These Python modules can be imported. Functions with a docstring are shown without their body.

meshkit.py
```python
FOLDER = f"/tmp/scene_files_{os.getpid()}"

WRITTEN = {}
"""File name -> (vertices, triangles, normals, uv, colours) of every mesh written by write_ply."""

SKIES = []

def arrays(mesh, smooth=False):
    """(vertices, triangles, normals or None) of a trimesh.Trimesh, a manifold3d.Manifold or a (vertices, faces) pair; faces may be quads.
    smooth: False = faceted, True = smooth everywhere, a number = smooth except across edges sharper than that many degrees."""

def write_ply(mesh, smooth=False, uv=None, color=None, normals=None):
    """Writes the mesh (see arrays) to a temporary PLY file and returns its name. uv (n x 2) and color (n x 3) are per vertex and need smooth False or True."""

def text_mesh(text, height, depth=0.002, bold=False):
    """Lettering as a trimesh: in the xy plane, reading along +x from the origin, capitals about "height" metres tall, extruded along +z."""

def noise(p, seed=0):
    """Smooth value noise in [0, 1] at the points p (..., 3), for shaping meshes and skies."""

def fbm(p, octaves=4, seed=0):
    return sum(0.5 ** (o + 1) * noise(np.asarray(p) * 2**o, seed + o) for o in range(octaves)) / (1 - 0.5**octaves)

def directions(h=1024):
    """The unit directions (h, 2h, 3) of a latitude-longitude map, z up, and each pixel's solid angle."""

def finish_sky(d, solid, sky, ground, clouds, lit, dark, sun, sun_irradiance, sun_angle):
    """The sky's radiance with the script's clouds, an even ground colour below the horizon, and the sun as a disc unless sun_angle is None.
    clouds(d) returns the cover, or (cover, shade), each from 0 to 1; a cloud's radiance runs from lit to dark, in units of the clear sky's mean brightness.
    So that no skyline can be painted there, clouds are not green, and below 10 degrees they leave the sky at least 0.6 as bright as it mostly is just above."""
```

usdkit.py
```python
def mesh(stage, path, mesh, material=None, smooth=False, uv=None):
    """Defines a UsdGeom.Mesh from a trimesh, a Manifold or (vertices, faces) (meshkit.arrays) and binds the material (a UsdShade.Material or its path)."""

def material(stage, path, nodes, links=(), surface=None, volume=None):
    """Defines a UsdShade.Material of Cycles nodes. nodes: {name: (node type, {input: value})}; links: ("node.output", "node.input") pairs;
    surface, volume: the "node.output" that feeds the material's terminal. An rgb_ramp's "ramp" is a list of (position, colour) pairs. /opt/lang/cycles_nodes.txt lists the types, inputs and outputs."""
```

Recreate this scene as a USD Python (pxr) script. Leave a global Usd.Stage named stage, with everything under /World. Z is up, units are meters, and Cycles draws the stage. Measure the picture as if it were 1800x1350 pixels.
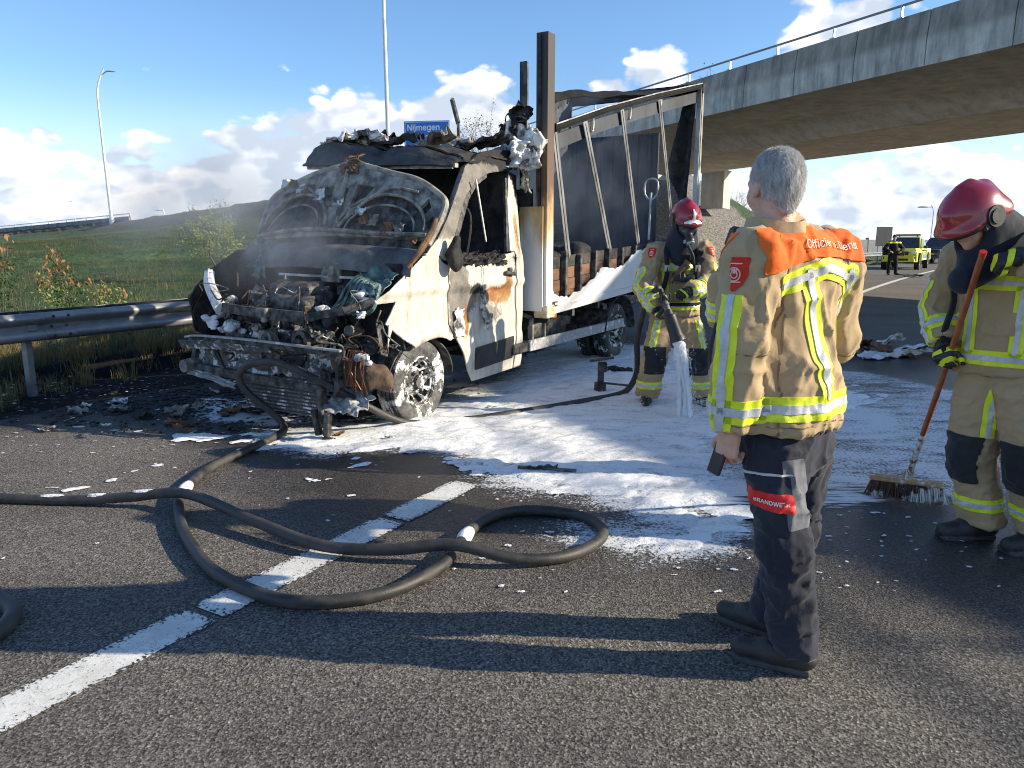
import math, random
import numpy as np, trimesh, shapely, manifold3d, meshkit, usdkit
from shapely.geometry import Polygon, LineString, Point, box as sbox
from pxr import Usd, UsdGeom, UsdLux, UsdShade, Gf, Sdf, Vt

stage = Usd.Stage.CreateInMemory()
UsdGeom.SetStageUpAxis(stage, UsdGeom.Tokens.z)
UsdGeom.SetStageMetersPerUnit(stage, 1.0)
UsdGeom.Xform.Define(stage, '/World')
UsdGeom.Scope.Define(stage, '/World/Looks')

# ---------------------------------------------------------------- camera, sky, sun
cam = UsdGeom.Camera.Define(stage, '/World/camera')
cam.CreateHorizontalApertureAttr(36.0)
cam.CreateFocalLengthAttr(26.0)
cam.CreateClippingRangeAttr(Gf.Vec2f(0.05, 5000))
cam.CreateExposureAttr(0.82)
cam.AddTranslateOp().Set(Gf.Vec3d(0, 0, 1.5))
cam.AddRotateXOp().Set(90 - 10.9)

SUN_EL, SUN_AZ = math.radians(23.0), math.radians(-5.5)
SUN = np.array([math.cos(SUN_EL) * math.cos(SUN_AZ), math.cos(SUN_EL) * math.sin(SUN_AZ), math.sin(SUN_EL)])


def sky_look():
    n, l = {}, []
    n['tc'] = ('texture_coordinate', {})
    n['sky'] = ('sky_texture', {'sky_type': 'single_scattering', 'sun_disc': False, 'sun_elevation': SUN_EL, 'sun_rotation': math.atan2(SUN[0], SUN[1]), 'air_density': 1.0, 'aerosol_density': 0.5, 'ozone_density': 2.2})
    n['sep'] = ('separate_xyz', {}); l.append(('tc.generated', 'sep.vector'))
    # clouds: billowing noise over the directions, flatter bases, most of them low over the horizon
    n['map'] = ('mapping', {'scale': (1.0, 1.0, 1.75), 'location': (0.37, 0.11, 0.0)}); l.append(('tc.generated', 'map.vector'))
    n['big'] = ('noise_texture', {'scale': 7.5, 'detail': 7.0, 'roughness': 0.54, 'distortion': 0.12}); l.append(('map.vector', 'big.vector'))
    n['vo'] = ('voronoi_texture', {'feature': 'f1', 'scale': 9.0, 'detail': 2.0, 'roughness': 0.55, 'lacunarity': 2.3})
    n['wob'] = ('mix', {'mix_type': 'add', 'fac': 0.05}); l += [('map.vector', 'wob.color1'), ('big.color', 'wob.color2'), ('wob.color', 'vo.vector')]
    n['vi'] = ('math', {'math_type': 'multiply_add', 'value2': -0.95, 'value3': 0.92}); l.append(('vo.distance', 'vi.value1'))
    n['puff'] = ('mix', {'fac': 0.42}); l += [('big.fac', 'puff.color1'), ('vi.value', 'puff.color2')]
    n['off'] = ('vector_math', {'math_type': 'add', 'vector2': (0.028, 0.0, 0.045)}); l.append(('map.vector', 'off.vector1'))
    n['lit'] = ('noise_texture', {'scale': 7.5, 'detail': 6.0, 'roughness': 0.52, 'distortion': 0.12}); l.append(('off.vector', 'lit.vector'))
    n['vo2'] = ('voronoi_texture', {'feature': 'f1', 'scale': 9.0, 'detail': 2.0, 'roughness': 0.55, 'lacunarity': 2.3})
    n['wob2'] = ('mix', {'mix_type': 'add', 'fac': 0.05}); l += [('off.vector', 'wob2.color1'), ('big.color', 'wob2.color2'), ('wob2.color', 'vo2.vector')]
    n['vi2'] = ('math', {'math_type': 'multiply_add', 'value2': -0.95, 'value3': 0.92}); l.append(('vo2.distance', 'vi2.value1'))
    n['puff2'] = ('mix', {'fac': 0.42}); l += [('lit.fac', 'puff2.color1'), ('vi2.value', 'puff2.color2')]
    n['bias'] = ('rgb_ramp', {'ramp': [(0.0, (.64,) * 3), (0.06, (.625,) * 3), (0.13, (.56,) * 3), (0.2, (.475,) * 3), (0.27, (.40,) * 3), (0.4, (.39,) * 3), (1.0, (.42,) * 3)]}); l.append(('sep.z', 'bias.fac'))
    n['sum'] = ('math', {'math_type': 'add'}); l += [('puff.color', 'sum.value1'), ('bias.color', 'sum.value2')]
    last = 'sum.value'

    def direction(az, el):
        """Compass direction (degrees from straight down the road axis +y, clockwise) and height."""
        a, e = math.radians(az), math.radians(el)
        return math.sin(a) * math.cos(e), math.cos(a) * math.cos(e), math.sin(e)
    banks = [(-14.1, 6.6, 0.14, 0.31), (-20.4, 4.8, 0.14, 0.30), (-7.5, 7.9, 0.12, 0.28), (-10.8, 9.0, 0.07, 0.12), (-26.5, 3.8, 0.13, 0.24),
             (-2.1, 9.7, 0.1, 0.24), (7.8, 11.7, 0.1, 0.25), (13.1, 11.5, 0.08, 0.22), (20.4, 14.7, 0.12, 0.30), (25.1, 15.7, 0.13, 0.22),
             (-33.0, 8.0, 0.1, 0.13), (27.5, 4.6, 0.12, 0.14), (32.6, 4.0, 0.12, 0.14), (23.4, 2.9, 0.1, 0.1), (-30.9, 2.7, 0.14, 0.08),
             (-23.6, 10.2, 0.16, -0.12), (-13.7, 14.0, 0.2, -0.12), (9.3, 15.6, 0.12, -0.1), (23.6, 4.8, 0.06, -0.06)]
    for k, (az, el, r, amp) in enumerate(banks):     # the cloud banks of this afternoon
        d = direction(az, el)
        n[f'd{k}'] = ('vector_math', {'math_type': 'distance', 'vector2': d}); l.append(('tc.generated', f'd{k}.vector1'))
        n[f'm{k}'] = ('map_range', {'range_type': 'smoothstep', 'from_min': r, 'from_max': 0.0, 'to_min': 0.0, 'to_max': amp, 'clamp': True}); l.append((f'd{k}.value', f'm{k}.value'))
        n[f'a{k}'] = ('math', {'math_type': 'add'}); l += [(last, f'a{k}.value1'), (f'm{k}.result', f'a{k}.value2')]
        last = f'a{k}.value'
    n['cover'] = ('map_range', {'range_type': 'smoothstep', 'from_min': .955, 'from_max': 1.045, 'clamp': True}); l.append((last, 'cover.value'))
    n['dif'] = ('math', {'math_type': 'subtract'}); l += [('puff.color', 'dif.value1'), ('puff2.color', 'dif.value2')]
    n['shade'] = ('map_range', {'from_min': -0.075, 'from_max': 0.095, 'clamp': True}); l.append(('dif.value', 'shade.value'))
    n['thick'] = ('map_range', {'range_type': 'smoothstep', 'from_min': 1.01, 'from_max': 1.26, 'to_min': 0.0, 'to_max': 0.5, 'clamp': True}); l.append((last, 'thick.value'))
    n['sh2'] = ('math', {'math_type': 'subtract', 'use_clamp': True}); l += [('shade.result', 'sh2.value1'), ('thick.result', 'sh2.value2')]
    n['tone'] = ('rgb_ramp', {'ramp': [(0.0, (3.6, 4.1, 4.9)), (0.35, (4.5, 4.9, 5.5)), (0.7, (5.9, 6.0, 6.1)), (1.0, (7.5, 7.3, 6.9))]}); l.append(('sh2.value', 'tone.fac'))
    n['gain'] = ('mix', {'mix_type': 'multiply', 'fac': 1.0, 'color2': (0.80, 0.98, 1.17)}); l.append(('sky.color', 'gain.color1'))
    n['low'] = ('map_range', {'range_type': 'smoothstep', 'from_min': 0.0, 'from_max': 0.2, 'to_min': 0.75, 'to_max': 0.0, 'clamp': True}); l.append(('sep.z', 'low.value'))
    n['hz'] = ('mix', {'color2': (6.0, 6.7, 7.4)}); l += [('low.result', 'hz.fac'), ('gain.color', 'hz.color1')]
    n['mix'] = ('mix', {}); l += [('cover.result', 'mix.fac'), ('hz.color', 'mix.color1'), ('tone.color', 'mix.color2')]
    n['bg'] = ('background_shader', {'strength': 0.106}); l.append(('mix.color', 'bg.color'))
    return usdkit.material(stage, '/World/Looks/sky_look', n, l, surface='bg.background')


sky = UsdLux.DomeLight.Define(stage, '/World/sky')
sky.CreateIntensityAttr(1.0)
UsdShade.MaterialBindingAPI.Apply(sky.GetPrim()).Bind(sky_look())
sky.GetPrim().SetCustomDataByKey('kind', 'structure')

sun = UsdLux.DistantLight.Define(stage, '/World/sun')
sun.CreateIntensityAttr(1.25)
sun.CreateAngleAttr(0.53)
sun.CreateNormalizeAttr(True)
sun.CreateColorAttr(Gf.Vec3f(1.0, 0.89, 0.70))
sun.AddRotateZOp().Set(math.degrees(SUN_AZ) + 90)
sun.AddRotateXOp().Set(90 - math.degrees(SUN_EL))

# ---------------------------------------------------------------- helpers
RNG = np.random.default_rng(7)
random.seed(7)
_taken = {}


def free(parent, name):
    k = _taken.get((parent, name), 0)
    _taken[(parent, name)] = k + 1
    return f'{parent}/{name}' if k == 0 else f'{parent}/{name}_{k:03d}'


def says(prim, label=None, cat=None, group=None, kind=None):
    for key, val in (('label', label), ('category', cat), ('group', group), ('kind', kind)):
        if val:
            prim.SetCustomDataByKey(key, val)


def thing(name, label, cat, loc=(0, 0, 0), rz=0.0, group=None, kind=None, tilt=None):
    path = free('/World', name)
    x = UsdGeom.Xform.Define(stage, path)
    x.AddTranslateOp().Set(Gf.Vec3d(*map(float, loc)))
    x.AddRotateZOp().Set(float(rz))
    if tilt:
        x.AddRotateXYZOp().Set(Gf.Vec3f(*tilt))
    says(x.GetPrim(), label, cat, group, kind)
    return path


def put(parent, name, m, look, smooth=35, label=None, cat=None, group=None, kind=None, attrs=None):
    path = free(parent or '/World', name)
    p = usdkit.mesh(stage, path, m, look, smooth=(False if attrs else smooth))
    if attrs:
        v, f, n = meshkit.arrays(m, True)
        p.CreateNormalsAttr(Vt.Vec3fArray.FromNumpy(n.astype(np.float32))); p.SetNormalsInterpolation('vertex')
        for key, val in attrs.items():
            UsdGeom.PrimvarsAPI(p).CreatePrimvar(key, Sdf.ValueTypeNames.FloatArray, 'vertex').Set(Vt.FloatArray.FromNumpy(np.asarray(val, np.float32)))
    says(p.GetPrim(), label, cat, group, kind)
    return path


def group_part(parent, name, label=None):
    """A part made of pieces: an Xform below its thing."""
    path = free(parent, name)
    x = UsdGeom.Xform.Define(stage, path)
    says(x.GetPrim(), label)
    return path


def copy_of(src, name, loc, rz=0.0, label=None, cat=None, group=None, scale=None):
    path = free('/World', name)
    x = UsdGeom.Xform.Define(stage, path)
    p = x.GetPrim()
    p.GetReferences().AddInternalReference(src)
    x.ClearXformOpOrder()
    x.AddTranslateOp(opSuffix='at').Set(Gf.Vec3d(*map(float, loc)))
    x.AddRotateZOp(opSuffix='turn').Set(float(rz))
    if scale is not None:
        x.AddScaleOp(opSuffix='size').Set(Gf.Vec3f(*scale))
    p.SetInstanceable(True)
    says(p, label, cat, group)
    return path


def cat_(*ms):
    ms = [m for m in ms if m is not None and len(m.faces)]
    return trimesh.util.concatenate(ms)


def bx(size, at=(0, 0, 0), rot=None, bev=0.0):
    sx, sy, sz = size
    if bev > 0:
        pts = []
        for a in (-1, 1):
            for b in (-1, 1):
                for c in (-1, 1):
                    for k in range(3):
                        q = np.array([a * sx / 2, b * sy / 2, c * sz / 2])
                        for j in range(3):
                            if j != k:
                                q[j] -= np.sign(q[j]) * bev
                        pts.append(q)
        m = trimesh.convex.convex_hull(np.array(pts))
    else:
        m = trimesh.creation.box((sx, sy, sz))
    if rot is not None:
        m.apply_transform(trimesh.transformations.euler_matrix(*np.radians(rot)))
    m.apply_translation(at)
    return m


def spline(pts, n=12, closed=False):
    p = np.asarray(pts, float)
    if closed:
        p = np.vstack([p[-1], p, p[0], p[1]])
    else:
        p = np.vstack([2 * p[0] - p[1], p, 2 * p[-1] - p[-2]])
    out = []
    t = np.linspace(0, 1, n, endpoint=False)[:, None]
    for i in range(1, len(p) - 2):
        a, b, c, d = p[i - 1:i + 3]
        out.append(.5 * (2 * b + (c - a) * t + (2 * a - 5 * b + 4 * c - d) * t * t + (3 * b - a - 3 * c + d) * t ** 3))
    out.append(p[-2][None])
    return np.vstack(out)


def tube(pts, r, n=12, caps=True):
    """A tube along a path; r a number or one radius for each point."""
    p = np.asarray(pts, float)
    r = np.broadcast_to(np.asarray(r, float), (len(p),))
    t = np.gradient(p, axis=0); t /= np.linalg.norm(t, axis=1, keepdims=True) + 1e-12
    up = np.array([0, 0, 1.0]) if abs(t[0][2]) < .9 else np.array([1.0, 0, 0])
    u = np.cross(t[0], up); u /= np.linalg.norm(u)
    rings = []
    a = np.linspace(0, 2 * np.pi, n, endpoint=False)
    for i in range(len(p)):
        u = u - t[i] * (u @ t[i]); u /= np.linalg.norm(u) + 1e-12
        w = np.cross(t[i], u)
        rings.append(p[i] + r[i] * (np.cos(a)[:, None] * u + np.sin(a)[:, None] * w))
    v = np.vstack(rings)
    f = []
    for i in range(len(p) - 1):
        for k in range(n):
            A, B = i * n + k, i * n + (k + 1) % n
            f += [[A, B, B + n], [A, B + n, A + n]]
    f = np.array(f)
    if caps:
        v = np.vstack([v, p[0], p[-1]])
        c0, c1, L = len(v) - 2, len(v) - 1, (len(p) - 1) * n
        f = np.vstack([f, [[c0, (k + 1) % n, k] for k in range(n)], [[c1, L + k, L + (k + 1) % n] for k in range(n)]])
    return trimesh.Trimesh(v, f, process=False)


def beam(a, b, w, h, up=(0, 0, 1), bev=0.0):
    """A bar of section w x h from a to b."""
    a, b = np.asarray(a, float), np.asarray(b, float)
    L = np.linalg.norm(b - a); x = (b - a) / L
    up = np.asarray(up, float)
    if abs(x @ up) > .98:
        up = np.array([1.0, 0, 0])
    y = np.cross(up, x); y /= np.linalg.norm(y)
    z = np.cross(x, y)
    m = bx((L, w, h), bev=bev)
    T = np.eye(4); T[:3, 0], T[:3, 1], T[:3, 2], T[:3, 3] = x, y, z, (a + b) / 2
    m.apply_transform(T)
    return m


def prism(poly, depth, engine='earcut'):
    """A polygon in xy pushed along +z."""
    gs = getattr(poly, 'geoms', [poly])
    return cat_(*[trimesh.creation.extrude_polygon(g, depth, engine=engine) for g in gs])


def sweep(profile, path_pts, up=(0, 0, 1)):
    """An open or closed profile (points across, up) swept along a ground path."""
    P = np.asarray(path_pts, float); Q = np.asarray(profile, float)
    t = np.gradient(P, axis=0); t /= np.linalg.norm(t, axis=1, keepdims=True)
    side = np.cross(t, up); side /= np.linalg.norm(side, axis=1, keepdims=True)
    v = (P[:, None] + side[:, None] * Q[None, :, :1] + np.asarray(up, float) * Q[None, :, 1:2]).reshape(-1, 3)
    n, f = len(Q), []
    for i in range(len(P) - 1):
        for k in range(n - 1):
            A = i * n + k
            f += [[A, A + 1, A + n + 1], [A, A + n + 1, A + n]]
    return trimesh.Trimesh(v, np.array(f), process=False)


def thicken(m, t):
    """A thin sheet given thickness t against its normals."""
    v, f = np.array(m.vertices), np.array(m.faces)
    n = np.zeros_like(v); fn = np.cross(v[f[:, 1]] - v[f[:, 0]], v[f[:, 2]] - v[f[:, 0]])
    for k in range(3):
        np.add.at(n, f[:, k], fn)
    n /= np.linalg.norm(n, axis=1, keepdims=True) + 1e-12
    e = np.sort(np.vstack([f[:, [0, 1]], f[:, [1, 2]], f[:, [2, 0]]]), 1)
    d = np.vstack([f[:, [0, 1]], f[:, [1, 2]], f[:, [2, 0]]])
    key = e[:, 0].astype(np.int64) * len(v) + e[:, 1]
    _, inv, cnt = np.unique(key, return_inverse=True, return_counts=True)
    d = d[cnt[inv] == 1]
    N = len(v)
    vv = np.vstack([v, v - n * t])
    ff = np.vstack([f, f[:, ::-1] + N, np.stack([d[:, 1], d[:, 0], d[:, 0] + N], 1), np.stack([d[:, 1], d[:, 0] + N, d[:, 1] + N], 1)])
    return trimesh.Trimesh(vv, ff, process=False)


def grid_mesh(fn, nu, nv):
    """fn(u, v) -> (n, 3) for u, v in 0..1."""
    U, V = np.meshgrid(np.linspace(0, 1, nu), np.linspace(0, 1, nv), indexing='ij')
    v = fn(U.ravel(), V.ravel())
    i = np.arange(nu * nv).reshape(nu, nv)
    a, b, c, d = i[:-1, :-1].ravel(), i[1:, :-1].ravel(), i[1:, 1:].ravel(), i[:-1, 1:].ravel()
    return trimesh.Trimesh(v, np.vstack([np.stack([a, b, c], 1), np.stack([a, c, d], 1)]), process=False)


def sheet_of(poly, size, lift):
    """A polygon (a, b), cut into small triangles and lifted to 3-D by lift(points)."""
    vs, fs = [], []
    x0, y0, x1, y1 = poly.bounds
    nx, ny = max(1, int((x1 - x0) / size)), max(1, int((y1 - y0) / size))
    dx, dy = (x1 - x0) / nx, (y1 - y0) / ny
    prep = shapely.prepared.prep(poly)
    n = 0
    for i in range(nx):
        for j in range(ny):
            c = sbox(x0 + i * dx, y0 + j * dy, x0 + (i + 1) * dx, y0 + (j + 1) * dy)
            if prep.contains(c):
                vs.append(np.array([(x0 + i * dx, y0 + j * dy), (x0 + (i + 1) * dx, y0 + j * dy), (x0 + (i + 1) * dx, y0 + (j + 1) * dy), (x0 + i * dx, y0 + (j + 1) * dy)]))
                fs.append(np.array([[0, 1, 2], [0, 2, 3]]) + n); n += 4
            elif prep.intersects(c):
                g = poly.intersection(c)
                for q in getattr(g, 'geoms', [g]):
                    if q.geom_type == 'Polygon' and q.area > 1e-8:
                        v, f = trimesh.creation.triangulate_polygon(q, engine='earcut')
                        if len(f):
                            a = v[f]
                            if np.cross(a[0, 1] - a[0, 0], a[0, 2] - a[0, 0]) < 0:
                                f = f[:, ::-1]
                            vs.append(v); fs.append(f + n); n += len(v)
    v, f = np.vstack(vs), np.vstack(fs)
    k = np.round(v / 1e-5).astype(np.int64)
    _, first, inv = np.unique(k, axis=0, return_index=True, return_inverse=True)
    v, f = v[first], inv.ravel()[f]
    f = f[(f[:, 0] != f[:, 1]) & (f[:, 1] != f[:, 2]) & (f[:, 0] != f[:, 2])]
    return trimesh.Trimesh(lift(v), f, process=False)


def clip_mesh(m, s):
    """The part of the mesh where the per-vertex value s is positive, cut cleanly along s = 0. Returns (mesh, normals)."""
    v, f, n = meshkit.arrays(m, True)
    s = np.asarray(s, float)
    pos = s[f] > 0
    cnt = pos.sum(1)
    V, N, Fs = [v], [n], [f[cnt == 3]]
    base = len(v)

    def edge(a, b):
        t = (s[a] / (s[a] - s[b]))[:, None]
        return v[a] + (v[b] - v[a]) * t, n[a] + (n[b] - n[a]) * t
    for want, keep_pos in ((1, True), (2, False)):
        sel = f[cnt == want]
        if not len(sel):
            continue
        odd = np.argmax(pos[cnt == want] == keep_pos, 1)
        a = sel[np.arange(len(sel)), odd]; b = sel[np.arange(len(sel)), (odd + 1) % 3]; c = sel[np.arange(len(sel)), (odd + 2) % 3]
        p, pn = edge(a, b); q, qn = edge(a, c)
        k = np.arange(len(sel))
        V += [p, q]; N += [pn, qn]
        P, Q = base + k, base + len(sel) + k
        base += 2 * len(sel)
        Fs.append(np.stack([a, P, Q], 1) if want == 1 else np.vstack([np.stack([P, b, c], 1), np.stack([P, c, Q], 1)]))
    V, N, F_ = np.vstack(V), np.vstack(N), np.vstack(Fs)
    used = np.unique(F_)
    re = np.zeros(len(V), int); re[used] = np.arange(len(used))
    return trimesh.Trimesh(V[used], re[F_], process=False), N[used] / (np.linalg.norm(N[used], axis=1, keepdims=True) + 1e-12)


def applique(m, s, lift=.004):
    """A flat strip sewn on the mesh where s > 0."""
    c, n = clip_mesh(m, s)
    if not len(c.faces):
        return None
    c.vertices = np.array(c.vertices) + n * lift
    c = trimesh.Trimesh(c.vertices, c.faces, process=False)
    c.merge_vertices(digits_vertex=5)
    return thicken(c, lift * .9)


def surface_nets(val, origin, step):
    """A smooth quad mesh (as triangles) of the zero level of a grid of values, inside negative."""
    ins = val < 0
    nx, ny, nz = val.shape
    cnt = np.zeros((nx - 1, ny - 1, nz - 1), np.int16); pos = np.zeros((nx - 1, ny - 1, nz - 1, 3), np.float32)
    corners = [(a, b, c) for a in (0, 1) for b in (0, 1) for c in (0, 1)]
    sl = lambda o: tuple(slice(o[k], o[k] + val.shape[k] - 1) for k in range(3))
    for i, A in enumerate(corners):
        for B in corners[i + 1:]:
            d = [B[k] - A[k] for k in range(3)]
            if sum(map(abs, d)) != 1:
                continue
            va, vb = val[sl(A)], val[sl(B)]
            x = ins[sl(A)] != ins[sl(B)]
            t = np.where(x, va / np.where(x, va - vb, 1), 0)
            for k in range(3):
                pos[..., k] += np.where(x, A[k] + d[k] * t, 0)
            cnt += x
    act = cnt > 0
    idx = np.full(act.shape, -1, np.int64); idx[act] = np.arange(act.sum())
    cell = np.argwhere(act)
    v = (cell + pos[act] / cnt[act][:, None]) * step + np.asarray(origin)
    faces = []
    for ax in range(3):
        o = [0, 0, 0]; o[ax] = 1
        s0 = [slice(1, n - 1) for n in val.shape]; s0[ax] = slice(0, val.shape[ax] - 1)
        s1 = list(s0); s1[ax] = slice(1, val.shape[ax])
        a, b = ins[tuple(s0)], ins[tuple(s1)]
        e = np.argwhere(a != b)
        flip = a[tuple(e.T)]
        b1, b2 = [k for k in range(3) if k != ax]
        e = e + 1; e[:, ax] -= 1
        q = []
        for da, db in ((0, 0), (1, 0), (1, 1), (0, 1)):
            c = e.copy(); c[:, b1] -= da; c[:, b2] -= db
            q.append(idx[tuple(c.T)])
        q = np.stack(q, 1)
        if ax == 1:
            flip = ~flip
        q = np.where(flip[:, None], q, q[:, ::-1])
        faces.append(q)
    q = np.vstack(faces)
    q = q[(q >= 0).all(1)]
    return trimesh.Trimesh(v, np.vstack([q[:, [0, 1, 2]], q[:, [0, 2, 3]]]), process=False)


def cone_d(p, a, b, ra, rb, sq=None):
    """Distance to a capsule with two radii. sq: (axis, factor) flattens it along a direction."""
    a, b = np.asarray(a, np.float32), np.asarray(b, np.float32)
    ab = b - a
    if sq is not None:
        n, k = np.asarray(sq[0], np.float32), sq[1]
        n = n / np.linalg.norm(n)
        p = p + n * ((p - a) @ n)[..., None] * (k - 1)
        ab = ab + n * (ab @ n) * (k - 1)
    t = np.clip(((p - a) @ ab) / max(ab @ ab, 1e-9), 0, 1)
    return np.linalg.norm(p - (a + t[..., None] * ab), axis=-1) - (ra + (rb - ra) * t)


def ell_d(p, c, r, rot=None):
    q = p - np.asarray(c, np.float32)
    if rot is not None:
        q = q @ np.asarray(rot, np.float32)
    r = np.asarray(r, np.float32)
    k = np.linalg.norm(q / r, axis=-1)
    return (k - 1) * min(r)


def box_d(p, c, h, r=.01, rot=None):
    q = p - np.asarray(c, np.float32)
    if rot is not None:
        q = q @ np.asarray(rot, np.float32)
    q = np.abs(q) - (np.asarray(h, np.float32) - r)
    return np.linalg.norm(np.maximum(q, 0), axis=-1) + np.minimum(q.max(-1), 0) - r


def smin(a, b, k):
    h = np.clip(.5 + .5 * (b - a) / k, 0, 1)
    return b + (a - b) * h - k * h * (1 - h)


def solid(fn, lo, hi, step):
    """The surface of the solid whose distance is fn(points)."""
    lo, hi = np.asarray(lo, float), np.asarray(hi, float)
    n = np.ceil((hi - lo) / step).astype(int) + 1
    ax = [lo[k] + step * np.arange(n[k]) for k in range(3)]
    P = np.stack(np.meshgrid(*ax, indexing='ij'), -1).astype(np.float32)
    m = surface_nets(fn(P), lo, step)
    parts = m.split(only_watertight=False) if False else [m]
    return parts[0]


def rot_to(z, x=None):
    """A 3x3 matrix whose columns are axes with the third along z."""
    z = np.asarray(z, float); z = z / np.linalg.norm(z)
    x = np.asarray(x if x is not None else ((1, 0, 0) if abs(z[0]) < .9 else (0, 1, 0)), float)
    x = x - z * (x @ z); x /= np.linalg.norm(x)
    return np.stack([x, np.cross(z, x), z], 1)


def placed(m, R=None, t=(0, 0, 0)):
    m = m.copy(); T = np.eye(4)
    if R is not None:
        T[:3, :3] = R
    T[:3, 3] = t
    m.apply_transform(T)
    return m


# ---------------------------------------------------------------- looks
def look(name, a, b=None, scale=6.0, rough=.6, bump=0.0, bscale=None, metal=0.0, spec=.5, detail=4.0, lo=.35, hi=.65, rvar=0.0, coat=0.0, sheen=0.0, stretch=None, space='object', extra=None, trans=None, vary=0.0):
    """A plain surface of two mottled tones with fine relief."""
    n, l = {}, []
    n['tc'] = ('texture_coordinate', {}) if space == 'object' else ('geometry', {})
    src = 'tc.object' if space == 'object' else 'tc.position'
    if stretch:
        n['mp'] = ('mapping', {'scale': stretch}); l.append((src, 'mp.vector')); src = 'mp.vector'
    n['p'] = ('principled_bsdf', {'roughness': rough, 'metallic': metal, 'specular_ior_level': spec, 'coat_weight': coat, 'sheen_weight': sheen, 'base_color': a})
    if b is not None:
        n['no'] = ('noise_texture', {'scale': scale, 'detail': detail, 'roughness': .6}); l.append((src, 'no.vector'))
        n['r'] = ('rgb_ramp', {'ramp': [(lo, a), (hi, b)]}); l.append(('no.fac', 'r.fac'))
        col = 'r.color'
        if vary:
            n['oi'] = ('object_info', {})
            n['vr'] = ('map_range', {'from_min': 0., 'from_max': 1., 'to_min': 1 - vary, 'to_max': 1 + vary}); l.append(('oi.random', 'vr.value'))
            n['hv'] = ('hsv', {}); l += [('vr.result', 'hv.value'), (col, 'hv.color')]; col = 'hv.color'
        l.append((col, 'p.base_color'))
        if rvar:
            n['rr'] = ('map_range', {'from_min': lo, 'from_max': hi, 'to_min': rough - rvar, 'to_max': rough + rvar, 'clamp': True}); l += [('no.fac', 'rr.value'), ('rr.result', 'p.roughness')]
    if bump:
        n['nb'] = ('noise_texture', {'scale': bscale or scale * 4, 'detail': 4.0, 'roughness': .6}); l.append((src, 'nb.vector'))
        n['b'] = ('bump', {'strength': 1.0, 'distance': bump}); l += [('nb.fac', 'b.height'), ('b.normal', 'p.normal')]
    return usdkit.material(stage, f'/World/Looks/{name}', n, l, surface='p.BSDF')

# ---------------------------------------------------------------- the road's line
EDGE0 = np.array([-0.29, 4.47])
HEAD0 = math.atan2(.864, .503)


def road_table():
    ds, s, out = .5, -60.0, []
    hd, p = HEAD0, EDGE0 - 60 * np.array([math.cos(HEAD0), math.sin(HEAD0)])
    while s < 420:
        out.append((s, p[0], p[1], hd))
        if s > 6:
            hd -= ds * (.0031 if s < 60 else .0012)
        p = p + ds * np.array([math.cos(hd), math.sin(hd)]); s += ds
    return np.array(out)


ROAD = road_table()


def road(s, off, z=0.0):
    """The point s metres along the white edge line and off metres to its right."""
    s, off = np.broadcast_arrays(np.asarray(s, float), np.asarray(off, float))
    x, y, h = (np.interp(s, ROAD[:, 0], ROAD[:, k]) for k in (1, 2, 3))
    return np.stack([x + off * np.sin(h), y - off * np.cos(h), np.broadcast_to(z, s.shape)], -1)


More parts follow.
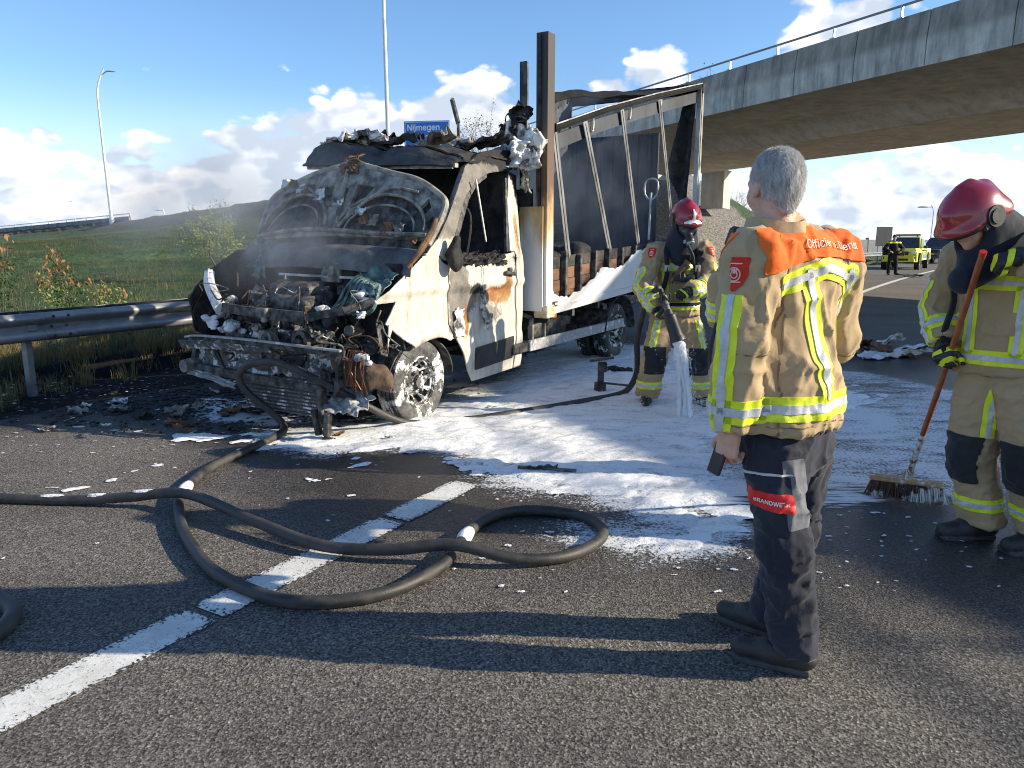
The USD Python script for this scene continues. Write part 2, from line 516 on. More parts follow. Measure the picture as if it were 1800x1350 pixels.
def road_off(p):
    """(s, off) of ground points."""
    from scipy.spatial import cKDTree
    t = road_off.tree = getattr(road_off, 'tree', None) or cKDTree(ROAD[:, 1:3])
    _, i = t.query(p[:, :2])
    q = p[:, :2] - ROAD[i, 1:3]; h = ROAD[i, 3]
    return ROAD[i, 0] + q[:, 0] * np.cos(h) + q[:, 1] * np.sin(h), q[:, 0] * np.sin(h) - q[:, 1] * np.cos(h)


# the bridge: its near parapet starts from BR and runs along BU; BN points to its far side
BR = np.array([10.51, 16.28, 0.0]); BU = np.array([-.425, .905, 0.0]); BN = np.array([.905, .425, 0.0])
BZ = 5.51
DECK = 12.6


def bridge(u, n=0.0, z=0.0):
    u, n, z = np.broadcast_arrays(np.asarray(u, float), np.asarray(n, float), np.asarray(z, float))
    return BR + BU * u[..., None] + BN * n[..., None] + np.array([0, 0, 1.0]) * z[..., None]


SHOULDER = np.array([[7.1, 23.5], [-4.4, 48.0], [-20, 68], [-45, 92], [-120, 146], [-420, 330]])
CREST = np.array([6.4, 6.2, 5.45, 4.25, 1.5, 1.0])
_t = np.gradient(SHOULDER, axis=0); _t /= np.linalg.norm(_t, axis=1, keepdims=True)
RIDGE = SHOULDER + np.stack([_t[:, 1], -_t[:, 0]], 1) * (DECK / 2)


def land(p):
    """Height of the ground at points (x, y)."""
    s, off = road_off(p)
    ls = LineString(RIDGE); pp = shapely.points(p[:, :2])
    d = shapely.distance(pp, ls)
    at = shapely.line_locate_point(ls, pp)
    stops = np.r_[0, np.cumsum(np.linalg.norm(np.diff(RIDGE, axis=0), axis=1))]
    crest = np.interp(at, stops, CREST)
    bank = crest - np.maximum(0, d - DECK / 2 - .2) / 2.1
    bank = np.maximum(bank, crest * .72 * np.clip(1 - (d - DECK / 2) / 46, 0, 1) ** 1.8 * np.clip((at - 18) / 26, 0, 1))
    cut = (-off - 6.9) / 1.25
    rough = (meshkit.fbm(np.c_[p * .35, 0 * p[:, :1]], 4, 3) - .5) * .5
    base = -.06 - .20 * np.clip((-off - 4.8) / 2.5, 0, 1) + rough * .25 * np.clip((-off - 5) / 4, 0, 1)
    base = np.where(off > 0, -.06 + 0 * off, base)
    h = np.minimum(bank + rough * .55, cut + rough * .2)
    h = np.where(off > 0, -1, h)
    return np.maximum(base, h), bank


def terrain():
    xs = np.unique(np.r_[np.linspace(-600, -90, 26), np.arange(-90, -24, 1.5), np.arange(-24, 26, .4), np.arange(26, 90, 2.5), np.linspace(90, 800, 30)])
    ys = np.unique(np.r_[np.linspace(-200, -12, 14), np.arange(-12, 2, 1.0), np.arange(2, 60, .45), np.arange(60, 130, 1.8), np.arange(130, 260, 5), np.linspace(260, 1600, 34)])
    X, Y = np.meshgrid(xs, ys, indexing='ij')
    p = np.c_[X.ravel(), Y.ravel()]
    h, bank = land(p)
    i = np.arange(len(p)).reshape(X.shape)
    a, b, c, d = i[:-1, :-1].ravel(), i[1:, :-1].ravel(), i[1:, 1:].ravel(), i[:-1, 1:].ravel()
    s, off = road_off(p)
    gravel = ((off < -6.6) & (off > -16) & (h > .2) & (shapely.distance(shapely.points(p), LineString(RIDGE)) < DECK / 2 + 3.2)).astype(float)
    gravel *= (np.abs((p - BR[:2]) @ BU[:2] - 16) < 16)
    crest_d = shapely.distance(shapely.points(p), LineString(RIDGE))
    dry = np.clip((11.5 - crest_d) / 3.5, 0, 1) * (h > .5) * .95 + ((off > -10.5) & (off < -4)) * .75 * np.clip((off + 8.2) / 1.5, 0, 1)
    return trimesh.Trimesh(np.c_[p, h], np.vstack([np.stack([a, b, c], 1), np.stack([a, c, d], 1)]), process=False), gravel, dry


def grass_look():
    n, l = {'g': ('geometry', {})}, []
    n['n1'] = ('noise_texture', {'scale': .35, 'detail': 6.0, 'roughness': .65}); l.append(('g.position', 'n1.vector'))
    n['mp'] = ('mapping', {'scale': (1, 1, 2.2)}); l.append(('g.position', 'mp.vector'))
    n['n2'] = ('noise_texture', {'scale': 3.5, 'detail': 8.0, 'roughness': .75}); l.append(('mp.vector', 'n2.vector'))
    n['c1'] = ('rgb_ramp', {'ramp': [(.3, (.046, .080, .044)), (.5, (.070, .112, .060)), (.7, (.105, .142, .078))]}); l.append(('n1.fac', 'c1.fac'))
    n['c2'] = ('rgb_ramp', {'ramp': [(.3, (.45, .45, .45)), (.5, (.95, .95, .95)), (.72, (1.5, 1.45, 1.3))]}); l.append(('n2.fac', 'c2.fac'))
    n['m'] = ('mix', {'mix_type': 'multiply', 'fac': 1.0}); l += [('c1.color', 'm.color1'), ('c2.color', 'm.color2')]
    n['dry'] = ('attribute', {'attribute': 'dry'})
    n['dm'] = ('math', {'math_type': 'multiply_add', 'value2': 1.6, 'value3': -.75}); l.append(('n2.fac', 'dm.value1'))
    n['da'] = ('math', {'math_type': 'add', 'use_clamp': True}); n['dd'] = ('math', {'math_type': 'multiply', 'use_clamp': True})
    l += [('dry.fac', 'da.value1'), ('dm.value', 'da.value2'), ('da.value', 'dd.value1'), ('dry.fac', 'dd.value2')]
    n['dc'] = ('rgb_ramp', {'ramp': [(.3, (.085, .072, .060)), (.6, (.17, .145, .095))]}); l.append(('n2.fac', 'dc.fac'))
    n['m2'] = ('mix', {}); l += [('dd.value', 'm2.fac'), ('m.color', 'm2.color1'), ('dc.color', 'm2.color2')]
    n['gr'] = ('attribute', {'attribute': 'gravel'})
    n['v'] = ('voronoi_texture', {'scale': 16.0}); l.append(('g.position', 'v.vector'))
    n['vc'] = ('rgb_to_bw', {}); l.append(('v.color', 'vc.color'))
    n['gc'] = ('rgb_ramp', {'ramp': [(0.1, (.075, .070, .065)), (.5, (.19, .18, .165)), (.9, (.36, .34, .31))]}); l.append(('vc.val', 'gc.fac'))
    n['m3'] = ('mix', {}); l += [('gr.fac', 'm3.fac'), ('m2.color', 'm3.color1'), ('gc.color', 'm3.color2')]
    # burnt verge beside the wreck
    n['bd'] = ('vector_math', {'math_type': 'distance', 'vector2': (-3.6, 8.6, 0)}); l.append(('g.position', 'bd.vector1'))
    n['ba'] = ('math', {'math_type': 'multiply_add', 'value2': -1.5}); l += [('n2.fac', 'ba.value1'), ('bd.value', 'ba.value3')]
    n['bm'] = ('map_range', {'range_type': 'smoothstep', 'from_min': 2.6, 'from_max': 1.2, 'clamp': True}); l.append(('ba.value', 'bm.value'))
    n['m4'] = ('mix', {'color2': (.013, .013, .014)}); l += [('bm.result', 'm4.fac'), ('m3.color', 'm4.color1')]
    n['p'] = ('principled_bsdf', {'roughness': .95, 'specular_ior_level': .15}); l.append(('m4.color', 'p.base_color'))
    n['b'] = ('bump', {'strength': .9, 'distance': .25}); l += [('n2.fac', 'b.height'), ('b.normal', 'p.normal')]
    return usdkit.material(stage, '/World/Looks/grass_ground', n, l, surface='p.BSDF')


tm, gravel, dry = terrain()
put(None, 'ground', tm, grass_look(), kind='structure', attrs={'gravel': gravel, 'dry': dry})


def asphalt_look():
    n, l = {'g': ('geometry', {})}, []
    n['v'] = ('voronoi_texture', {'scale': 125.0}); l.append(('g.position', 'v.vector'))
    n['v2'] = ('voronoi_texture', {'scale': 150.0}); l.append(('g.position', 'v2.vector'))
    n['bw'] = ('rgb_to_bw', {}); l.append(('v.color', 'bw.color'))
    n['c'] = ('rgb_ramp', {'ramp': [(0.05, (.032, .028, .025)), (.35, (.092, .082, .071)), (.6, (.160, .144, .125)), (.85, (.255, .232, .204)), (1.0, (.39, .36, .33))]}); l.append(('bw.val', 'c.fac'))
    n['pit'] = ('noise_texture', {'scale': 95.0, 'detail': 3.0, 'roughness': .7}); l.append(('g.position', 'pit.vector'))
    n['pr'] = ('rgb_ramp', {'ramp': [(.36, (.12,) * 3), (.5, (1.0,) * 3)]}); l.append(('pit.fac', 'pr.fac'))
    n['m'] = ('mix', {'mix_type': 'multiply', 'fac': .9}); l += [('c.color', 'm.color1'), ('pr.color', 'm.color2')]
    n['big'] = ('noise_texture', {'scale': .55, 'detail': 5.0, 'roughness': .6}); l.append(('g.position', 'big.vector'))
    n['rm'] = ('mapping', {'rotation': (0, 0, -HEAD0), 'scale': (.10, 1.6, 1)}); l.append(('g.position', 'rm.vector'))
    n['trk'] = ('noise_texture', {'scale': 1.0, 'detail': 4.0, 'roughness': .55}); l.append(('rm.vector', 'trk.vector'))
    n['bt'] = ('mix', {'fac': .45}); l += [('big.fac', 'bt.color1'), ('trk.fac', 'bt.color2')]
    n['br'] = ('rgb_ramp', {'ramp': [(.36, (.74, .735, .73)), (.5, (1, .985, .96)), (.64, (1.24, 1.20, 1.13))]}); l.append(('bt.color', 'br.fac'))
    n['m1'] = ('mix', {'mix_type': 'multiply', 'fac': 1.0}); l += [('m.color', 'm1.color1'), ('br.color', 'm1.color2')]
    # soot and black run-off round the wreck's nose; wet tarmac where the foam has run
    n['n2'] = ('noise_texture', {'scale': 2.6, 'detail': 9.0, 'roughness': .72}); l.append(('g.position', 'n2.vector'))
    n['mp'] = ('mapping', {'rotation': (0, 0, math.radians(35)), 'location': (0, 0, 0)}); l.append(('g.position', 'mp.vector'))

    def blob(k, x, y, r0, r1, amp, src='g.position'):
        n[f'd{k}'] = ('vector_math', {'math_type': 'distance', 'vector2': (x, y, 0)}); l.append((src, f'd{k}.vector1'))
        n[f'e{k}'] = ('math', {'math_type': 'multiply_add', 'value2': -amp}); l.extend([('n2.fac', f'e{k}.value1'), (f'd{k}.value', f'e{k}.value3')])
        n[f'f{k}'] = ('map_range', {'range_type': 'smoothstep', 'from_min': r1, 'from_max': r0, 'clamp': True}); l.append((f'e{k}.value', f'f{k}.value'))
        return f'f{k}.result'
    soot = [blob(0, -2.6, 7.3, .4, 1.35, 1.0), blob(1, -4.7, 7.7, .7, 1.9, 1.2), blob(7, -5.9, 8.6, .4, 1.6, 1.1), blob(2, -1.1, 6.2, .3, 1.1, .9), blob(6, -1.6, 6.1, .2, .8, 1.0)]
    last = soot[0]
    for k, s in enumerate(soot[1:]):
        n[f's{k}'] = ('math', {'math_type': 'maximum'}); l += [(last, f's{k}.value1'), (s, f's{k}.value2')]; last = f's{k}.value'
    n['m2'] = ('mix', {'color2': (.0075, .0075, .008)}); n['sf'] = ('math', {'math_type': 'multiply', 'value2': .93}); l += [(last, 'sf.value1'), ('sf.value', 'm2.fac'), ('m1.color', 'm2.color1')]
    wet = [blob(3, .6, 6.2, 1.4, 3.0, 1.4), blob(4, 2.2, 5.2, 1.0, 2.6, 1.2), blob(5, 3.6, 8.0, 1.0, 2.8, 1.2)]
    lw = wet[0]
    for k, s in enumerate(wet[1:]):
        n[f'w{k}'] = ('math', {'math_type': 'maximum'}); l += [(lw, f'w{k}.value1'), (s, f'w{k}.value2')]; lw = f'w{k}.value'
    n['wm'] = ('mix', {'mix_type': 'multiply', 'color2': (.36, .36, .38)}); l += [(lw, 'wm.fac'), ('m2.color', 'wm.color1')]
    n['wr'] = ('map_range', {'from_min': 0., 'from_max': 1., 'to_min': .85, 'to_max': .38}); l.append((lw, 'wr.value'))
    n['p'] = ('principled_bsdf', {'specular_ior_level': .35}); l += [('wm.color', 'p.base_color'), ('wr.result', 'p.roughness')]
    n['h'] = ('math', {'math_type': 'multiply_add', 'value2': .6}); l += [('v.distance', 'h.value1'), ('pit.fac', 'h.value3')]
    n['b'] = ('bump', {'strength': .75, 'distance': .006}); l += [('h.value', 'b.height'), ('b.normal', 'p.normal')]
    return usdkit.material(stage, '/World/Looks/asphalt', n, l, surface='p.BSDF')


def strip(s0, s1, o0, o1, z, ds=1.0, no=2, wob=0.0):
    S = np.arange(s0, s1 + 1e-6, ds); O = np.linspace(o0, o1, no)
    A, B = np.meshgrid(S, O, indexing='ij')
    if wob:
        B = B + wob * (meshkit.noise(np.stack([A * 1.3, A * 0, B * 0], -1), 4) - .5) * (np.abs(B - o0) < 1e-6)
    return grid_mesh(lambda u, v: road(A.ravel(), B.ravel(), z), len(S), no)


ASPH = asphalt_look()
m = strip(-40, 400, -4.25, 11.8, 0.0, no=5, wob=.5)
m.faces = m.faces[:, ::-1]
put(None, 'road', m, ASPH, kind='structure')


def paint_look():
    n, l = {'g': ('geometry', {})}, []
    n['n1'] = ('noise_texture', {'scale': 70.0, 'detail': 3.0, 'roughness': .7}); l.append(('g.position', 'n1.vector'))
    n['n2'] = ('noise_texture', {'scale': 5.0, 'detail': 5.0, 'roughness': .7}); l.append(('g.position', 'n2.vector'))
    n['c'] = ('rgb_ramp', {'ramp': [(.3, (.50, .48, .43)), (.6, (.68, .665, .62))]}); l.append(('n2.fac', 'c.fac'))
    n['vo'] = ('voronoi_texture', {'scale': 9.0, 'feature': 'distance_to_edge'})
    n['ds'] = ('mix', {'mix_type': 'add', 'fac': .09}); l += [('g.position', 'ds.color1'), ('n1.color', 'ds.color2'), ('ds.color', 'vo.vector')]
    n['ck'] = ('map_range', {'from_min': 0.0, 'from_max': .014, 'to_min': 1., 'to_max': 0., 'clamp': True}); l.append(('vo.distance', 'ck.value'))
    n['cg'] = ('map_range', {'range_type': 'smoothstep', 'from_min': .40, 'from_max': .52, 'clamp': True}); l.append(('n2.fac', 'cg.value'))
    n['cc'] = ('math', {'math_type': 'multiply'}); l += [('ck.result', 'cc.value1'), ('cg.result', 'cc.value2')]
    n['w'] = ('attribute', {'attribute': 'wear'})
    n['a'] = ('math', {'math_type': 'add'}); l += [('n1.fac', 'a.value1'), ('w.fac', 'a.value2')]
    n['k'] = ('map_range', {'range_type': 'smoothstep', 'from_min': .70, 'from_max': .76, 'clamp': True}); l.append(('a.value', 'k.value'))
    n['mx'] = ('math', {'math_type': 'maximum'}); l += [('k.result', 'mx.value1'), ('cc.value', 'mx.value2')]
    n['gap'] = ('mix', {'color2': (.035, .034, .032)}); l += [('mx.value', 'gap.fac'), ('c.color', 'gap.color1')]
    n['p'] = ('principled_bsdf', {'roughness': .7, 'specular_ior_level': .4}); l.append(('gap.color', 'p.base_color'))
    n['b'] = ('bump', {'strength': .6, 'distance': .004}); l += [('n1.fac', 'b.height'), ('b.normal', 'p.normal')]
    return usdkit.material(stage, '/World/Looks/road_paint', n, l, surface='p.BSDF')


PAINT = paint_look()
# the painted edge line: worn plates with a gap between them
def line_plate(s0, s1, w=.2, z=.004):
    S = np.linspace(s0, s1, max(3, int((s1 - s0) / .06) if s1 < 8 else int((s1 - s0) / 1.0) + 2)); O = np.linspace(-w / 2, w / 2, 7)
    A, B = np.meshgrid(S, O, indexing='ij')
    B = B + (np.abs(np.abs(B) - w / 2) < 1e-6) * (meshkit.noise(np.stack([A * 45, B * 30, 0 * A], -1), 2) - .5) * .014
    m = grid_mesh(lambda u, v: road(A.ravel(), B.ravel(), z), len(S), 7)
    m.faces = m.faces[:, ::-1]
    edge = np.maximum(np.abs(B) / (w / 2), 0).ravel() ** 4
    end = np.minimum(A - s0, s1 - A).ravel()
    wear = .04 + .17 * edge + .12 * np.clip(1 - end / .03, 0, 1)
    wear = wear + .06 * meshkit.noise(np.stack([A * .9, 0 * A, 0 * A], -1), 9).ravel()
    return m, wear


cuts = [-3.6, -1.93, -.72, .02] + list(np.arange(2.4, 20, 1.9)) + [400]
line = group_part('/World', 'edge_line')
says(stage.GetPrimAtPath(line), kind='structure')
prev = -40
for k, c in enumerate(cuts):
    if c < -5:
        continue
    m, w = line_plate(prev, c - .018)
    put(line, 'painted_plate', m, PAINT, attrs={'wear': w})
    prev = c + .018 if k != 3 else 2.2
m = strip(10, 400, 3.45, 3.62, .004)
# lane dashes farther along the carriageway
lane = group_part('/World', 'lane_markings'); says(stage.GetPrimAtPath(lane), kind='structure')
for s in np.arange(-28, 300, 12):
    q = strip(s, s + 3, 3.55, 3.7, .004); q.faces = q.faces[:, ::-1]
    put(lane, 'painted_dash', q, PAINT, attrs={'wear': np.full(len(q.vertices), .04)})

# ---------------------------------------------------------------- the bridge over the road
CONC = None


def concrete_look(name, base, dark, stain=1.0, panel=False):
    n, l = {'g': ('geometry', {})}, []
    n['mp'] = ('mapping', {'scale': (1.0, 1.0, .16)}); l.append(('g.position', 'mp.vector'))
    n['st'] = ('noise_texture', {'scale': 2.6, 'detail': 7.0, 'roughness': .7}); l.append(('mp.vector', 'st.vector'))
    n['n'] = ('noise_texture', {'scale': 1.2, 'detail': 8.0, 'roughness': .65}); l.append(('g.position', 'n.vector'))
    n['c'] = ('rgb_ramp', {'ramp': [(.3, dark), (.65, base)]}); l.append(('n.fac', 'c.fac'))
    n['sr'] = ('rgb_ramp', {'ramp': [(.38, (.38, .38, .40)), (.56, (1, 1, 1))]}); l.append(('st.fac', 'sr.fac'))
    n['m'] = ('mix', {'mix_type': 'multiply', 'fac': .8 * stain}); l += [('c.color', 'm.color1'), ('sr.color', 'm.color2')]
    out = 'm.color'
    if panel:      # the weathered upper half of each panel is darker with lichen
        n['s'] = ('separate_xyz', {}); l.append(('g.position', 's.vector'))
        n['za'] = ('math', {'math_type': 'multiply_add', 'value2': .5}); l += [('st.fac', 'za.value1'), ('s.z', 'za.value3')]
        n['zr'] = ('map_range', {'range_type': 'smoothstep', 'from_min': 6.25, 'from_max': 6.5, 'to_min': 0., 'to_max': .75, 'clamp': True}); l.append(('za.value', 'zr.value'))
        n['m2'] = ('mix', {'mix_type': 'multiply', 'color2': (.50, .48, .45)}); l += [('zr.result', 'm2.fac'), ('m.color', 'm2.color1')]
        out = 'm2.color'
    n['p'] = ('principled_bsdf', {'roughness': .88, 'specular_ior_level': .25}); l.append((out, 'p.base_color'))
    n['fb'] = ('noise_texture', {'scale': 40.0, 'detail': 4.0}); l.append(('g.position', 'fb.vector'))
    n['b'] = ('bump', {'strength': .5, 'distance': .01}); l += [('fb.fac', 'b.height'), ('b.normal', 'p.normal')]
    return usdkit.material(stage, f'/World/Looks/{name}', n, l, surface='p.BSDF')


C_PANEL = concrete_look('weathered_concrete', (.65, .58, .485), (.40, .36, .30), .9, True)
C_SOFFIT = concrete_look('soffit_concrete', (.58, .525, .45), (.42, .38, .32), .5)
C_PALE = concrete_look('pale_concrete', (.55, .52, .46), (.40, .38, .33), .4)
GALV = look('galvanised_steel', (.33, .34, .35), (.46, .47, .47), 9, .45, .0008, 60, metal=.55, rvar=.1)
DARKRAIL = look('handrail_grey', (.20, .205, .21), (.27, .27, .27), 6, .5, metal=.4)

BRG = thing('overpass', 'grey concrete road bridge crossing high over the motorway, weathered parapet panels', 'bridge')


def along_bridge(section, u0, u1, step=None):
    """A closed section of (n, z) points pushed along the bridge."""
    P = Polygon(section)
    m = trimesh.creation.extrude_polygon(P, u1 - u0, engine='earcut')
    v = np.array(m.vertices)
    w = bridge(v[:, 2] + u0, v[:, 0], v[:, 1])
    f = m.faces if np.cross(BN, [0, 0, 1]) @ BU > 0 else m.faces[:, ::-1]
    return trimesh.Trimesh(w, f, process=False)


# girder: thin overhangs, sloping webs, flat soffit; sunk behind the panels
sec = [(.14, BZ + .02), (.14, BZ + 1.1), (DECK - .14, BZ + 1.1), (DECK - .14, BZ + .02), (DECK - .45, BZ - .02), (DECK - 3.0, BZ - .12), (DECK - 3.9, BZ - .62), (3.9, BZ - .62), (3.0, BZ - .12), (.45, BZ - .02)]
put(BRG, 'deck', along_bridge(sec, -46, 22), C_SOFFIT, smooth=False)
U0 = .17 * 1.18
for k in range(-22, 13):
    u0, u1 = U0 + 2.0 * k + .012, U0 + 2.0 * (k + 1) - .012
    s2 = [(0, BZ), (0, BZ + .60), (.07, BZ + 1.24), (.24, BZ + 1.24), (.24, BZ + 1.11), (.137, BZ + 1.11), (.137, BZ)]
    put(BRG, 'parapet_panel', along_bridge(s2, u0, u1), C_PANEL, smooth=False)
    s3 = [(DECK - a, z) for a, z in s2]
    if -14 <= k <= 12:
        put(BRG, 'far_parapet_panel', along_bridge(s3[::-1], u0, u1), C_PANEL, smooth=False)
rz = BZ + 1.24
for side, nn in (('near', .16), ('far', DECK - .16)):
    rail = tube(bridge(np.linspace(-46, 26, 40), nn, rz + .30), .032, 8)
    put(BRG, 'handrail', rail, DARKRAIL)
    for k in range(-22, 13):
        u = U0 + 2.0 * k + .85
        c = bridge(np.array([u]), nn, rz)[0]
        post = cat_(bx((.07, .035, .30), c + [0, 0, .15], (0, 0, 25)), bx((.16, .16, .03), c + [0, 0, .016], (0, 0, 25)))
        put(BRG, 'rail_post', post, GALV)
# abutment wall under the deck, standing in the bank along the road
a0 = road(np.array([25., 37.]), -13.4)
put(BRG, 'abutment_wall', beam(a0[0] + [0, 0, 4.0], a0[1] + [0, 0, 4.0], .8, 2.2), C_PALE, smooth=False)
wb = road(np.array([36.6]), -10.2)[0]
put(BRG, 'wing_block', bx((1.5, 1.2, 2.0), wb + [0, 0, 4.25], (0, 0, 60)), C_PALE, smooth=False)

# ---------------------------------------------------------------- looks of burnt things
def burnt_paint():
    n, l = {'tc': ('texture_coordinate', {})}, []
    n['n1'] = ('noise_texture', {'scale': 7.0, 'detail': 9.0, 'roughness': .72}); l.append(('tc.object', 'n1.vector'))
    n['mp'] = ('mapping', {'scale': (1.5, 1.5, .35)}); l.append(('tc.object', 'mp.vector'))
    n['n2'] = ('noise_texture', {'scale': 9.0, 'detail': 7.0, 'roughness': .7}); l.append(('mp.vector', 'n2.vector'))
    n['n3'] = ('noise_texture', {'scale': 38.0, 'detail': 6.0, 'roughness': .7}); l.append(('tc.object', 'n3.vector'))
    n['base'] = ('rgb_ramp', {'ramp': [(.28, (.25, .21, .155)), (.42, (.44, .40, .33)), (.56, (.54, .51, .44)), (.75, (.58, .555, .50))]}); l.append(('n2.fac', 'base.fac'))
    n['bw'] = ('mix', {'fac': .5}); l += [('n1.fac', 'bw.color1'), ('n2.fac', 'bw.color2')]
    n['fine'] = ('mix', {'fac': .35}); l += [('bw.color', 'fine.color1'), ('n3.fac', 'fine.color2')]
    last = 'base.color'
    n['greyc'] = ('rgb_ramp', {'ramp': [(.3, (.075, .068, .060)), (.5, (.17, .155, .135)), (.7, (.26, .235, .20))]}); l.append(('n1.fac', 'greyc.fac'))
    n['rustc'] = ('rgb_ramp', {'ramp': [(.3, (.06, .025, .010)), (.5, (.26, .115, .035)), (.7, (.42, .24, .09))]}); l.append(('n1.fac', 'rustc.fac'))
    n['sootc'] = ('rgb_ramp', {'ramp': [(.3, (.006, .006, .006)), (.7, (.026, .025, .025))]}); l.append(('n3.fac', 'sootc.fac'))
    for key, amp, w in (('scorch', 1.5, .09), ('rust', 1.5, .14), ('soot', 1.5, .10)):  # scorch also holds the shadow painted on the lower cab door
        n['a' + key] = ('attribute', {'attribute': key})
        n['b' + key] = ('math', {'math_type': 'multiply_add', 'value2': amp, 'value3': -amp / 2}); l.append(('fine.color', f'b{key}.value1'))
        n['s' + key] = ('math', {'math_type': 'add'}); l += [(f'a{key}.fac', f's{key}.value1'), (f'b{key}.value', f's{key}.value2')]
        n['m' + key] = ('map_range', {'range_type': 'smoothstep', 'from_min': .5 - w, 'from_max': .5 + w, 'clamp': True}); l.append((f's{key}.value', f'm{key}.value'))
        n['x' + key] = ('mix', {}); l += [(f'm{key}.result', f'x{key}.fac'), (last, f'x{key}.color1'), ({'scorch': 'greyc', 'rust': 'rustc', 'soot': 'sootc'}[key] + '.color', f'x{key}.color2')]
        last = f'x{key}.color'
    n['rg'] = ('map_range', {'from_min': 0., 'from_max': 1., 'to_min': .42, 'to_max': .9}); n['mx'] = ('math', {'math_type': 'maximum'})
    l += [('mscorch.result', 'mx.value1'), ('msoot.result', 'mx.value2'), ('mx.value', 'rg.value')]
    n['p'] = ('principled_bsdf', {'specular_ior_level': .4}); l += [(last, 'p.base_color'), ('rg.result', 'p.roughness')]
    n['b'] = ('bump', {'strength': .8, 'distance': .006}); l += [('fine.color', 'b.height'), ('b.normal', 'p.normal')]
    return usdkit.material(stage, '/World/Looks/burnt_white_paint', n, l, surface='p.BSDF')


CABPAINT = burnt_paint()
SOOT = look('soot', (.010, .010, .0105), (.055, .052, .048), 9, .85, .012, 22, spec=.3, detail=8)
CHAR = look('charred_metal', (.016, .016, .016), (.135, .125, .11), 14, .62, .006, 45, metal=.25, spec=.5, detail=8, lo=.42, hi=.66)
ASHM = look('ash_grey_metal', (.075, .070, .062), (.36, .325, .265), 9, .7, .006, 40, detail=9, lo=.38, hi=.64)
RUSTM = look('scorched_rust', (.045, .028, .018), (.22, .11, .045), 8, .8, .004, 50, detail=8)
ALU = look('dull_aluminium', (.22, .22, .22), (.52, .52, .51), 5, .5, .0015, 30, metal=.4, detail=8, lo=.38, hi=.6)
ALUSOOT = look('sooted_aluminium', (.022, .022, .024), (.20, .20, .20), 4, .6, .002, 30, metal=.3, detail=8, lo=.42, hi=.66)
WHITEP = look('white_board', (.54, .53, .505), (.62, .615, .60), 3, .5, .002, 20)
CHARWOOD = look('charred_wood', (.030, .018, .012), (.19, .095, .050), 7, .9, .006, 30, stretch=(.25, 1, 1), detail=8, lo=.34, hi=.62)
TEAL = look('melted_green_plastic', (.02, .035, .032), (.13, .20, .18), 12, .45, .006, 30, detail=8)
COPPER = look('bare_copper_wire', (.12, .04, .02), (.32, .13, .06), 20, .5, metal=.6)
NAVYSOOT = look('smoke_black_panel', (.014, .017, .024), (.046, .053, .068), 2.5, .7, .004, 20, detail=8, stretch=(1, 4, .5))
RUBBER = look('rubber', (.012, .012, .012), (.026, .026, .026), 20, .75, .001, 90)
BLACKPL = look('black_plastic', (.010, .010, .011), (.022, .022, .024), 12, .5, .001, 60)
LAMPO = look('orange_lens', (.55, .13, .02), (.6, .2, .04), 10, .3)
ASHWHITE = look('flaked_white_sheet', (.05, .048, .045), (.72, .71, .68), 7, .75, .01, 22, detail=7, lo=.40, hi=.53)


def foamy(name, base_a, base_b, amt=.52, scale=6.0, rough=.6):
    """A dark surface on which extinguishing foam clings in patches."""
    n, l = {'tc': ('texture_coordinate', {})}, []
    n['n1'] = ('noise_texture', {'scale': scale, 'detail': 9.0, 'roughness': .72}); l.append(('tc.object', 'n1.vector'))
    n['n2'] = ('noise_texture', {'scale': scale * 3, 'detail': 6.0, 'roughness': .7}); l.append(('tc.object', 'n2.vector'))
    n['c'] = ('rgb_ramp', {'ramp': [(.35, base_a), (.65, base_b)]}); l.append(('n2.fac', 'c.fac'))
    n['m'] = ('map_range', {'range_type': 'smoothstep', 'from_min': amt, 'from_max': amt + .06, 'clamp': True}); l.append(('n1.fac', 'm.value'))
    n['x'] = ('mix', {'color2': (.60, .60, .59)}); l += [('m.result', 'x.fac'), ('c.color', 'x.color1')]
    n['p'] = ('principled_bsdf', {'roughness': rough, 'specular_ior_level': .4}); l.append(('x.color', 'p.base_color'))
    n['b'] = ('bump', {'strength': .9, 'distance': .01}); l += [('n1.fac', 'b.height'), ('b.normal', 'p.normal')]
    return usdkit.material(stage, f'/World/Looks/{name}', n, l, surface='p.BSDF')


FTYRE = foamy('foam_coated_tyre', (.02, .02, .02), (.12, .115, .11), .50, 6)
FTYRE2 = foamy('foam_flecked_tyre', (.012, .012, .012), (.03, .03, .03), .56, 9)
FMETAL = foamy('foam_flecked_metal', (.02, .02, .02), (.16, .15, .135), .53, 8)
FALU = foamy('foam_flecked_aluminium', (.20, .20, .20), (.38, .38, .38), .55, 9)
FRIM = foamy('foam_coated_rim', (.025, .024, .022), (.13, .12, .105), .49, 12, .9)
FOAMM = look('fire_foam', (.60, .61, .63), (.74, .75, .76), 14, .55, .012, 40, spec=.35, detail=6)


def scrap(seed, size, rough=.35, res=14, flat=.12):
    """A torn, crumpled piece of sheet."""
    r = np.random.default_rng(seed)

    def f(u, v):
        x, y = (u - .5) * size[0], (v - .5) * size[1]
        p = np.c_[u * 4 + seed * 3.1, v * 4, u * 0 + seed]
        z = (meshkit.fbm(p, 4, seed) - .5) * rough * max(size[:2]) * 1.2
        w = (meshkit.noise(np.c_[v * 7, u * 7, 0 * u + seed], seed) - .5) * .35
        return np.c_[x * (1 + w), y * (1 + w * .8), z + 0 * x]
    m = thicken(grid_mesh(f, res, res), .006)
    R = trimesh.transformations.random_rotation_matrix(r.random(3))
    m.apply_transform(R) if flat is None else None
    return m


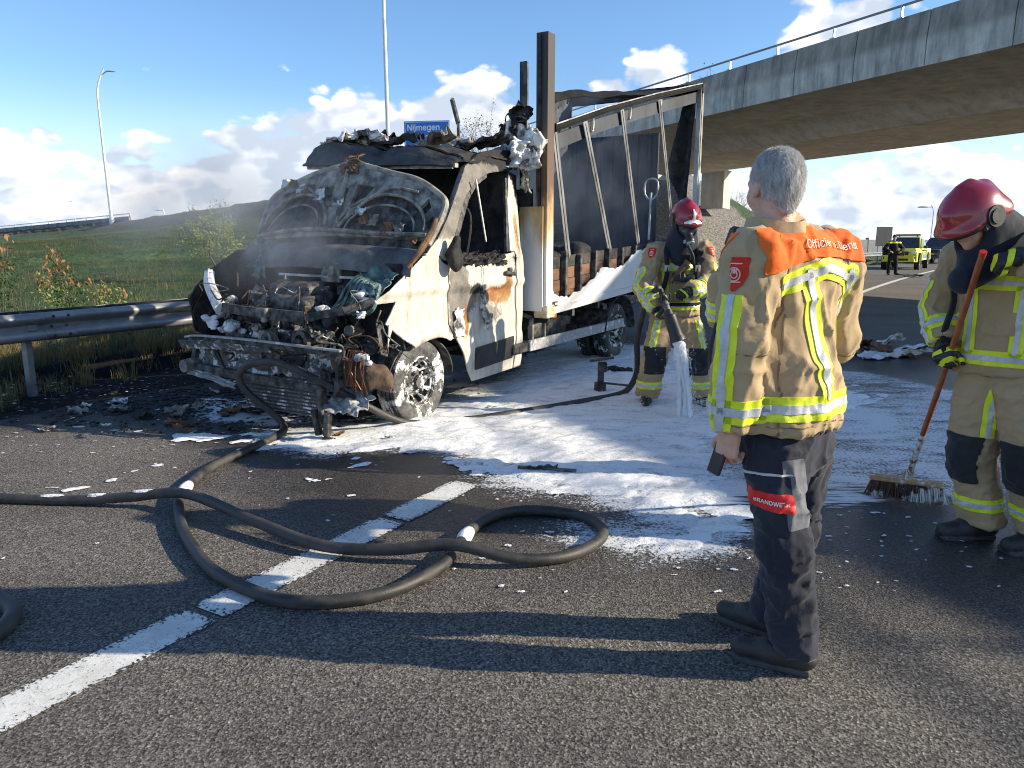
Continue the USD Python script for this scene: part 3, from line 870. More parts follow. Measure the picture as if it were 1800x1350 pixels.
# ---------------------------------------------------------------- the burnt truck
TRUCK_O = np.array([-1.53, 6.63, 0.0]); TRUCK_R = math.degrees(math.atan2(-.862, -.507))
T = thing('burnt_truck', 'burnt-out white flatbed delivery truck with bonnet up and foam on its wheels', 'truck', TRUCK_O, TRUCK_R)


def side_y(x, z):
    y = .98 - .15 * np.maximum(0, z - 1.36) - .06 * np.maximum(0, .6 - z)
    y = y + .012 * np.exp(-((z - 1.12) / .03) ** 2) - .014 * (z < 1.09) * np.clip((1.09 - z) / .03, 0, 1) * np.clip((z - .55) / .1, 0, 1)
    d = np.hypot(x - .02, (z - .34) * 1.0)
    y = y + .045 * np.exp(-((d - .40) / .055) ** 2) * (z > .28) * (x > -.52)
    y = y - .05 * np.clip((x - .25) / .5, 0, 1) ** 2 - .03 * np.clip((-x - 1.45) / .2, 0, 1) ** 2
    return y + .022 * (meshkit.fbm(np.c_[x * 2.3, z * 2.3, 0 * x], 3, 5) - .5)


def bl(x, z, cx, cz, rx, rz, a=1.0):
    return a * np.exp(-(((x - cx) / rx) ** 2 + ((z - cz) / rz) ** 2))


def burn_and_shade(v):
    x, z = v[:, 0], v[:, 2]
    win = bl(x, z, -.85, 1.75, .62, .42, 1.2)
    soot = bl(x, z, -.80, 1.345, .58, .055, .85) + bl(x, z, -1.36, .75, .08, .25, .35) + bl(x, z, -.95, 1.06, .3, .04, .35) + .85 * (z > 2.12) * np.clip((z - 2.12) / .15, 0, 1) * (x < -.7) + bl(x, z, -.47, 1.46, .13, .12, .75) + bl(x, z, -1.38, 1.2, .10, .09, .45) + bl(x, z, -.72, 1.09, .13, .10, .62) + bl(x, z, -.55, .98, .07, .10, .35) + bl(x, z, .5, .85, .12, .06, .2) + bl(x, z, -1.42, 1.42, .07, .18, .35)
    soot += .5 * np.clip((z - 1.75) / .5, 0, 1) * (x < -1.3) + bl(x, z, -1.64, 1.9, .10, .4, .5)
    scorch = np.clip((z - 1.34) / .35, 0, .66) * (x > -1.35) + bl(x, z, -.42, .92, .15, .26, 1.0) + bl(x, z, -.44, 1.22, .17, .13, .85) + bl(x, z, -.62, 1.0, .12, .1, .55) + bl(x, z, -1.0, .82, .38, .22, .60) + bl(x, z, -1.25, .45, .2, .12, .3) + bl(x, z, .62, 1.0, .1, .1, .3) + bl(x, z, -.5, 1.05, .22, .06, .35) + bl(x, z, .1, .74, .5, .05, .35) + bl(x, z, -1.1, .26, .5, .05, .45) + bl(x, z, .45, 1.1, .2, .12, .22) + bl(x, z, 0, 1.3, .2, .1, .18)  # broad lower-door blob paints the fireman's cast shadow as grey, besides real stains
    scorch += .42 * np.clip((z - 1.5) / .6, 0, 1) * (x < -1.3)
    rust = bl(x, z, -.56, .80, .055, .19, .95) + bl(x, z, -1.0, 1.02, .22, .08, .85) + bl(x, z, -1.28, 1.12, .10, .16, .7) + bl(x, z, -1.5, 1.55, .08, .40, .62) + bl(x, z, -.70, 1.02, .06, .08, .5) + bl(x, z, -1.15, .97, .2, .1, .35) + bl(x, z, -.3, 1.45, .3, .2, .25)
    return {'soot': soot, 'scorch': scorch, 'rust': rust}


def side_part(name, pts, parent=T, mat=CABPAINT, cell=.022, t=.012, dy=0.0, smooth_pts=0, label=None, mirror=False, crumple=0.0, seed=0):
    P = Polygon(pts)
    if smooth_pts:
        P = P.buffer(smooth_pts).buffer(-2 * smooth_pts).buffer(smooth_pts)

    def lift(q):
        y = side_y(q[:, 0], q[:, 1]) + dy
        if crumple:
            y = y + crumple * (meshkit.fbm(np.c_[q * 5, 0 * q[:, :1]], 4, seed) - .5)
        return np.c_[q[:, 0], -y if mirror else y, q[:, 1]]
    m = sheet_of(P, cell, lift)
    if not mirror:
        m.faces = m.faces[:, ::-1]
    m = thicken(m, t)
    return put(parent, name, m, mat, label=label, attrs=burn_and_shade(np.array(m.vertices)) if mat is CABPAINT else None)


wing = [(.66, 1.03), (.46, 1.15), (.25, 1.27), (.06, 1.385), (-.14, 1.39), (-.20, 1.33), (-.275, 1.30), (-.272, 1.04), (-.278, .80), (-.38, .665), (-.30, .655), (-.2, .69), (-.1, .705), (.01, .695), (.12, .675), (.21, .645), (.30, .715), (.41, .79), (.52, .87), (.40, 1.035)]
side_part('front_wing', wing, label='cream white front wing torn open at the nose')
door = [(-.29, 1.315), (-.65, 1.335), (-.94, 1.355), (-1.32, 1.39), (-1.41, 1.40), (-1.415, 1.25), (-1.42, .9), (-1.44, .80), (-1.42, .40), (-1.40, .245), (-.66, .235), (-.585, .34), (-.52, .49), (-.43, .63), (-.295, .80), (-.286, 1.04)]
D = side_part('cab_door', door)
frame = [(.05, 1.385), (-.16, 1.52), (-.34, 1.69), (-.51, 1.89), (-.68, 2.09), (-.74, 2.16), (-1.02, 2.31), (-1.29, 2.36), (-1.59, 2.38), (-1.6, 2.2), (-1.47, 2.18), (-1.13, 2.13), (-.89, 2.04), (-.69, 1.90), (-.54, 1.72), (-.43, 1.55), (-.36, 1.385), (-.28, 1.34), (-.19, 1.38)]
side_part('window_pillar', frame, t=.05, label='scorched brown front pillar curving up to the roof')
side_part('pillar_seal', [(-.42, 1.5), (-.54, 1.72), (-.69, 1.9), (-.89, 2.04), (-1.1, 2.12), (-1.1, 2.09), (-.93, 2.01), (-.75, 1.87), (-.61, 1.70), (-.50, 1.55), (-.46, 1.45)], mat=CHAR, t=.03, dy=-.01, crumple=.02, label='blistered window seal')
pil = [(-1.43, 1.40), (-1.435, 1.25), (-1.44, .9), (-1.46, .79), (-1.44, .40), (-1.42, .245), (-1.57, .25), (-1.62, .40), (-1.58, .62), (-1.635, .84), (-1.62, 1.25), (-1.56, 1.45), (-1.62, 1.9), (-1.68, 2.15), (-1.49, 2.17), (-1.40, 1.9), (-1.36, 1.6), (-1.335, 1.41)]
side_part('rear_pillar', pil, t=.03)
dtrim = [(-.69, .54), (-1.38, .58), (-1.375, .36), (-.69, .335)]
side_part('lower_trim', dtrim, parent=D, mat=BLACKPL, dy=.012, t=.012, smooth_pts=.012, label='black plastic side moulding, dusty')
put(D, 'handle', cat_(bx((.17, .03, .035), (-1.28, 1.005, 1.20), (0, -8, 0), bev=.008), bx((.06, .02, .06), (-1.30, .992, 1.225), bev=.006)), CHAR)
put(D, 'melted_sill', cat_(*[placed(scrap(40 + k, (.22, .1), .5), rot_to((.2, 1, .3)), (-.45 - .13 * k, .99, 1.345 + .012 * math.sin(k * 2.1))) for k in range(6)]), SOOT, label='charred remains of the window frame')
put(D, 'hanging_wire', cat_(tube(spline([(-.80, .995, 1.36), (-.81, 1.0, 1.2), (-.80, 1.0, 1.0), (-.815, 1.01, .82)], 8), .003, 5), placed(scrap(51, (.05, .22), .4), rot_to((0, 1, .1)), (-.81, 1.005, .83)), placed(scrap(52, (.06, .1), .5), rot_to((0, 1, .1)), (-.80, 1.005, 1.0))), ASHWHITE)
put(D, 'peeled_paint', placed(scrap(54, (.16, .24), .25), rot_to((0, 1, .05)), (-.44, .985, .80)), ASHWHITE, label='blister of grey paint')
# the mirror melted to a stump
put(T, 'mirror_stump', solid(lambda p: np.minimum(smin(cone_d(p, (-.25, 1.03, 1.38), (-.30, 1.06, 1.52), .05, .035), ell_d(p, (-.27, 1.07, 1.35), (.08, .05, .10)), .05), 9) + .02 * (meshkit.fbm(p * 14, 3, 2) - .5), (-.5, .9, 1.15), (-.1, 1.2, 1.65), .014), SOOT)
# the far flank: same shell, all burnt
side_part('far_wing', [(.62, 1.25), (.3, 1.42), (.0, 1.45), (-.3, 1.4), (-.3, .7), (.1, .72), (.45, .7), (.72, .6), (.85, .9)], mirror=True, mat=SOOT, crumple=.12, seed=3, label='blackened far wing')
side_part('far_door', [(-.3, 1.4), (-1.6, 1.42), (-1.6, .25), (-.6, .25), (-.3, .7)], mirror=True, mat=SOOT, crumple=.05)
side_part('far_pillar', [(.05, 1.42), (-.16, 1.55), (-.51, 1.92), (-.74, 2.2), (-1.02, 2.33), (-1.6, 2.4), (-1.6, 2.22), (-1.1, 2.18), (-.78, 2.0), (-.45, 1.65), (-.25, 1.42)], mirror=True, mat=ASHM, t=.05)
side_part('far_rear_pillar', [(-1.3, 1.4), (-1.3, 2.2), (-1.62, 2.2), (-1.62, .3), (-1.5, .3)], mirror=True, mat=SOOT, t=.03)
# cab inside, black
inner = cat_(bx((.02, 1.72, 1.98), (-1.50, 0, 1.30)), bx((1.9, 1.7, .04), (-.65, 0, .55)), bx((.05, 1.8, .75), (.06, 0, .98), (0, -8, 0)))
put(T, 'cab_shell', inner, SOOT)
for y in (-.5, .45):
    put(T, 'seat_frame', cat_(*[tube(spline(p, 5), .016, 6) for p in ([(-.75, y - .2, .9), (-1.0, y - .21, 1.3), (-1.12, y - .2, 1.75), (-1.12, y, 1.85), (-1.12, y + .2, 1.75), (-1.0, y + .21, 1.3), (-.75, y + .2, .9)], [(-.4, y - .2, .9), (-.75, y - .2, .88)], [(-.4, y + .2, .9), (-.75, y + .2, .88)])], bx((.5, .45, .3), (-.6, y, .72), bev=.03)), SOOT)
put(T, 'steering_wheel', tube(spline([(-.33 + .1 * math.sin(a), .45 + .2 * math.cos(a), 1.28 + .19 * math.sin(a)) for a in np.linspace(0, 2 * np.pi, 12, endpoint=False)], 4, True), .014, 6), SOOT)
put(T, 'dashboard', solid(lambda p: box_d(p, (-.12, 0, 1.22), (.17, .85, .14), .05) + .09 * (meshkit.fbm(p * 6, 4, 3) - .5), (-.45, -1, .95), (.2, 1, 1.5), .03), SOOT)
put(T, 'window_rod', beam((-.80, .93, 2.05), (-.93, .95, 1.50), .013, .013), look('pale_rod', (.5, .48, .42)))
put(T, 'grab_rail', beam((-1.38, .88, 2.1), (-1.33, .93, 1.4), .03, .03), CHAR)


# the roof: a burnt sheet slumped over the frame
def roof_f(u, v):
    x = -.70 - 1.02 * u; y = -.94 + 1.80 * v
    z = 2.40 - .05 * v - .05 * (2 * v - 1) ** 4 - .06 * np.maximum(0, v - .8) / .2 + .05 * np.sin(v * 5 + 1) * (1 - u)
    z = z + .17 * (meshkit.fbm(np.c_[x * 2.2, y * 2.2, 0 * x], 4, 12) - .5) + .04 * (meshkit.fbm(np.c_[x * 9, y * 9, 0 * x], 3, 3) - .5) + .05 * np.exp(-((v - .15) / .1) ** 2) * (1 - u) - .05 * u * (v < .6) + .06 * np.maximum(0, v - .6) * u
    return np.c_[x, y, z]


rm = thicken(grid_mesh(roof_f, 40, 64), .015)
put(T, 'roof', rm, SOOT, label='slumped charred roof skin')


def visor_f(u, v):
    y = -.95 + 1.80 * v
    x = -.70 + .14 * u + .05 * (1 - (2 * v - 1) ** 2) + .05 * (meshkit.fbm(np.c_[y * 3, u * 2, 0 * u], 3, 8) - .5)
    top = roof_f(0 * v, v)[:, 2]
    z = top * (1 - u) + u * (2.235 - .075 * v) + .03 * (meshkit.fbm(np.c_[y * 4, u * 4, 0 * u], 4, 6) - .5)
    return np.c_[x, y, z]


put(T, 'roof_front', thicken(grid_mesh(visor_f, 14, 60), .015), look('black_crust', (.012, .012, .013), (.05, .049, .047), 5, .6, .01, 25, detail=8), label='black front edge of the roof')
put(T, 'windscreen_header', cat_(beam((-.60, -.92, 2.23), (-.60, .86, 2.155), .05, .035), beam((-.57, -.9, 2.205), (-.57, .84, 2.13), .02, .012)), ASHM)
for k, (x, y, w, d, s) in enumerate([(-.74, -.62, .34, .2, 3), (-.78, -.3, .5, .16, 5), (-.80, .05, .55, .2, 8), (-.85, .42, .4, .26, 9), (-1.1, -.5, .5, .3, 11), (-1.3, .3, .6, .3, 14), (-1.25, .72, .5, .22, 17)]):
    m = placed(scrap(s, (d, w), .38, 18), rot_to((.25 * math.sin(s), .3 * math.cos(s), 1)), (x, y, 2.47 + .03 * math.sin(s * 3) - .07 * (y > .3)))
    put(T, 'roof_flake', m, ASHWHITE if k in (0, 1) else (ASHM if k % 2 else SOOT))
put(T, 'roof_flap', cat_(placed(scrap(71, (.34, .46), .9, 24), rot_to((.75, .45, .5)), (-1.66, .90, 2.46)), placed(scrap(72, (.30, .26), .9, 20), rot_to((.8, .6, -.1)), (-1.60, .98, 2.34))), ASHWHITE, label='crumpled white sheet hanging at the roof corner')
put(T, 'roof_flap', placed(scrap(75, (.12, .30), .5, 14), rot_to((.3, .9, 0)), (-1.66, .96, 2.14)), ASHM)
put(T, 'roof_flap', cat_(*[placed(scrap(80 + k, (.2, .24), .9, 14), rot_to((math.sin(k * 2), .6, math.cos(k))), (-1.72, .72 + .03 * k, 2.48 + .06 * k)) for k in range(5)]), SOOT, label='black shreds at the foot of the posts')
put(T, 'roof_shred', cat_(beam((-1.85, -.05, 2.98), (-1.80, .06, 2.72), .025, .05), beam((-1.80, .06, 2.72), (-1.7, .13, 2.38), .03, .03)), CHAR)

# the bonnet, standing open: skin, pressed inner frame, ribs
BQ, BD = np.array([.15, 0, 1.42]), np.array([-.6, 0, 1.0]) / math.hypot(1, .6)
BNn = np.array([1.0, 0, .6]) / math.hypot(1, .6)


def on_bonnet(y, z, out=0.0):
    """A point of the bonnet: y across, z its height, out proud of the inner face."""
    y, z = np.asarray(y, float), np.asarray(z, float)
    b = (z - 1.42) / BD[2]
    bow = -.07 * (y / 1.0) ** 2 + .02 * (meshkit.fbm(np.stack([y * 3, z * 3, 0 * y], -1), 3, 4) - .5)
    return BQ + BD * b[..., None] + BNn * (bow + out)[..., None] + np.stack([0 * y, y, 0 * y], -1)


hood = Polygon([(-.97, 1.45), (-.99, 1.63), (-1.03, 1.82), (-.98, 1.95), (-.72, 2.06), (-.4, 2.14), (-.17, 2.175), (-.05, 2.205), (.14, 2.155), (.43, 2.09), (.73, 2.03), (.97, 1.93), (1.07, 1.85), (1.08, 1.72), (1.05, 1.59), (1.02, 1.45), (.6, 1.40), (0, 1.38), (-.6, 1.41)])
m = sheet_of(hood, .05, lambda q: on_bonnet(q[:, 0], q[:, 1]))
HB = put(T, 'bonnet', thicken(m, .012), CHAR, label='raised bonnet seen from beneath, burnt to bare ribs')
arch = lambda cx, cz, rx, rz: Polygon([(cx + rx * math.cos(a), cz + rz * math.sin(a)) for a in np.linspace(0, np.pi, 24)])
holes = shapely.union_all([arch(.50, 1.60, .40, .25), arch(-.52, 1.62, .38, .26)])
tri = [Polygon([(.10, 1.66), (.12, 1.98), (.32, 1.95)]), Polygon([(-.12, 1.68), (-.16, 1.98), (-.36, 1.97)]), Polygon([(.90, 1.72), (.95, 1.79), (.90, 1.86), (.85, 1.79)]), Polygon([(.99, 1.60), (1.03, 1.66), (.99, 1.72), (.95, 1.66)]), Polygon([(-.02, 1.72), (.03, 1.72), (.03, 1.95), (-.03, 1.95)])]
inner_f = hood.buffer(-.03).difference(holes.buffer(.035)).difference(shapely.union_all(tri)).difference(sbox(-1.2, 1.3, 1.2, 1.53))
m = sheet_of(inner_f, .035, lambda q: on_bonnet(q[:, 0], q[:, 1], .035 + .012 * (meshkit.fbm(np.c_[q * 9, 0 * q[:, :1]], 3, 9) - .5)))
put(HB, 'inner_frame', thicken(m, .03), ASHM)


def rib(pts, r, out=.05, sq=.5):
    p = spline(pts, 8)
    return tube(on_bonnet(p[:, 0], p[:, 1], np.full(len(p), out)), r, 8)


for cx, cz, rx, rz in ((.50, 1.58, .46, .30), (-.52, 1.60, .43, .31)):
    put(HB, 'rib', rib([(cx + rx * math.cos(a), cz + rz * math.sin(a)) for a in np.linspace(.05, np.pi - .05, 12)], .015, .045), ASHM)
    put(HB, 'rib', rib([(cx + .78 * rx * math.cos(a), cz + .72 * rz * math.sin(a)) for a in np.linspace(.05, np.pi - .05, 12)], .010, .035), ASHM)
put(HB, 'rib', rib([(.06, 1.62), (-.0, 1.85), (-.05, 2.1)], .020), ASHM)
put(HB, 'rib', rib([(.08, 1.6), (.24, 1.78), (.5, 1.93), (.8, 1.9)], .015), ASHM)
put(HB, 'rib', rib([(-.06, 1.62), (-.2, 1.8), (-.5, 1.97), (-.8, 1.93)], .015), ASHM)
put(HB, 'rib', rib([(-.95, 1.55), (-.5, 1.585), (0, 1.575), (.5, 1.555), (1.0, 1.56)], .020), ASHM)
for k in range(15):
    put(HB, 'ash_flake', placed(scrap(500 + k, (.06 + .02 * (k % 4), .10), .5, 9), rot_to(BNn), on_bonnet(-.9 + 1.9 * ((k * .618) % 1), 1.5 + .6 * ((k * .377) % 1), .06)), (ASHM, ASHWHITE, RUSTM)[k % 3])
put(HB, 'edge_flange', rib([(-.96, 1.5), (-1.01, 1.8), (-.96, 1.94), (-.7, 2.05), (-.4, 2.125), (-.16, 2.16), (-.05, 2.19), (.14, 2.14), (.43, 2.075), (.73, 2.015), (.96, 1.915), (1.06, 1.84), (1.07, 1.72), (1.03, 1.5)], .026, .03), look('pale_scorched_flange', (.13, .115, .09), (.46, .41, .32), 8, .6, .004, 40, metal=.2, detail=8))
put(HB, 'latch', cat_(placed(scrap(91, (.2, .16), .6), rot_to(BNn), on_bonnet(-.05, 2.17, .05)), placed(scrap(92, (.12, .2), .8), rot_to(BNn), on_bonnet(-.02, 2.12, .06)), rib([(-.12, 2.08), (-.05, 2.14), (.03, 2.07)], .012, .07)), RUSTM)
put(T, 'bonnet_side', tube(spline([(.30, 1.0, 1.30), (.22, 1.06, 1.42), (.08, 1.08, 1.58), (.0, 1.07, 1.68)], 6), [.016 + .012 * math.sin(k * .17) for k in range(19)], 8), RUSTM, label='rusty bonnet hinge arm')


# scuttle and firewall, bulging dark bands under the bonnet
def scuttle_f(u, v):
    y = -.98 + 2.0 * v
    a = u * 1.35
    x = .10 + .20 * np.sin(a) + .10 * (1 - (2 * v - 1) ** 2)
    z = 1.47 - .26 * (1 - np.cos(a)) - .03 * v + .03 * (1 - (2 * v - 1) ** 2) + .03 * (meshkit.fbm(np.c_[y * 3, u * 4, 0 * u], 4, 9) - .5)
    return np.c_[x, y, z]


put(T, 'scuttle', thicken(grid_mesh(scuttle_f, 16, 50), .012), look('smoked_grey_panel', (.03, .03, .031), (.16, .155, .145), 3.5, .65, .006, 25, detail=8))
put(T, 'firewall', cat_(thicken(grid_mesh(lambda u, v: np.c_[.30 + .05 * (meshkit.fbm(np.c_[u * 5, v * 9, 0 * u], 4, 2) - .5), -.95 + 1.9 * v, .65 + .68 * u], 16, 40), .02)), SOOT)
put(T, 'firewall_bracket', cat_(bx((.03, .20, .16), (.36, .25, 1.25)), bx((.05, .11, .08), (.37, .25, 1.26))), ASHM, smooth=False)
put(T, 'scuttle_edge', beam((.37, -.35, 1.225), (.36, .80, 1.205), .02, .02), ALU)
put(T, 'glass_sheet', placed(scrap(101, (.34, .16), .25, 14), rot_to((1, -.1, .5)), (.33, -.62, 1.34)), TEAL, label='melted greenish windscreen glass')
put(T, 'melted_trim', cat_(*[tube(spline([(.42 + .02 * k, .62 + .035 * k, 1.24 - .012 * k), (.52, .58 + .045 * k, 1.16), (.56 + .01 * k, .50 + .06 * k, 1.02 - .02 * (k % 3)), (.58, .42 + .05 * k, .94)], 6), .016 + .004 * math.sin(k), 7) for k in range(8)], placed(scrap(105, (.3, .3), .4, 14), rot_to((.6, .1, .8)), (.45, .78, 1.2))), TEAL)

# the engine bay
eng = lambda p: np.minimum(np.minimum(box_d(p, (.50, .05, .82), (.28, .30, .26), .04), box_d(p, (.45, .05, 1.06), (.2, .22, .1), .03)), box_d(p, (.6, -.2, .62), (.2, .4, .16), .05)) + .16 * (meshkit.fbm(p * 8, 4, 21) - .5)
put(T, 'engine_block', solid(eng, (.1, -.75, .35), (.95, .5, 1.3), .025), CHAR)


def wheelish(c, r, w, axis=(1, 0, 0), teeth=0):
    m = cat_(trimesh.creation.annulus(r * .55, r, w, sections=20), trimesh.creation.cylinder(r * .3, w * 1.5, sections=14), trimesh.creation.cylinder(r * .8, w * .4, sections=20))
    return placed(m, rot_to(axis), c)


put(T, 'alternator', cat_(wheelish((.87, .42, .75), .085, .09), placed(trimesh.creation.cylinder(.095, .14, sections=22), rot_to((1, 0, 0)), (.75, .42, .75)), *[placed(bx((.012, .03, .11)), rot_to((1, 0, 0), (0, math.cos(a), math.sin(a))), (.80, .42 + .10 * math.cos(a), .75 + .10 * math.sin(a))) for a in np.linspace(0, 6.28, 14)[:-1]]), CHAR)
put(T, 'pulley', wheelish((.90, .05, .74), .075, .05), ASHM)
put(T, 'pulley', wheelish((.84, .22, .62), .09, .05), CHAR)
put(T, 'pulley', wheelish((.83, .16, .84), .045, .05), CHAR)
r = np.random.default_rng(5)
for k in range(90):                     # brackets, housings and plates left in the bay
    c = np.array([r.uniform(.35, .85), r.uniform(-.85, .92), r.uniform(.45, 1.12)])
    if c[0] > .7 and c[2] > .95:
        c[2] -= .2
    kind = k % 4
    if kind == 0:
        m = bx(r.uniform(.03, .13, 3), (0, 0, 0), r.uniform(-40, 40, 3), bev=.006)
    elif kind == 1:
        m = placed(trimesh.creation.cylinder(r.uniform(.015, .05), r.uniform(.06, .22), sections=14), rot_to(r.normal(size=3)))
    elif kind == 2:
        m = placed(scrap(200 + k, r.uniform(.08, .24, 2), .5, 10), rot_to(r.normal(size=3)))
    else:
        m = cat_(bx((.015, r.uniform(.05, .16), r.uniform(.08, .22)), (0, 0, 0), r.uniform(-30, 30, 3)), bx((.06, .02, .03), (0, 0, .02), r.uniform(-30, 30, 3)))
    m.apply_translation(c)
    put(T, ('housing', 'pipe', 'torn_plate', 'bracket')[kind], m, (CHAR, SOOT, FMETAL, CHAR, ASHM)[k % 5])
for k in range(60):                     # wires and hoses burnt bare
    a = np.array([r.uniform(.45, .9), r.uniform(-.8, .95), r.uniform(.5, 1.1)])
    pts = [a]
    for _ in range(4):
        a = a + r.normal(size=3) * (.06, .11, .09); a[0] = min(a[0], .95); a[2] = max(.25, a[2] - .03); pts.append(a)
    put(T, 'burnt_wire', tube(spline(pts, 6), r.uniform(.003, .010), 5), (ASHM, CHAR, FMETAL, RUSTM, CHAR)[k % 5])
for k in range(9):
    y = .82 + .02 * k
    put(T, 'copper_strand', tube(spline([(.80, y, .70), (.86, y + .03 * math.sin(k), .58), (.84, y + .06 * math.sin(k * 2), .45 - .01 * k)], 6), .004, 5), COPPER)
# slam panel, struts, bumper beams
put(T, 'slam_panel', cat_(beam((.86, -.52, .965), (.93, .0, .95), .03, .075), beam((.93, .0, .95), (.92, .50, .935), .03, .085), beam((.92, .50, .935), (.80, .78, .99), .03, .06), beam((.80, .78, .99), (.64, .95, 1.06), .03, .05)), CHAR)
put(T, 'slam_latch', cat_(bx((.06, .12, .07), (.95, .08, .955), bev=.01), bx((.04, .05, .10), (.96, .10, .93), bev=.01)), ASHM)
sp = spline([(.58, -1.0, 1.23), (.68, -.88, 1.13), (.80, -.66, 1.02), (.88, -.50, .95)], 8)
put(T, 'headlamp_strut', tube(sp, np.linspace(.045, .055, len(sp)), 9), foamy('foam_on_strut', (.05, .05, .05), (.2, .2, .2), .40, 10))
put(T, 'far_corner', cat_(thicken(grid_mesh(lambda u, v: np.c_[.52 + .34 * u - .05 * v, -1.06 + .12 * u + .05 * (meshkit.fbm(np.c_[u * 5, v * 5, 0 * u], 4, 8) - .5), 1.24 - .62 * v + .12 * u * v - .2 * u * (1 - v)], 14, 18), .012), placed(scrap(131, (.25, .3), .6), rot_to((.8, -.6, .2)), (.6, -1.02, 1.0))), SOOT)
put(T, 'far_corner_trim', placed(scrap(133, (.05, .25), .3), rot_to((.4, -.9, .1), (.5, 0, .8)), (.45, -1.10, 1.2)), ALU)
ub = spline([(.86, -1.0, .64), (.93, -.7, .675), (.96, 0, .685), (.95, .6, .67), (.90, .84, .655)], 8)
put(T, 'bumper_beam', cat_(*[beam(ub[i] + [-.03, 0, .02], ub[i + 1] + [-.03, 0, .02], .03, .05) for i in range(len(ub) - 1)]), CHAR)
put(T, 'bumper_edge', cat_(*[beam(ub[i] + [.012, 0, .05], ub[i + 1] + [.012, 0, .05], .028, .016) for i in range(len(ub) - 1)]), FALU, label='bumper top edge white with foam')
put(T, 'bumper_skin', thicken(grid_mesh(lambda u, v: np.c_[.975 - .03 * v + .012 * (meshkit.fbm(np.c_[u * 12, v * 4, 0 * u], 3, 2) - .5), -.95 + 1.1 * u, .69 - .075 * v * (1 - .5 * u) - .03 * (u - .6) ** 2], 36, 8), .01), FMETAL)
put(T, 'bumper_remains', thicken(grid_mesh(lambda u, v: np.c_[.86 + .05 * (meshkit.fbm(np.c_[u * 9, v * 5, 0 * u], 4, 31) - .5) - .1 * (2 * u - 1) ** 4, -1.0 + 1.62 * u, .655 - .24 * v * (.6 + .8 * meshkit.noise(np.c_[u * 7, 0 * u, 0 * u], 6))], 50, 12), .008), FMETAL, label='foam-streaked remains of the front bumper')
put(T, 'crash_tube', placed(cat_(trimesh.creation.cylinder(.055, .14, sections=20), trimesh.creation.annulus(.04, .062, .02, sections=20)), rot_to((1, 0, 0)), (.90, -.93, .45)), ASHM)
put(T, 'lower_beam', cat_(beam((.88, -.98, .44), (.92, -.2, .42), .05, .07), beam((.92, -.2, .42), (.92, .66, .40), .05, .06)), CHAR)
put(T, 'lower_flap', placed(scrap(141, (.05, .55), .12, 20), rot_to((.7, .1, .8), (1, 0, 0)), (.93, -.62, .37)), FALU)
for q in (((.80, -.95, .62), (.86, -.95, .42), .05, .04), ((.93, -.55, .63), (.9, -.5, .45), .03, .03), ((.86, .78, .64), (.88, .74, .34), .03, .03)):
    put(T, 'cross_strut', beam(*q), CHAR)
# radiator pack leaning out, with its fins
RD = put(T, 'radiator', bx((.04, .92, .30), (.88, .18, .30), (0, 12, 0), bev=.008), FMETAL)
for k in range(9):
    put(RD, 'fin', bx((.03, .88, .014), (.915 - .0068 * k, .18, .425 - .031 * k), (0, 18, 0)), look('grey_fin', (.02, .02, .022), (.075, .075, .08), 14, .5, metal=.3, detail=6) if k == 0 else '/World/Looks/grey_fin')
put(T, 'tow_bracket', cat_(bx((.03, .045, .26), (.94, .64, .30), bev=.006), bx((.05, .05, .20), (.95, .60, .14), (12, 0, 0), bev=.006), bx((.05, .05, .18), (.94, .70, .13), (-8, 0, 0), bev=.006)), CHAR)
put(T, 'gearbox_housing', solid(lambda p: smin(box_d(p, (.70, .88, .50), (.12, .15, .07), .05), cone_d(p, (.78, .72, .56), (.66, 1.02, .46), .07, .09), .05) + .12 * (meshkit.fbm(p * 10, 4, 33) - .5), (.5, .55, .3), (.95, 1.15, .7), .018), look('rust_flecked_char', (.02, .018, .016), (.13, .07, .035), 9, .8, .006, 40, detail=8))
put(T, 'skid_plate', placed(scrap(611, (.24, .36), .35, 14), rot_to((.5, .1, 1)), (.80, .80, .29)), FALU)
put(T, 'wheel_liner', cat_(thicken(grid_mesh(lambda u, v: np.c_[.05 + .44 * np.cos(u * np.pi), .55 + .38 * v, .36 + .42 * np.sin(u * np.pi) * .82], 20, 4), .01), thicken(grid_mesh(lambda u, v: np.c_[.52 + .08 * u, .92 + .04 * v, .86 - .24 * v + .03 * u], 4, 8), .006)), CHAR)
put(T, 'torn_flap', thicken(grid_mesh(lambda u, v: np.c_[.53 - .06 * u + .02 * v, .98 - .05 * u * v, .86 - .18 * v + .02 * u], 6, 8), .008), CABPAINT, attrs={k: np.zeros(6 * 8 * 2) + a for k, a in (('soot', .1), ('scorch', .3), ('rust', .15))})


def blob(c, r, seed, k=.5, sq=(1, 1, .55)):
    m = trimesh.creation.icosphere(4, 1.0); v = np.array(m.vertices)
    d = 1 + k * (meshkit.fbm(v * 1.6 + seed * 7.3, 4, seed) - .5) * 2
    m.vertices = v * d[:, None] * r * np.array(sq) + c
    return m


def clump(c, ext, seed, n=7):
    """A ragged heap of clinging foam, with holes."""
    r = np.random.default_rng(seed); c = np.asarray(c, float); ext = np.asarray(ext, float)
    q = [(c + r.uniform(-1, 1, 3) * ext * .75, r.uniform(.25, .55) * ext.mean()) for _ in range(n)]

    def d(p):
        s = None
        for o, rad in q:
            e = ell_d(p, o, np.array([rad * .8, rad * 1.25, rad * .7])); s = e if s is None else smin(s, e, .02)
        return s + .055 * (meshkit.fbm(p * 16 + seed, 4, seed) - .5)
    return solid(d, c - ext * 1.7 - .02, c + ext * 1.7 + .02, .011)


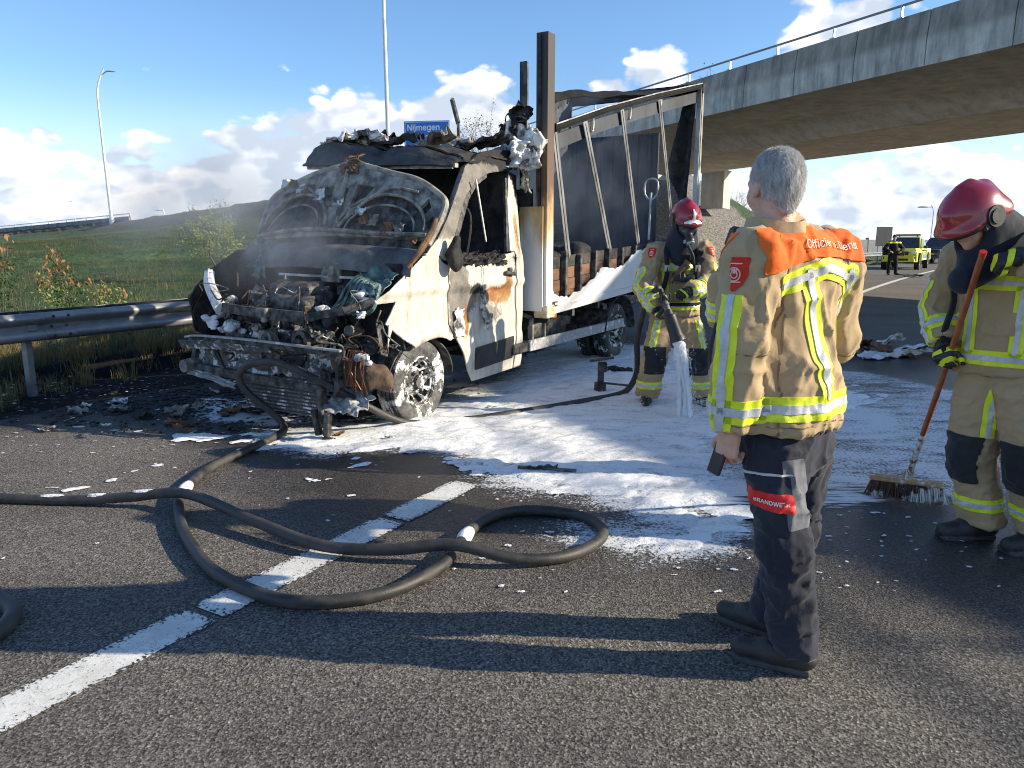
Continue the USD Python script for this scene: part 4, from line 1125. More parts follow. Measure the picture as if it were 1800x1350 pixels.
for k, (c, ext) in enumerate([((.86, -.42, .80), (.05, .14, .08)), ((.82, -.72, .82), (.06, .13, .07)), ((.84, -.17, .78), (.04, .08, .07)), ((.72, .18, 1.03), (.06, .07, .03)), ((.80, .92, .645), (.07, .11, .05)), ((.62, .86, 1.05), (.05, .07, .03)), ((.62, .76, 1.09), (.05, .06, .03)), ((.7, -.6, .97), (.05, .06, .10)), ((.78, .55, 1.0), (.04, .05, .02)), ((.88, .98, .98), (.05, .05, .03)), ((.93, -.6, .66), (.03, .2, .02))]):
    put(T, 'foam_clump', clump(c, ext, k + 3), FOAMM if k in (1, 5) else foamy(f'dirty_foam_{k}', (.08, .08, .085), (.32, .32, .33), .44, 13), smooth=True)


# ---------------------------------------------------------------- wheels
def wheel(parent, c, rad, w, tyre_look, rim_look, outside=1, dish=.05, flat=.0):
    a = np.linspace(0, 2 * np.pi, 57)[:-1]
    R = rad
    prof = [(.205, -w * .36), (.225, -w * .46), (R - .07, -w * .52), (R - .03, -w * .50), (R - .005, -w * .42), (R, -w * .30), (R, -w * .22), (R - .012, -w * .20), (R - .012, -w * .16), (R, -w * .14), (R, -w * .02), (R - .012, 0), (R - .012, w * .03), (R, w * .05), (R, w * .18), (R - .012, w * .2), (R - .012, w * .24), (R, w * .26), (R, w * .32), (R - .005, w * .42), (R - .03, w * .50), (R - .07, w * .52), (.225, w * .46), (.205, w * .36)]
    prof = np.array(prof)
    v = np.concatenate([np.stack([prof[:, 0] * math.cos(t), prof[:, 1], prof[:, 0] * math.sin(t)], 1) for t in a])
    n = len(prof); f = []
    for i in range(len(a)):
        for k in range(n - 1):
            A, B = i * n + k, ((i + 1) % len(a)) * n + k
            f += [[A, B, B + 1], [A, B + 1, A + 1]]
    m = trimesh.Trimesh(v, f, process=False); m.fix_normals()
    m.apply_translation(c)
    W = put(parent, 'wheel', trimesh.creation.cylinder(.06, w * .8, sections=20, transform=trimesh.transformations.translation_matrix(c) @ trimesh.transformations.rotation_matrix(np.pi / 2, [1, 0, 0])), CHAR)
    put(W, 'tyre', m, tyre_look)
    s = outside
    ring = Point(0, 0).buffer(.208, 32)
    plate = ring.buffer(-.012)
    for k in range(10):
        t = 2 * np.pi * k / 10 + .2
        plate = plate.difference(shapely.affinity.rotate(sbox(.128, -.024, .168, .024).buffer(.008), math.degrees(t), origin=(0, 0)))
    plate = plate.difference(Point(0, 0).buffer(.05))

    def disc(q):
        rr = np.hypot(q[:, 0], q[:, 1])
        return np.c_[q[:, 0], -s * (w * .36) * 0 + s * (w * .28 - dish * np.clip((.17 - rr) / .05, 0, 1) + .05 * np.clip((.12 - rr) / .05, 0, 1)), q[:, 1]]
    pm = thicken(sheet_of(plate, .02, disc), .008); pm.apply_translation(c)
    barrel = cat_(trimesh.creation.annulus(.198, .212, w * .8, sections=40), )
    barrel.apply_transform(trimesh.transformations.rotation_matrix(np.pi / 2, [1, 0, 0])); barrel.apply_translation(c)
    lip = trimesh.creation.torus(.212, .009, major_sections=48, minor_sections=8); lip.apply_transform(trimesh.transformations.rotation_matrix(np.pi / 2, [1, 0, 0])); lip.apply_translation(c + np.array([0, s * w * .42, 0]))
    hub = cat_(trimesh.creation.cylinder(.055, .07, sections=24), *[trimesh.creation.cylinder(.012, .05, sections=6, transform=trimesh.transformations.translation_matrix((.085 * math.cos(t), .085 * math.sin(t), 0))) for t in np.linspace(0, 2 * np.pi, 7)[:-1]])
    hub.apply_transform(trimesh.transformations.rotation_matrix(np.pi / 2, [1, 0, 0])); hub.apply_translation(c + np.array([0, s * (w * .28), 0]))
    put(W, 'rim', cat_(pm, barrel, lip), rim_look)
    put(W, 'hub', hub, rim_look)
    return W


wheel(T, np.array([.08, .84, .345]), .352, .205, FTYRE, FRIM)
wheel(T, np.array([.08, -.84, .345]), .352, .205, FTYRE2, CHAR, -1)
for y, s in ((.90, 1), (.66, 1), (-.66, -1), (-.90, -1)):
    wheel(T, np.array([-4.02, y, .355]), .36, .19, FTYRE2, FRIM if y > .8 else CHAR, s, dish=.09)

# ---------------------------------------------------------------- chassis and load bed
zb = lambda x: .79 + .048 * (-1.87 - x)
for y in (.42, -.42):
    put(T, 'chassis_rail', cat_(bx((7.0, .008, .2), (-3.4, y, .66)), bx((7.0, .07, .008), (-3.4, y - .035 * np.sign(y), .56)), bx((7.0, .07, .008), (-3.4, y - .035 * np.sign(y), .76))), FMETAL, smooth=False)
put(T, 'axle', cat_(placed(trimesh.creation.cylinder(.06, 1.7, sections=16), rot_to((0, 1, 0)), (-4.02, 0, .36)), placed(trimesh.creation.icosphere(3, .16), None, (-4.02, 0, .36)), placed(trimesh.creation.cylinder(.05, 1.6, sections=16), rot_to((0, 1, 0)), (.08, 0, .34))), CHAR)
put(T, 'fuel_tank', bx((.9, .30, .26), (-2.55, .62, .56), bev=.03), CHAR)
put(T, 'chassis_box', bx((.36, .22, .30), (-3.05, .60, .66), bev=.01), FMETAL, smooth=False)
for x in (-2.0, -2.6, -3.3, -4.7, -5.5, -6.3):
    put(T, 'cross_member', bx((.06, 2.1, .09), (x, 0, zb(x) - .10)), CHAR)
fl = cat_(*[bx((1.0, 2.14, .05), (-2.35 - 1.0 * k, 0, zb(-2.35 - 1.0 * k) - .02), (0, 2.75, 0)) for k in range(5)])
put(T, 'bed_floor', fl, CHARWOOD)
for y, mt in ((1.02, FALU), (-1.02, CHAR)):
    G = put(T, 'side_guard', beam((-1.63, y, .45), (-4.15, y, .46), .03, .11), mt, label='aluminium side guard flecked with foam' if y > 0 else None)
    for x in (-1.75, -2.02, -3.65):
        put(G, 'hanger', cat_(beam((x, y - .04, .44), (x - .02, y - .05, .72), .04, .03), beam((x - .02, y - .05, .72), (x - .05, y - .25, .78), .04, .03)), ASHM)
put(T, 'marker_lamp', bx((.09, .03, .05), (-1.98, 1.12, .735), bev=.008), LAMPO)
put(T, 'step_box', cat_(bx((.3, .3, .10), (-1.5, .86, .44), bev=.01), bx((.2, .16, .3), (-1.75, .7, .55), (0, 20, 0), bev=.01)), CHAR)
# mudguard over the twin wheels
put(T, 'mudguard', thicken(grid_mesh(lambda u, v: np.c_[-4.02 + .48 * np.cos(u * np.pi), .5 + .55 * v, .36 + .46 * np.sin(u * np.pi)], 20, 3), .01), CHAR)
# white side board, its upper edge burnt away
jag = [(-1.87, 1.20), (-1.9, 1.07), (-1.99, .975), (-2.11, .925), (-2.33, .915), (-2.5, .955), (-2.69, .995), (-3.0, 1.08), (-3.08, 1.14), (-3.16, 1.18), (-3.3, 1.20), (-3.44, 1.19), (-3.62, 1.155), (-3.86, 1.215), (-4.1, 1.30), (-4.33, 1.38), (-4.8, 1.42), (-5.5, 1.36), (-6.2, 1.46), (-6.85, 1.5)]
jp = []
rj = np.random.default_rng(3)
for (x0, z0), (x1, z1) in zip(jag[:-1], jag[1:]):
    for t in np.linspace(0, 1, max(2, int(abs(x1 - x0) / .05)), endpoint=False):
        jp.append((x0 + (x1 - x0) * t, z0 + (z1 - z0) * t + rj.uniform(-.018, .018) - .02 * (rj.random() < .15)))
board = Polygon(jp + [(-6.85, zb(-6.85) + .035), (-1.87, zb(-1.87) + .035)])
m = sheet_of(board, .06, lambda q: np.c_[q[:, 0], 1.12 + .008 * (meshkit.fbm(np.c_[q * 3, 0 * q[:, :1]], 3, 4) - .5), q[:, 1]]); m.faces = m.faces[:, ::-1]
SB = put(T, 'side_board', thicken(m, .012), WHITEP, smooth=20, label='white side board with its upper edge burnt to a ragged slope')
put(SB, 'lower_rail', cat_(beam((-1.87, 1.125, zb(-1.87)), (-6.85, 1.125, zb(-6.85)), .04, .07), beam((-1.87, 1.14, zb(-1.87) + .03), (-6.85, 1.14, zb(-6.85) + .03), .02, .012)), WHITEP, smooth=False)
put(SB, 'maker_plate', bx((.12, .004, .05), (-1.98, 1.131, .86)), BLACKPL, smooth=False)
put(SB, 'maker_mark', bx((.05, .003, .02), (-2.0, 1.135, .86)), WHITEP, smooth=False)
for k in range(4):
    z0 = .10 + .125 * k
    cuts_ = [-1.88, -3.2 - .1 * k, -4.4 + .1 * k, -5.6, -6.8]
    for a, b in zip(cuts_[:-1], cuts_[1:]):
        put(T, 'plank', beam((a - .004, 1.03 + .006 * (k % 2), zb(a) + z0), (b + .004, 1.03 + .006 * (k % 2), zb(b) + z0), .025, .118), CHARWOOD if k < 3 else look('blackened_plank', (.012, .011, .010), (.07, .06, .05), 8, .9, .006, 30, detail=8) if a > -2 else '/World/Looks/blackened_plank', smooth=False)
for x, z0, z1 in [(-2.28, .86, 1.40), (-2.65, .88, 1.36), (-3.06, .9, 1.40), (-3.45, .92, 1.42), (-3.87, .95, 1.43), (-4.32, .97, 1.45), (-4.75, 1.0, 1.47), (-5.2, 1.0, 1.5), (-5.7, 1.03, 1.52), (-6.2, 1.05, 1.55)]:
    put(T, 'stake', cat_(bx((.012, .055, z1 - z0), (x, 1.075, (z0 + z1) / 2)), bx((.045, .012, z1 - z0), (x - .02, 1.10, (z0 + z1) / 2))), CHAR, smooth=False)
# far side boards
for k in range(6):
    put(T, 'plank', beam((-1.9, -1.05, zb(-1.9) + .1 + .125 * k), (-6.8, -1.05, zb(-6.8) + .1 + .125 * k), .025, .118), SOOT, smooth=False)
put(T, 'curtain', thicken(grid_mesh(lambda u, v: np.c_[-5.9 - .95 * u, -1.09 + .05 * np.sin(u * 18) * .5 + .04 * (meshkit.fbm(np.c_[u * 20, v * 4, 0 * u], 3, 5) - .5), zb(-6.4) + .8 + (1.9 + .3 * u - .25 * meshkit.noise(np.c_[u * 14, 0 * u, 0 * u], 3)) * v], 70, 16), .006), NAVYSOOT, label='scorched far curtain')
# rear doors seen from inside, and the frame round them
put(T, 'rear_door', cat_(bx((.04, 1.56, 2.12), (-6.86, -.32, 2.14)), *[bx((.03, .05, 2.1), (-6.83, -1.0 + .22 * k, 2.14)) for k in range(7)]), NAVYSOOT, smooth=False)
put(T, 'rear_drape', thicken(grid_mesh(lambda u, v: np.c_[-6.78 + .10 * v * np.sin(u * 9) + .08 * (meshkit.fbm(np.c_[u * 6, v * 6, 0 * u], 4, 7) - .5), 1.06 - .16 * u * (1 + .9 * v) - .10 * v, 3.75 - 2.0 * v * (1 - .45 * u)], 16, 40), .008), SOOT, label='burnt curtain gathered at the rear post')
for y in (1.12, -1.12):
    put(T, 'rear_post', cat_(bx((.06, .05, 2.85), (-6.86, y, 2.44)), bx((.02, .07, 2.85), (-6.80, y - .02 * np.sign(y), 2.44))), ALUSOOT if y < 0 else look('stained_white_post', (.16, .14, .11), (.62, .60, .54), 3, .6, .003, 30, detail=8, stretch=(1, 1, .5), lo=.3, hi=.55), smooth=False)
put(T, 'rear_header', bx((.10, 2.3, .14), (-6.86, 0, 3.80)), SOOT, smooth=False)
tr = [(-2.03, 1.08, 2.64), (-3.23, 1.09, 2.98), (-4.88, 1.10, 3.39), (-6.80, 1.12, 3.84)]
put(T, 'roof_rail', cat_(*[beam(a, b, .035, .055) for a, b in zip(tr[:-1], tr[1:])], *[beam(np.array(a) - [0, 0, .04], np.array(b) - [0, 0, .04], .055, .015) for a, b in zip(tr[:-1], tr[1:])]), look('deep_soot', (.003, .003, .0033), (.013, .0128, .0125), 7, .85, .008, 25, spec=.2, detail=8), smooth=False)
DSOOT = '/World/Looks/deep_soot'
put(T, 'inner_rail', cat_(*[beam(np.array(a) - [0, .07, .17], np.array(b) - [0, .07, .17], .03, .15) for a, b in zip(tr[:-1], tr[1:])]), NAVYSOOT, smooth=False)
put(T, 'rail_lip', cat_(*[beam(np.array(a) + [0, .022, .026], np.array(b) + [0, .022, .026], .008, .012) for a, b in zip(tr[:-1], tr[1:])]), ALU, smooth=False)
put(T, 'roof_rail_far', beam((-6.0, -1.08, 3.55), (-6.8, -1.12, 3.84), .05, .10), SOOT, smooth=False)
for x0, z0 in ((-3.0, 2.92), (-4.1, 3.2), (-5.2, 3.48)):
    put(T, 'curtain_hook', tube(spline([(x0, 1.06, z0), (x0 - .02, 1.06, z0 - .1), (x0 - .01, 1.06, z0 - .19), (x0 + .02, 1.06, z0 - .21)], 5), .010, 6), ALU)


def top_sheet(u, v):
    x = -2.0 - 4.85 * u
    y = 1.10 - v * (.10 + 1.25 * u ** 1.3)
    z = 2.93 + .90 * u + .03 * np.sin(u * 5) * (1 - u) + .06 * v * (1 - u) - .05 * np.abs(2 * v - 1) + .09 * (meshkit.fbm(np.c_[x * 1.2, y * 3, 0 * x], 4, 16) - .5)
    return np.c_[x, y, z]


put(T, 'roof_sheet', thicken(grid_mesh(top_sheet, 60, 14), .01), DSOOT, label='torn strip of black roof sheet')
POSTG = look('smoke_greyed_post', (.07, .07, .07), (.26, .26, .255), 4, .5, .002, 30, metal=.2, detail=8, stretch=(1, 1, .5), lo=.36, hi=.62)
# curtain posts, all leaning the same way
for (xt, zt), (xb, zbt) in [((-2.04, 2.62), (-2.47, 1.33)), ((-2.76, 2.80), (-3.63, 1.37)), ((-3.80, 3.08), (-4.57, 1.48)), ((-5.10, 3.40), (-6.0, 1.6))]:
    a, b = np.array([xt, 1.07, zt]), np.array([xb, 1.04, zbt])
    e = np.cross((b - a) / np.linalg.norm(b - a), [0, 1, 0])
    put(T, 'curtain_post', cat_(beam(a, b, .085, .012, (0, 1, 0)), beam(a + e * .040, b + e * .040, .028, .010, (0, 1, 0)), beam(a - e * .040, b - e * .040, .028, .010, (0, 1, 0)), beam(a + (b - a) * .02 + [0, .008, 0], b + [0, .008, 0], .018, .012, (0, 1, 0))), POSTG, smooth=False, label=None)
# the front posts that stand up past the roof
mp = {'n': {}, 'l': []}
n, l = {'tc': ('texture_coordinate', {})}, []
n['s'] = ('separate_xyz', {}); l.append(('tc.object', 's.vector'))
n['no'] = ('noise_texture', {'scale': 3.0, 'detail': 8.0, 'roughness': .7}); n['mm'] = ('mapping', {'scale': (1, 1, .4)}); l += [('tc.object', 'mm.vector'), ('mm.vector', 'no.vector')]
n['za'] = ('math', {'math_type': 'multiply_add', 'value2': 1.1}); l += [('no.fac', 'za.value1'), ('s.z', 'za.value3')]
n['r'] = ('rgb_ramp', {'ramp': [(.0, (.62, .55, .42)), (.03, (.72, .70, .65)), (.24, (.66, .63, .56)), (.34, (.45, .30, .14)), (.42, (.12, .06, .033)), (.6, (.075, .047, .032)), (.78, (.045, .035, .028)), (1.0, (.035, .031, .028))]})
n['zr'] = ('map_range', {'from_min': 1.3, 'from_max': 4.1, 'clamp': True}); l += [('za.value', 'zr.value'), ('zr.result', 'r.fac')]
n['p'] = ('principled_bsdf', {'roughness': .6}); l.append(('r.color', 'p.base_color'))
POSTP = usdkit.material(stage, '/World/Looks/heat_stained_post', n, l, surface='p.BSDF')
put(T, 'front_post', cat_(bx((.145, .012, 2.70), (-1.855, 1.125, 2.13)), bx((.012, .12, 2.70), (-1.785, 1.065, 2.13)), bx((.012, .10, 2.70), (-1.93, 1.07, 2.13)), bx((.012, .05, 2.70), (-1.80, 1.10, 2.13))), POSTP, smooth=False, label='tall front corner post, white below and scorched brown above')
put(T, 'post_groove', bx((.03, .03, 2.66), (-1.772, 1.05, 2.13)), SOOT, smooth=False)
put(T, 'corner_panel', cat_(bx((.014, .26, 1.05), (-1.76, .97, 1.32)), bx((.02, .02, 1.05), (-1.755, .845, 1.32))), POSTP, smooth=False)
put(T, 'corner_foot', bx((.17, .16, .13), (-1.85, 1.075, .79), bev=.008), look('scorched_cream', (.40, .27, .12), (.66, .60, .48), 9, .6, detail=7), smooth=False)
put(T, 'front_post', cat_(bx((.06, .05, 1.6), (-1.86, .83, 2.45)), bx((.012, .075, 1.6), (-1.83, .83, 2.45))), ALUSOOT, smooth=False, label='thin sooted post')
put(T, 'headboard', cat_(*[placed(bx((.03, .21, 1.5 - .14 * (k % 3))), None, (-1.80, -.95 + .225 * k, .8 + (1.5 - .14 * (k % 3)) / 2)) for k in range(9)]), SOOT, smooth=False)
# what is left of the load
for k, (x, y, s) in enumerate([(-2.7, -.3, (.8, 1.2, .5)), (-3.7, -.35, (.8, 1.2, .34)), (-4.7, -.3, (.8, 1.1, .42))]):
    cr = thing('burnt_pallet', ('charred heap on a pallet just behind the truck cab', 'low charred heap on the middle pallet of the truck bed', 'charred heap on the rearmost pallet of the truck bed')[k], 'pallet', TRUCK_O + np.array([x * -.507 + y * .862, x * -.862 - y * .507, zb(x) + .008]), TRUCK_R, group='burnt load on the truck bed')
    for j in range(3):
        put(cr, 'bearer', bx((.78, .10, .10), (0, -.45 + .45 * j, .05)), SOOT, smooth=False)
    for j in range(5):
        put(cr, 'deck_board', bx((.11, 1.1, .02), (-.32 + .16 * j, 0, .112)), SOOT, smooth=False)
    put(cr, 'charred_load', solid(lambda p: box_d(p, (0, 0, .12 + s[2] / 2), (s[0] / 2 - .05, s[1] / 2 - .05, s[2] / 2), .08) + .2 * (meshkit.fbm(p * 4 + k * 9, 4, 5) - .5), (-.6, -.8, .0), (.6, .8, 1.0), .045), SOOT)
pj = thing('pallet_jack', 'hand pallet jack standing on the truck bed, only its looped handle showing', 'pallet jack', TRUCK_O + np.array([-5.6 * -.507 + .8 * .862, -5.6 * -.862 - .8 * .507, zb(-5.6) + .008]), TRUCK_R)
put(pj, 'handle', cat_(tube([(0, 0, .35), (-.03, 0, .8), (-.05, 0, 1.22)], .017, 8), tube(spline([(-.05, 0, 1.12), (-.052, -.09, 1.2), (-.055, -.10, 1.34), (-.056, -.05, 1.41), (-.056, .05, 1.41), (-.055, .10, 1.34), (-.052, .09, 1.2)], 6, True), .013, 8)), ALU)
put(pj, 'fork', bx((1.0, .15, .05), (-.6, .18, .09), bev=.01), CHAR)
put(pj, 'fork', bx((1.0, .15, .05), (-.6, -.18, .09), bev=.01), CHAR)
put(pj, 'pump', cat_(bx((.2, .4, .26), (0, 0, .26), bev=.03), trimesh.creation.cylinder(.05, .3, sections=16, transform=trimesh.transformations.translation_matrix((0, 0, .4)))), CHAR)
put(pj, 'wheel', placed(trimesh.creation.cylinder(.085, .10, sections=20), rot_to((0, 1, 0)), (.02, 0, .086)), RUBBER)

# ---------------------------------------------------------------- people
def cloth(name, a, b, scale=3.0, weave=420, fold=.010, rough=.85):
    n, l = {'tc': ('texture_coordinate', {})}, []
    n['n1'] = ('noise_texture', {'scale': scale, 'detail': 6.0, 'roughness': .6}); l.append(('tc.object', 'n1.vector'))
    n['c'] = ('rgb_ramp', {'ramp': [(.3, a), (.7, b)]}); l.append(('n1.fac', 'c.fac'))
    n['f'] = ('noise_texture', {'scale': 13.0, 'detail': 3.0, 'roughness': .5, 'distortion': .25}); l.append(('tc.object', 'f.vector'))
    n['w'] = ('noise_texture', {'scale': weave, 'detail': 2.0}); l.append(('tc.object', 'w.vector'))
    n['h'] = ('math', {'math_type': 'multiply_add', 'value2': .06}); l += [('w.fac', 'h.value1'), ('f.fac', 'h.value3')]
    n['p'] = ('principled_bsdf', {'roughness': rough, 'specular_ior_level': .2, 'sheen_weight': .12}); l.append(('c.color', 'p.base_color'))
    n['b'] = ('bump', {'strength': .8, 'distance': fold}); l += [('h.value', 'b.height'), ('b.normal', 'p.normal')]
    return usdkit.material(stage, f'/World/Looks/{name}', n, l, surface='p.BSDF')


KHAKI = cloth('khaki_fire_cloth', (.34, .235, .125), (.46, .335, .19))
KHAKI2 = cloth('worn_khaki_cloth', (.31, .215, .115), (.42, .305, .175))
NAVY = cloth('navy_work_cloth', (.014, .016, .025), (.028, .031, .045))
GREYC = cloth('grey_work_cloth', (.10, .105, .12), (.16, .165, .18))
PADC = cloth('charcoal_pad', (.014, .016, .017), (.028, .031, .032), fold=.004)
HOODC = cloth('navy_neck_curtain', (.010, .013, .022), (.022, .026, .038), fold=.006)
ORANGE = cloth('orange_yoke_cloth', (.72, .11, .012), (.82, .155, .022), fold=.006)
REDC = cloth('red_badge_cloth', (.52, .025, .015), (.58, .035, .02), fold=.002)
BLACKC = cloth('black_cloth', (.008, .008, .009), (.018, .018, .02))
YEL = look('fluorescent_yellow_tape', (.62, .70, .012), (.72, .79, .03), 30, .6, .001, 200)
SIL = look('silver_reflective_tape', (.42, .43, .44), (.54, .55, .56), 40, .45, .001, 220, metal=.15)
SKIN = look('skin', (.50, .26, .18), (.62, .36, .27), 22, .5, .002, 160, lo=.3, hi=.7)
HAIRG = look('grey_hair', (.34, .325, .305), (.80, .78, .74), 60, .6, stretch=(1, 1, .35), lo=.3, hi=.7)
GLOVE = look('black_glove_leather', (.010, .011, .012), (.024, .026, .028), 14, .6, .004, 60)
BOOT = look('black_boot_leather', (.010, .010, .010), (.024, .023, .022), 12, .55, .003, 60)
REDH = look('red_helmet_shell', (.20, .006, .013), (.27, .010, .02), 4, .30, coat=.6)
MASKR = look('mask_rubber', (.012, .012, .013), (.03, .03, .032), 14, .45)
VISOR = look('smoked_visor', (.02, .022, .024), (.03, .032, .035), 6, .12, coat=.5)
WHITEM = look('white_print', (.72, .72, .70), (.8, .8, .78), 30, .6)
SOLE = look('boot_sole', (.03, .03, .03), (.06, .058, .055), 18, .8, .003, 60)


def unit(v):
    v = np.asarray(v, float)
    return v / np.linalg.norm(v)


def A3(*v):
    return np.array(v, float)


def folded(m, amp, freq, seed, dirs=(1, 1, .6)):
    v, f, n = meshkit.arrays(m, True)
    a = meshkit.fbm(v * np.array(dirs) * freq + seed, 3, seed)
    b = meshkit.fbm((v[:, [1, 2, 0]] * np.array([1, .45, 1])) * freq * .8 + seed * 2, 3, seed + 5)
    r = 1.25 * (1 - np.abs(2 * a - 1)) ** 5 + .9 * (1 - np.abs(2 * b - 1)) ** 7 - .55
    return trimesh.Trimesh(v + n * (amp * r)[:, None], f, process=False)


def head_mesh(step=.006):
    def d(p):
        s = smin(ell_d(p, (0, -.012, .035), (.076, .098, .094)), ell_d(p, (0, .022, -.03), (.062, .078, .085)), .05)
        s = smin(s, cone_d(p, (0, .045, -.085), (0, .075, -.092), .036, .022), .04)
        s = smin(s, cone_d(p, (0, .088, .012), (0, .112, -.026), .009, .014), .018)
        s = smin(s, cone_d(p, (-.045, .078, .022), (.045, .078, .022), .010, .010), .022)
        for e in (-1, 1):
            s = -smin(-s, ell_d(p, (e * .032, .096, .002), (.018, .014, .011)), .012)
            s = smin(s, ell_d(p, (e * .0335, .076, .0), (.0125, .0125, .0125)), .003)
            s = smin(s, ell_d(p, (e * .080, -.006, -.008), (.010, .022, .034), rot_to((e * .25, 0, 1)).T), .008)
            s = -smin(-s, ell_d(p, (e * .089, .002, -.004), (.008, .010, .017)), .006)
            s = smin(s, ell_d(p, (e * .045, .062, -.035), (.02, .02, .022)), .03)
        s = smin(s, ell_d(p, (0, .094, -.052), (.026, .010, .0075)), .008)
        s = smin(s, ell_d(p, (0, .092, -.064), (.022, .010, .008)), .008)
        s = smin(s, cone_d(p, (0, -.022, -.06), (0, -.035, -.19), .053, .056), .03)
        return s
    return solid(d, (-.115, -.13, -.2), (.115, .14, .15), step)


HEAD = head_mesh()
HEAD.vertices = np.array(HEAD.vertices) * .9


def hand_mesh(curl=(.5, .55, .6, .65), thumb=.5, fat=1.0, step=.0042, spread=.06, mirror=False):
    """A hand: wrist at the origin, fingers along +y, back of the hand +z, thumb on the +x side."""
    chains = []
    lens = ((.040, .025, .020), (.045, .028, .022), (.041, .026, .021), (.031, .020, .018))
    for k in range(4):
        x = .030 - .020 * k
        base = A3(x, .088 - .006 * abs(k - 1.2), 0)
        a, pts = 0.0, [base - A3(0, .02, 0), base]
        dirx = (1.5 - k) * spread
        for L in lens[k]:
            a += curl[k] * (.85 if len(pts) > 2 else 1.0)
            pts.append(pts[-1] + L * A3(math.sin(dirx) * math.cos(a), math.cos(a) * math.cos(dirx), -math.sin(a)))
        chains.append((pts, .0098 * fat, .0080 * fat))
    tp = [A3(.022, .028, -.006)]
    ang = A3(.78, .58, -.25)
    tp.append(tp[0] + .042 * unit(ang)); tp.append(tp[1] + .032 * unit(A3(.45, .8, -.3 - thumb * .6))); tp.append(tp[2] + .026 * unit(A3(.1, .85, -.35 - thumb)))
    chains.append((tp, .0125 * fat, .0095 * fat))

    def d(p):
        s = box_d(p, (-.001, .05, -.002), (.040 * fat, .044, .0135 * fat), .013)
        s = smin(s, cone_d(p, (0, -.05, 0), (0, .02, 0), .029 * fat, .028 * fat, ((0, 0, 1), 1.3)), .02)
        s = smin(s, ell_d(p, (.024, .035, -.010), (.018, .03, .015)), .012)
        for pts, r0, r1 in chains:
            n = len(pts) - 1; q = None
            for i in range(n):
                c = cone_d(p, pts[i], pts[i + 1], r0 + (r1 - r0) * i / n, r0 + (r1 - r0) * (i + 1) / n)
                q = c if q is None else np.minimum(q, c)
            s = smin(s, q, .005)
        return s
    m = solid(d, (-.075, -.06, -.11), (.095, .20, .035), step)
    if mirror:
        m.vertices = np.array(m.vertices) * [-1, 1, 1]; m.faces = m.faces[:, ::-1]
    return m


def frame(y, z):
    """Rotation with columns x, y, z from a y axis and a rough z axis."""
    y = unit(y); z = np.asarray(z, float); z = unit(z - y * (z @ y))
    return np.stack([np.cross(y, z), y, z], 1)


def jacket(J, step=.011, seed=1, amp=.013, hem_r=.215, slim=1.0, chest_r=.185):
    f = unit(J['face']); side = unit(np.cross(f, [0, 0, 1])); sq = (f, 1.42)
    c, h = J['chest'], J['hem']
    sl = J['shL'] + (J['shR'] - J['shL']) * .10; sr = J['shR'] + (J['shL'] - J['shR']) * .10

    def torso(p):
        s = cone_d(p, c, h - A3(0, 0, .12), chest_r * slim, hem_r * slim, sq)
        s = smin(s, cone_d(p, sl, sr, .088, .088), .10)
        return smin(s, cone_d(p, (sl + sr) / 2 + A3(0, 0, .0), J['neck'], .095, .072), .06)

    def sleeve(p, k):
        a, b, w = J['sh' + k], J['el' + k], J['wr' + k]
        s = smin(cone_d(p, a, b, .094, .080), cone_d(p, b, w + unit(w - b) * .05, .080, .070), .025)
        return np.maximum(s, (p - w) @ unit(w - b).astype(np.float32))
    allp = np.array([J[k] for k in ('shL', 'elL', 'wrL', 'shR', 'elR', 'wrR', 'neck', 'hem', 'chest')])
    lo, hi = allp.min(0) - [.27, .27, .02], allp.max(0) + [.27, .27, .1]
    lo[2] = min(h[2] - .03, J['wrL'][2] - .08, J['wrR'][2] - .08)

    def d(p):
        t = np.maximum(torso(p), (h[2] - p[..., 2]) + .05 * ((p - h) @ f.astype(np.float32)) * J.get('hemtilt', 0))
        return smin(smin(t, sleeve(p, 'L'), .035), sleeve(p, 'R'), .035)
    m = folded(solid(d, lo, hi, step), amp, 8.5, seed)
    v = np.array(m.vertices)
    pv = v.astype(np.float32)
    mem = {'T': torso(pv), 'L': sleeve(pv, 'L'), 'R': sleeve(pv, 'R')}
    return m, v, mem, side, f


def member(mem, k, soft=.0):
    o = [mem[j] for j in mem if j != k]
    return np.minimum.reduce(o) - mem[k] + soft


def seg_d(q, pts):
    """Distance of points to a polyline in any dimension."""
    pts = [np.asarray(p, float) for p in pts]; best = None
    for a, b in zip(pts[:-1], pts[1:]):
        ab = b - a; t = np.clip(((q - a) @ ab) / (ab @ ab), 0, 1)
        dd = np.linalg.norm(q - (a + t[:, None] * ab), axis=1)
        best = dd if best is None else np.minimum(best, dd)
    return best


def tape(parent, m, dist, mask, w=.036, lift=.004, name='reflective_stripe', inner=.36):
    a = applique(m, np.minimum(w - np.abs(dist), mask), lift)
    if a is None:
        return None
    P = put(parent, name, a, YEL, smooth=50)
    b = applique(m, np.minimum(w * inner - np.abs(dist), mask), lift + .003)
    if b is not None:
        put(P, 'silver_band', b, SIL, smooth=50)
    return P


def along(v, a, b):
    """Distance along a limb from a, and the vector off its axis."""
    t = unit(b - a); s = (v - a) @ t
    return s, v - a - s[:, None] * t


def rings(parent, m, v, mem, k, J, at, w=.036):
    a, b = J['el' + k], J['wr' + k]
    s, _ = along(v, a, b)
    L = np.linalg.norm(b - a)
    tape(parent, m, s - (L - at), np.minimum(member(mem, k, .03), s + .02), w)


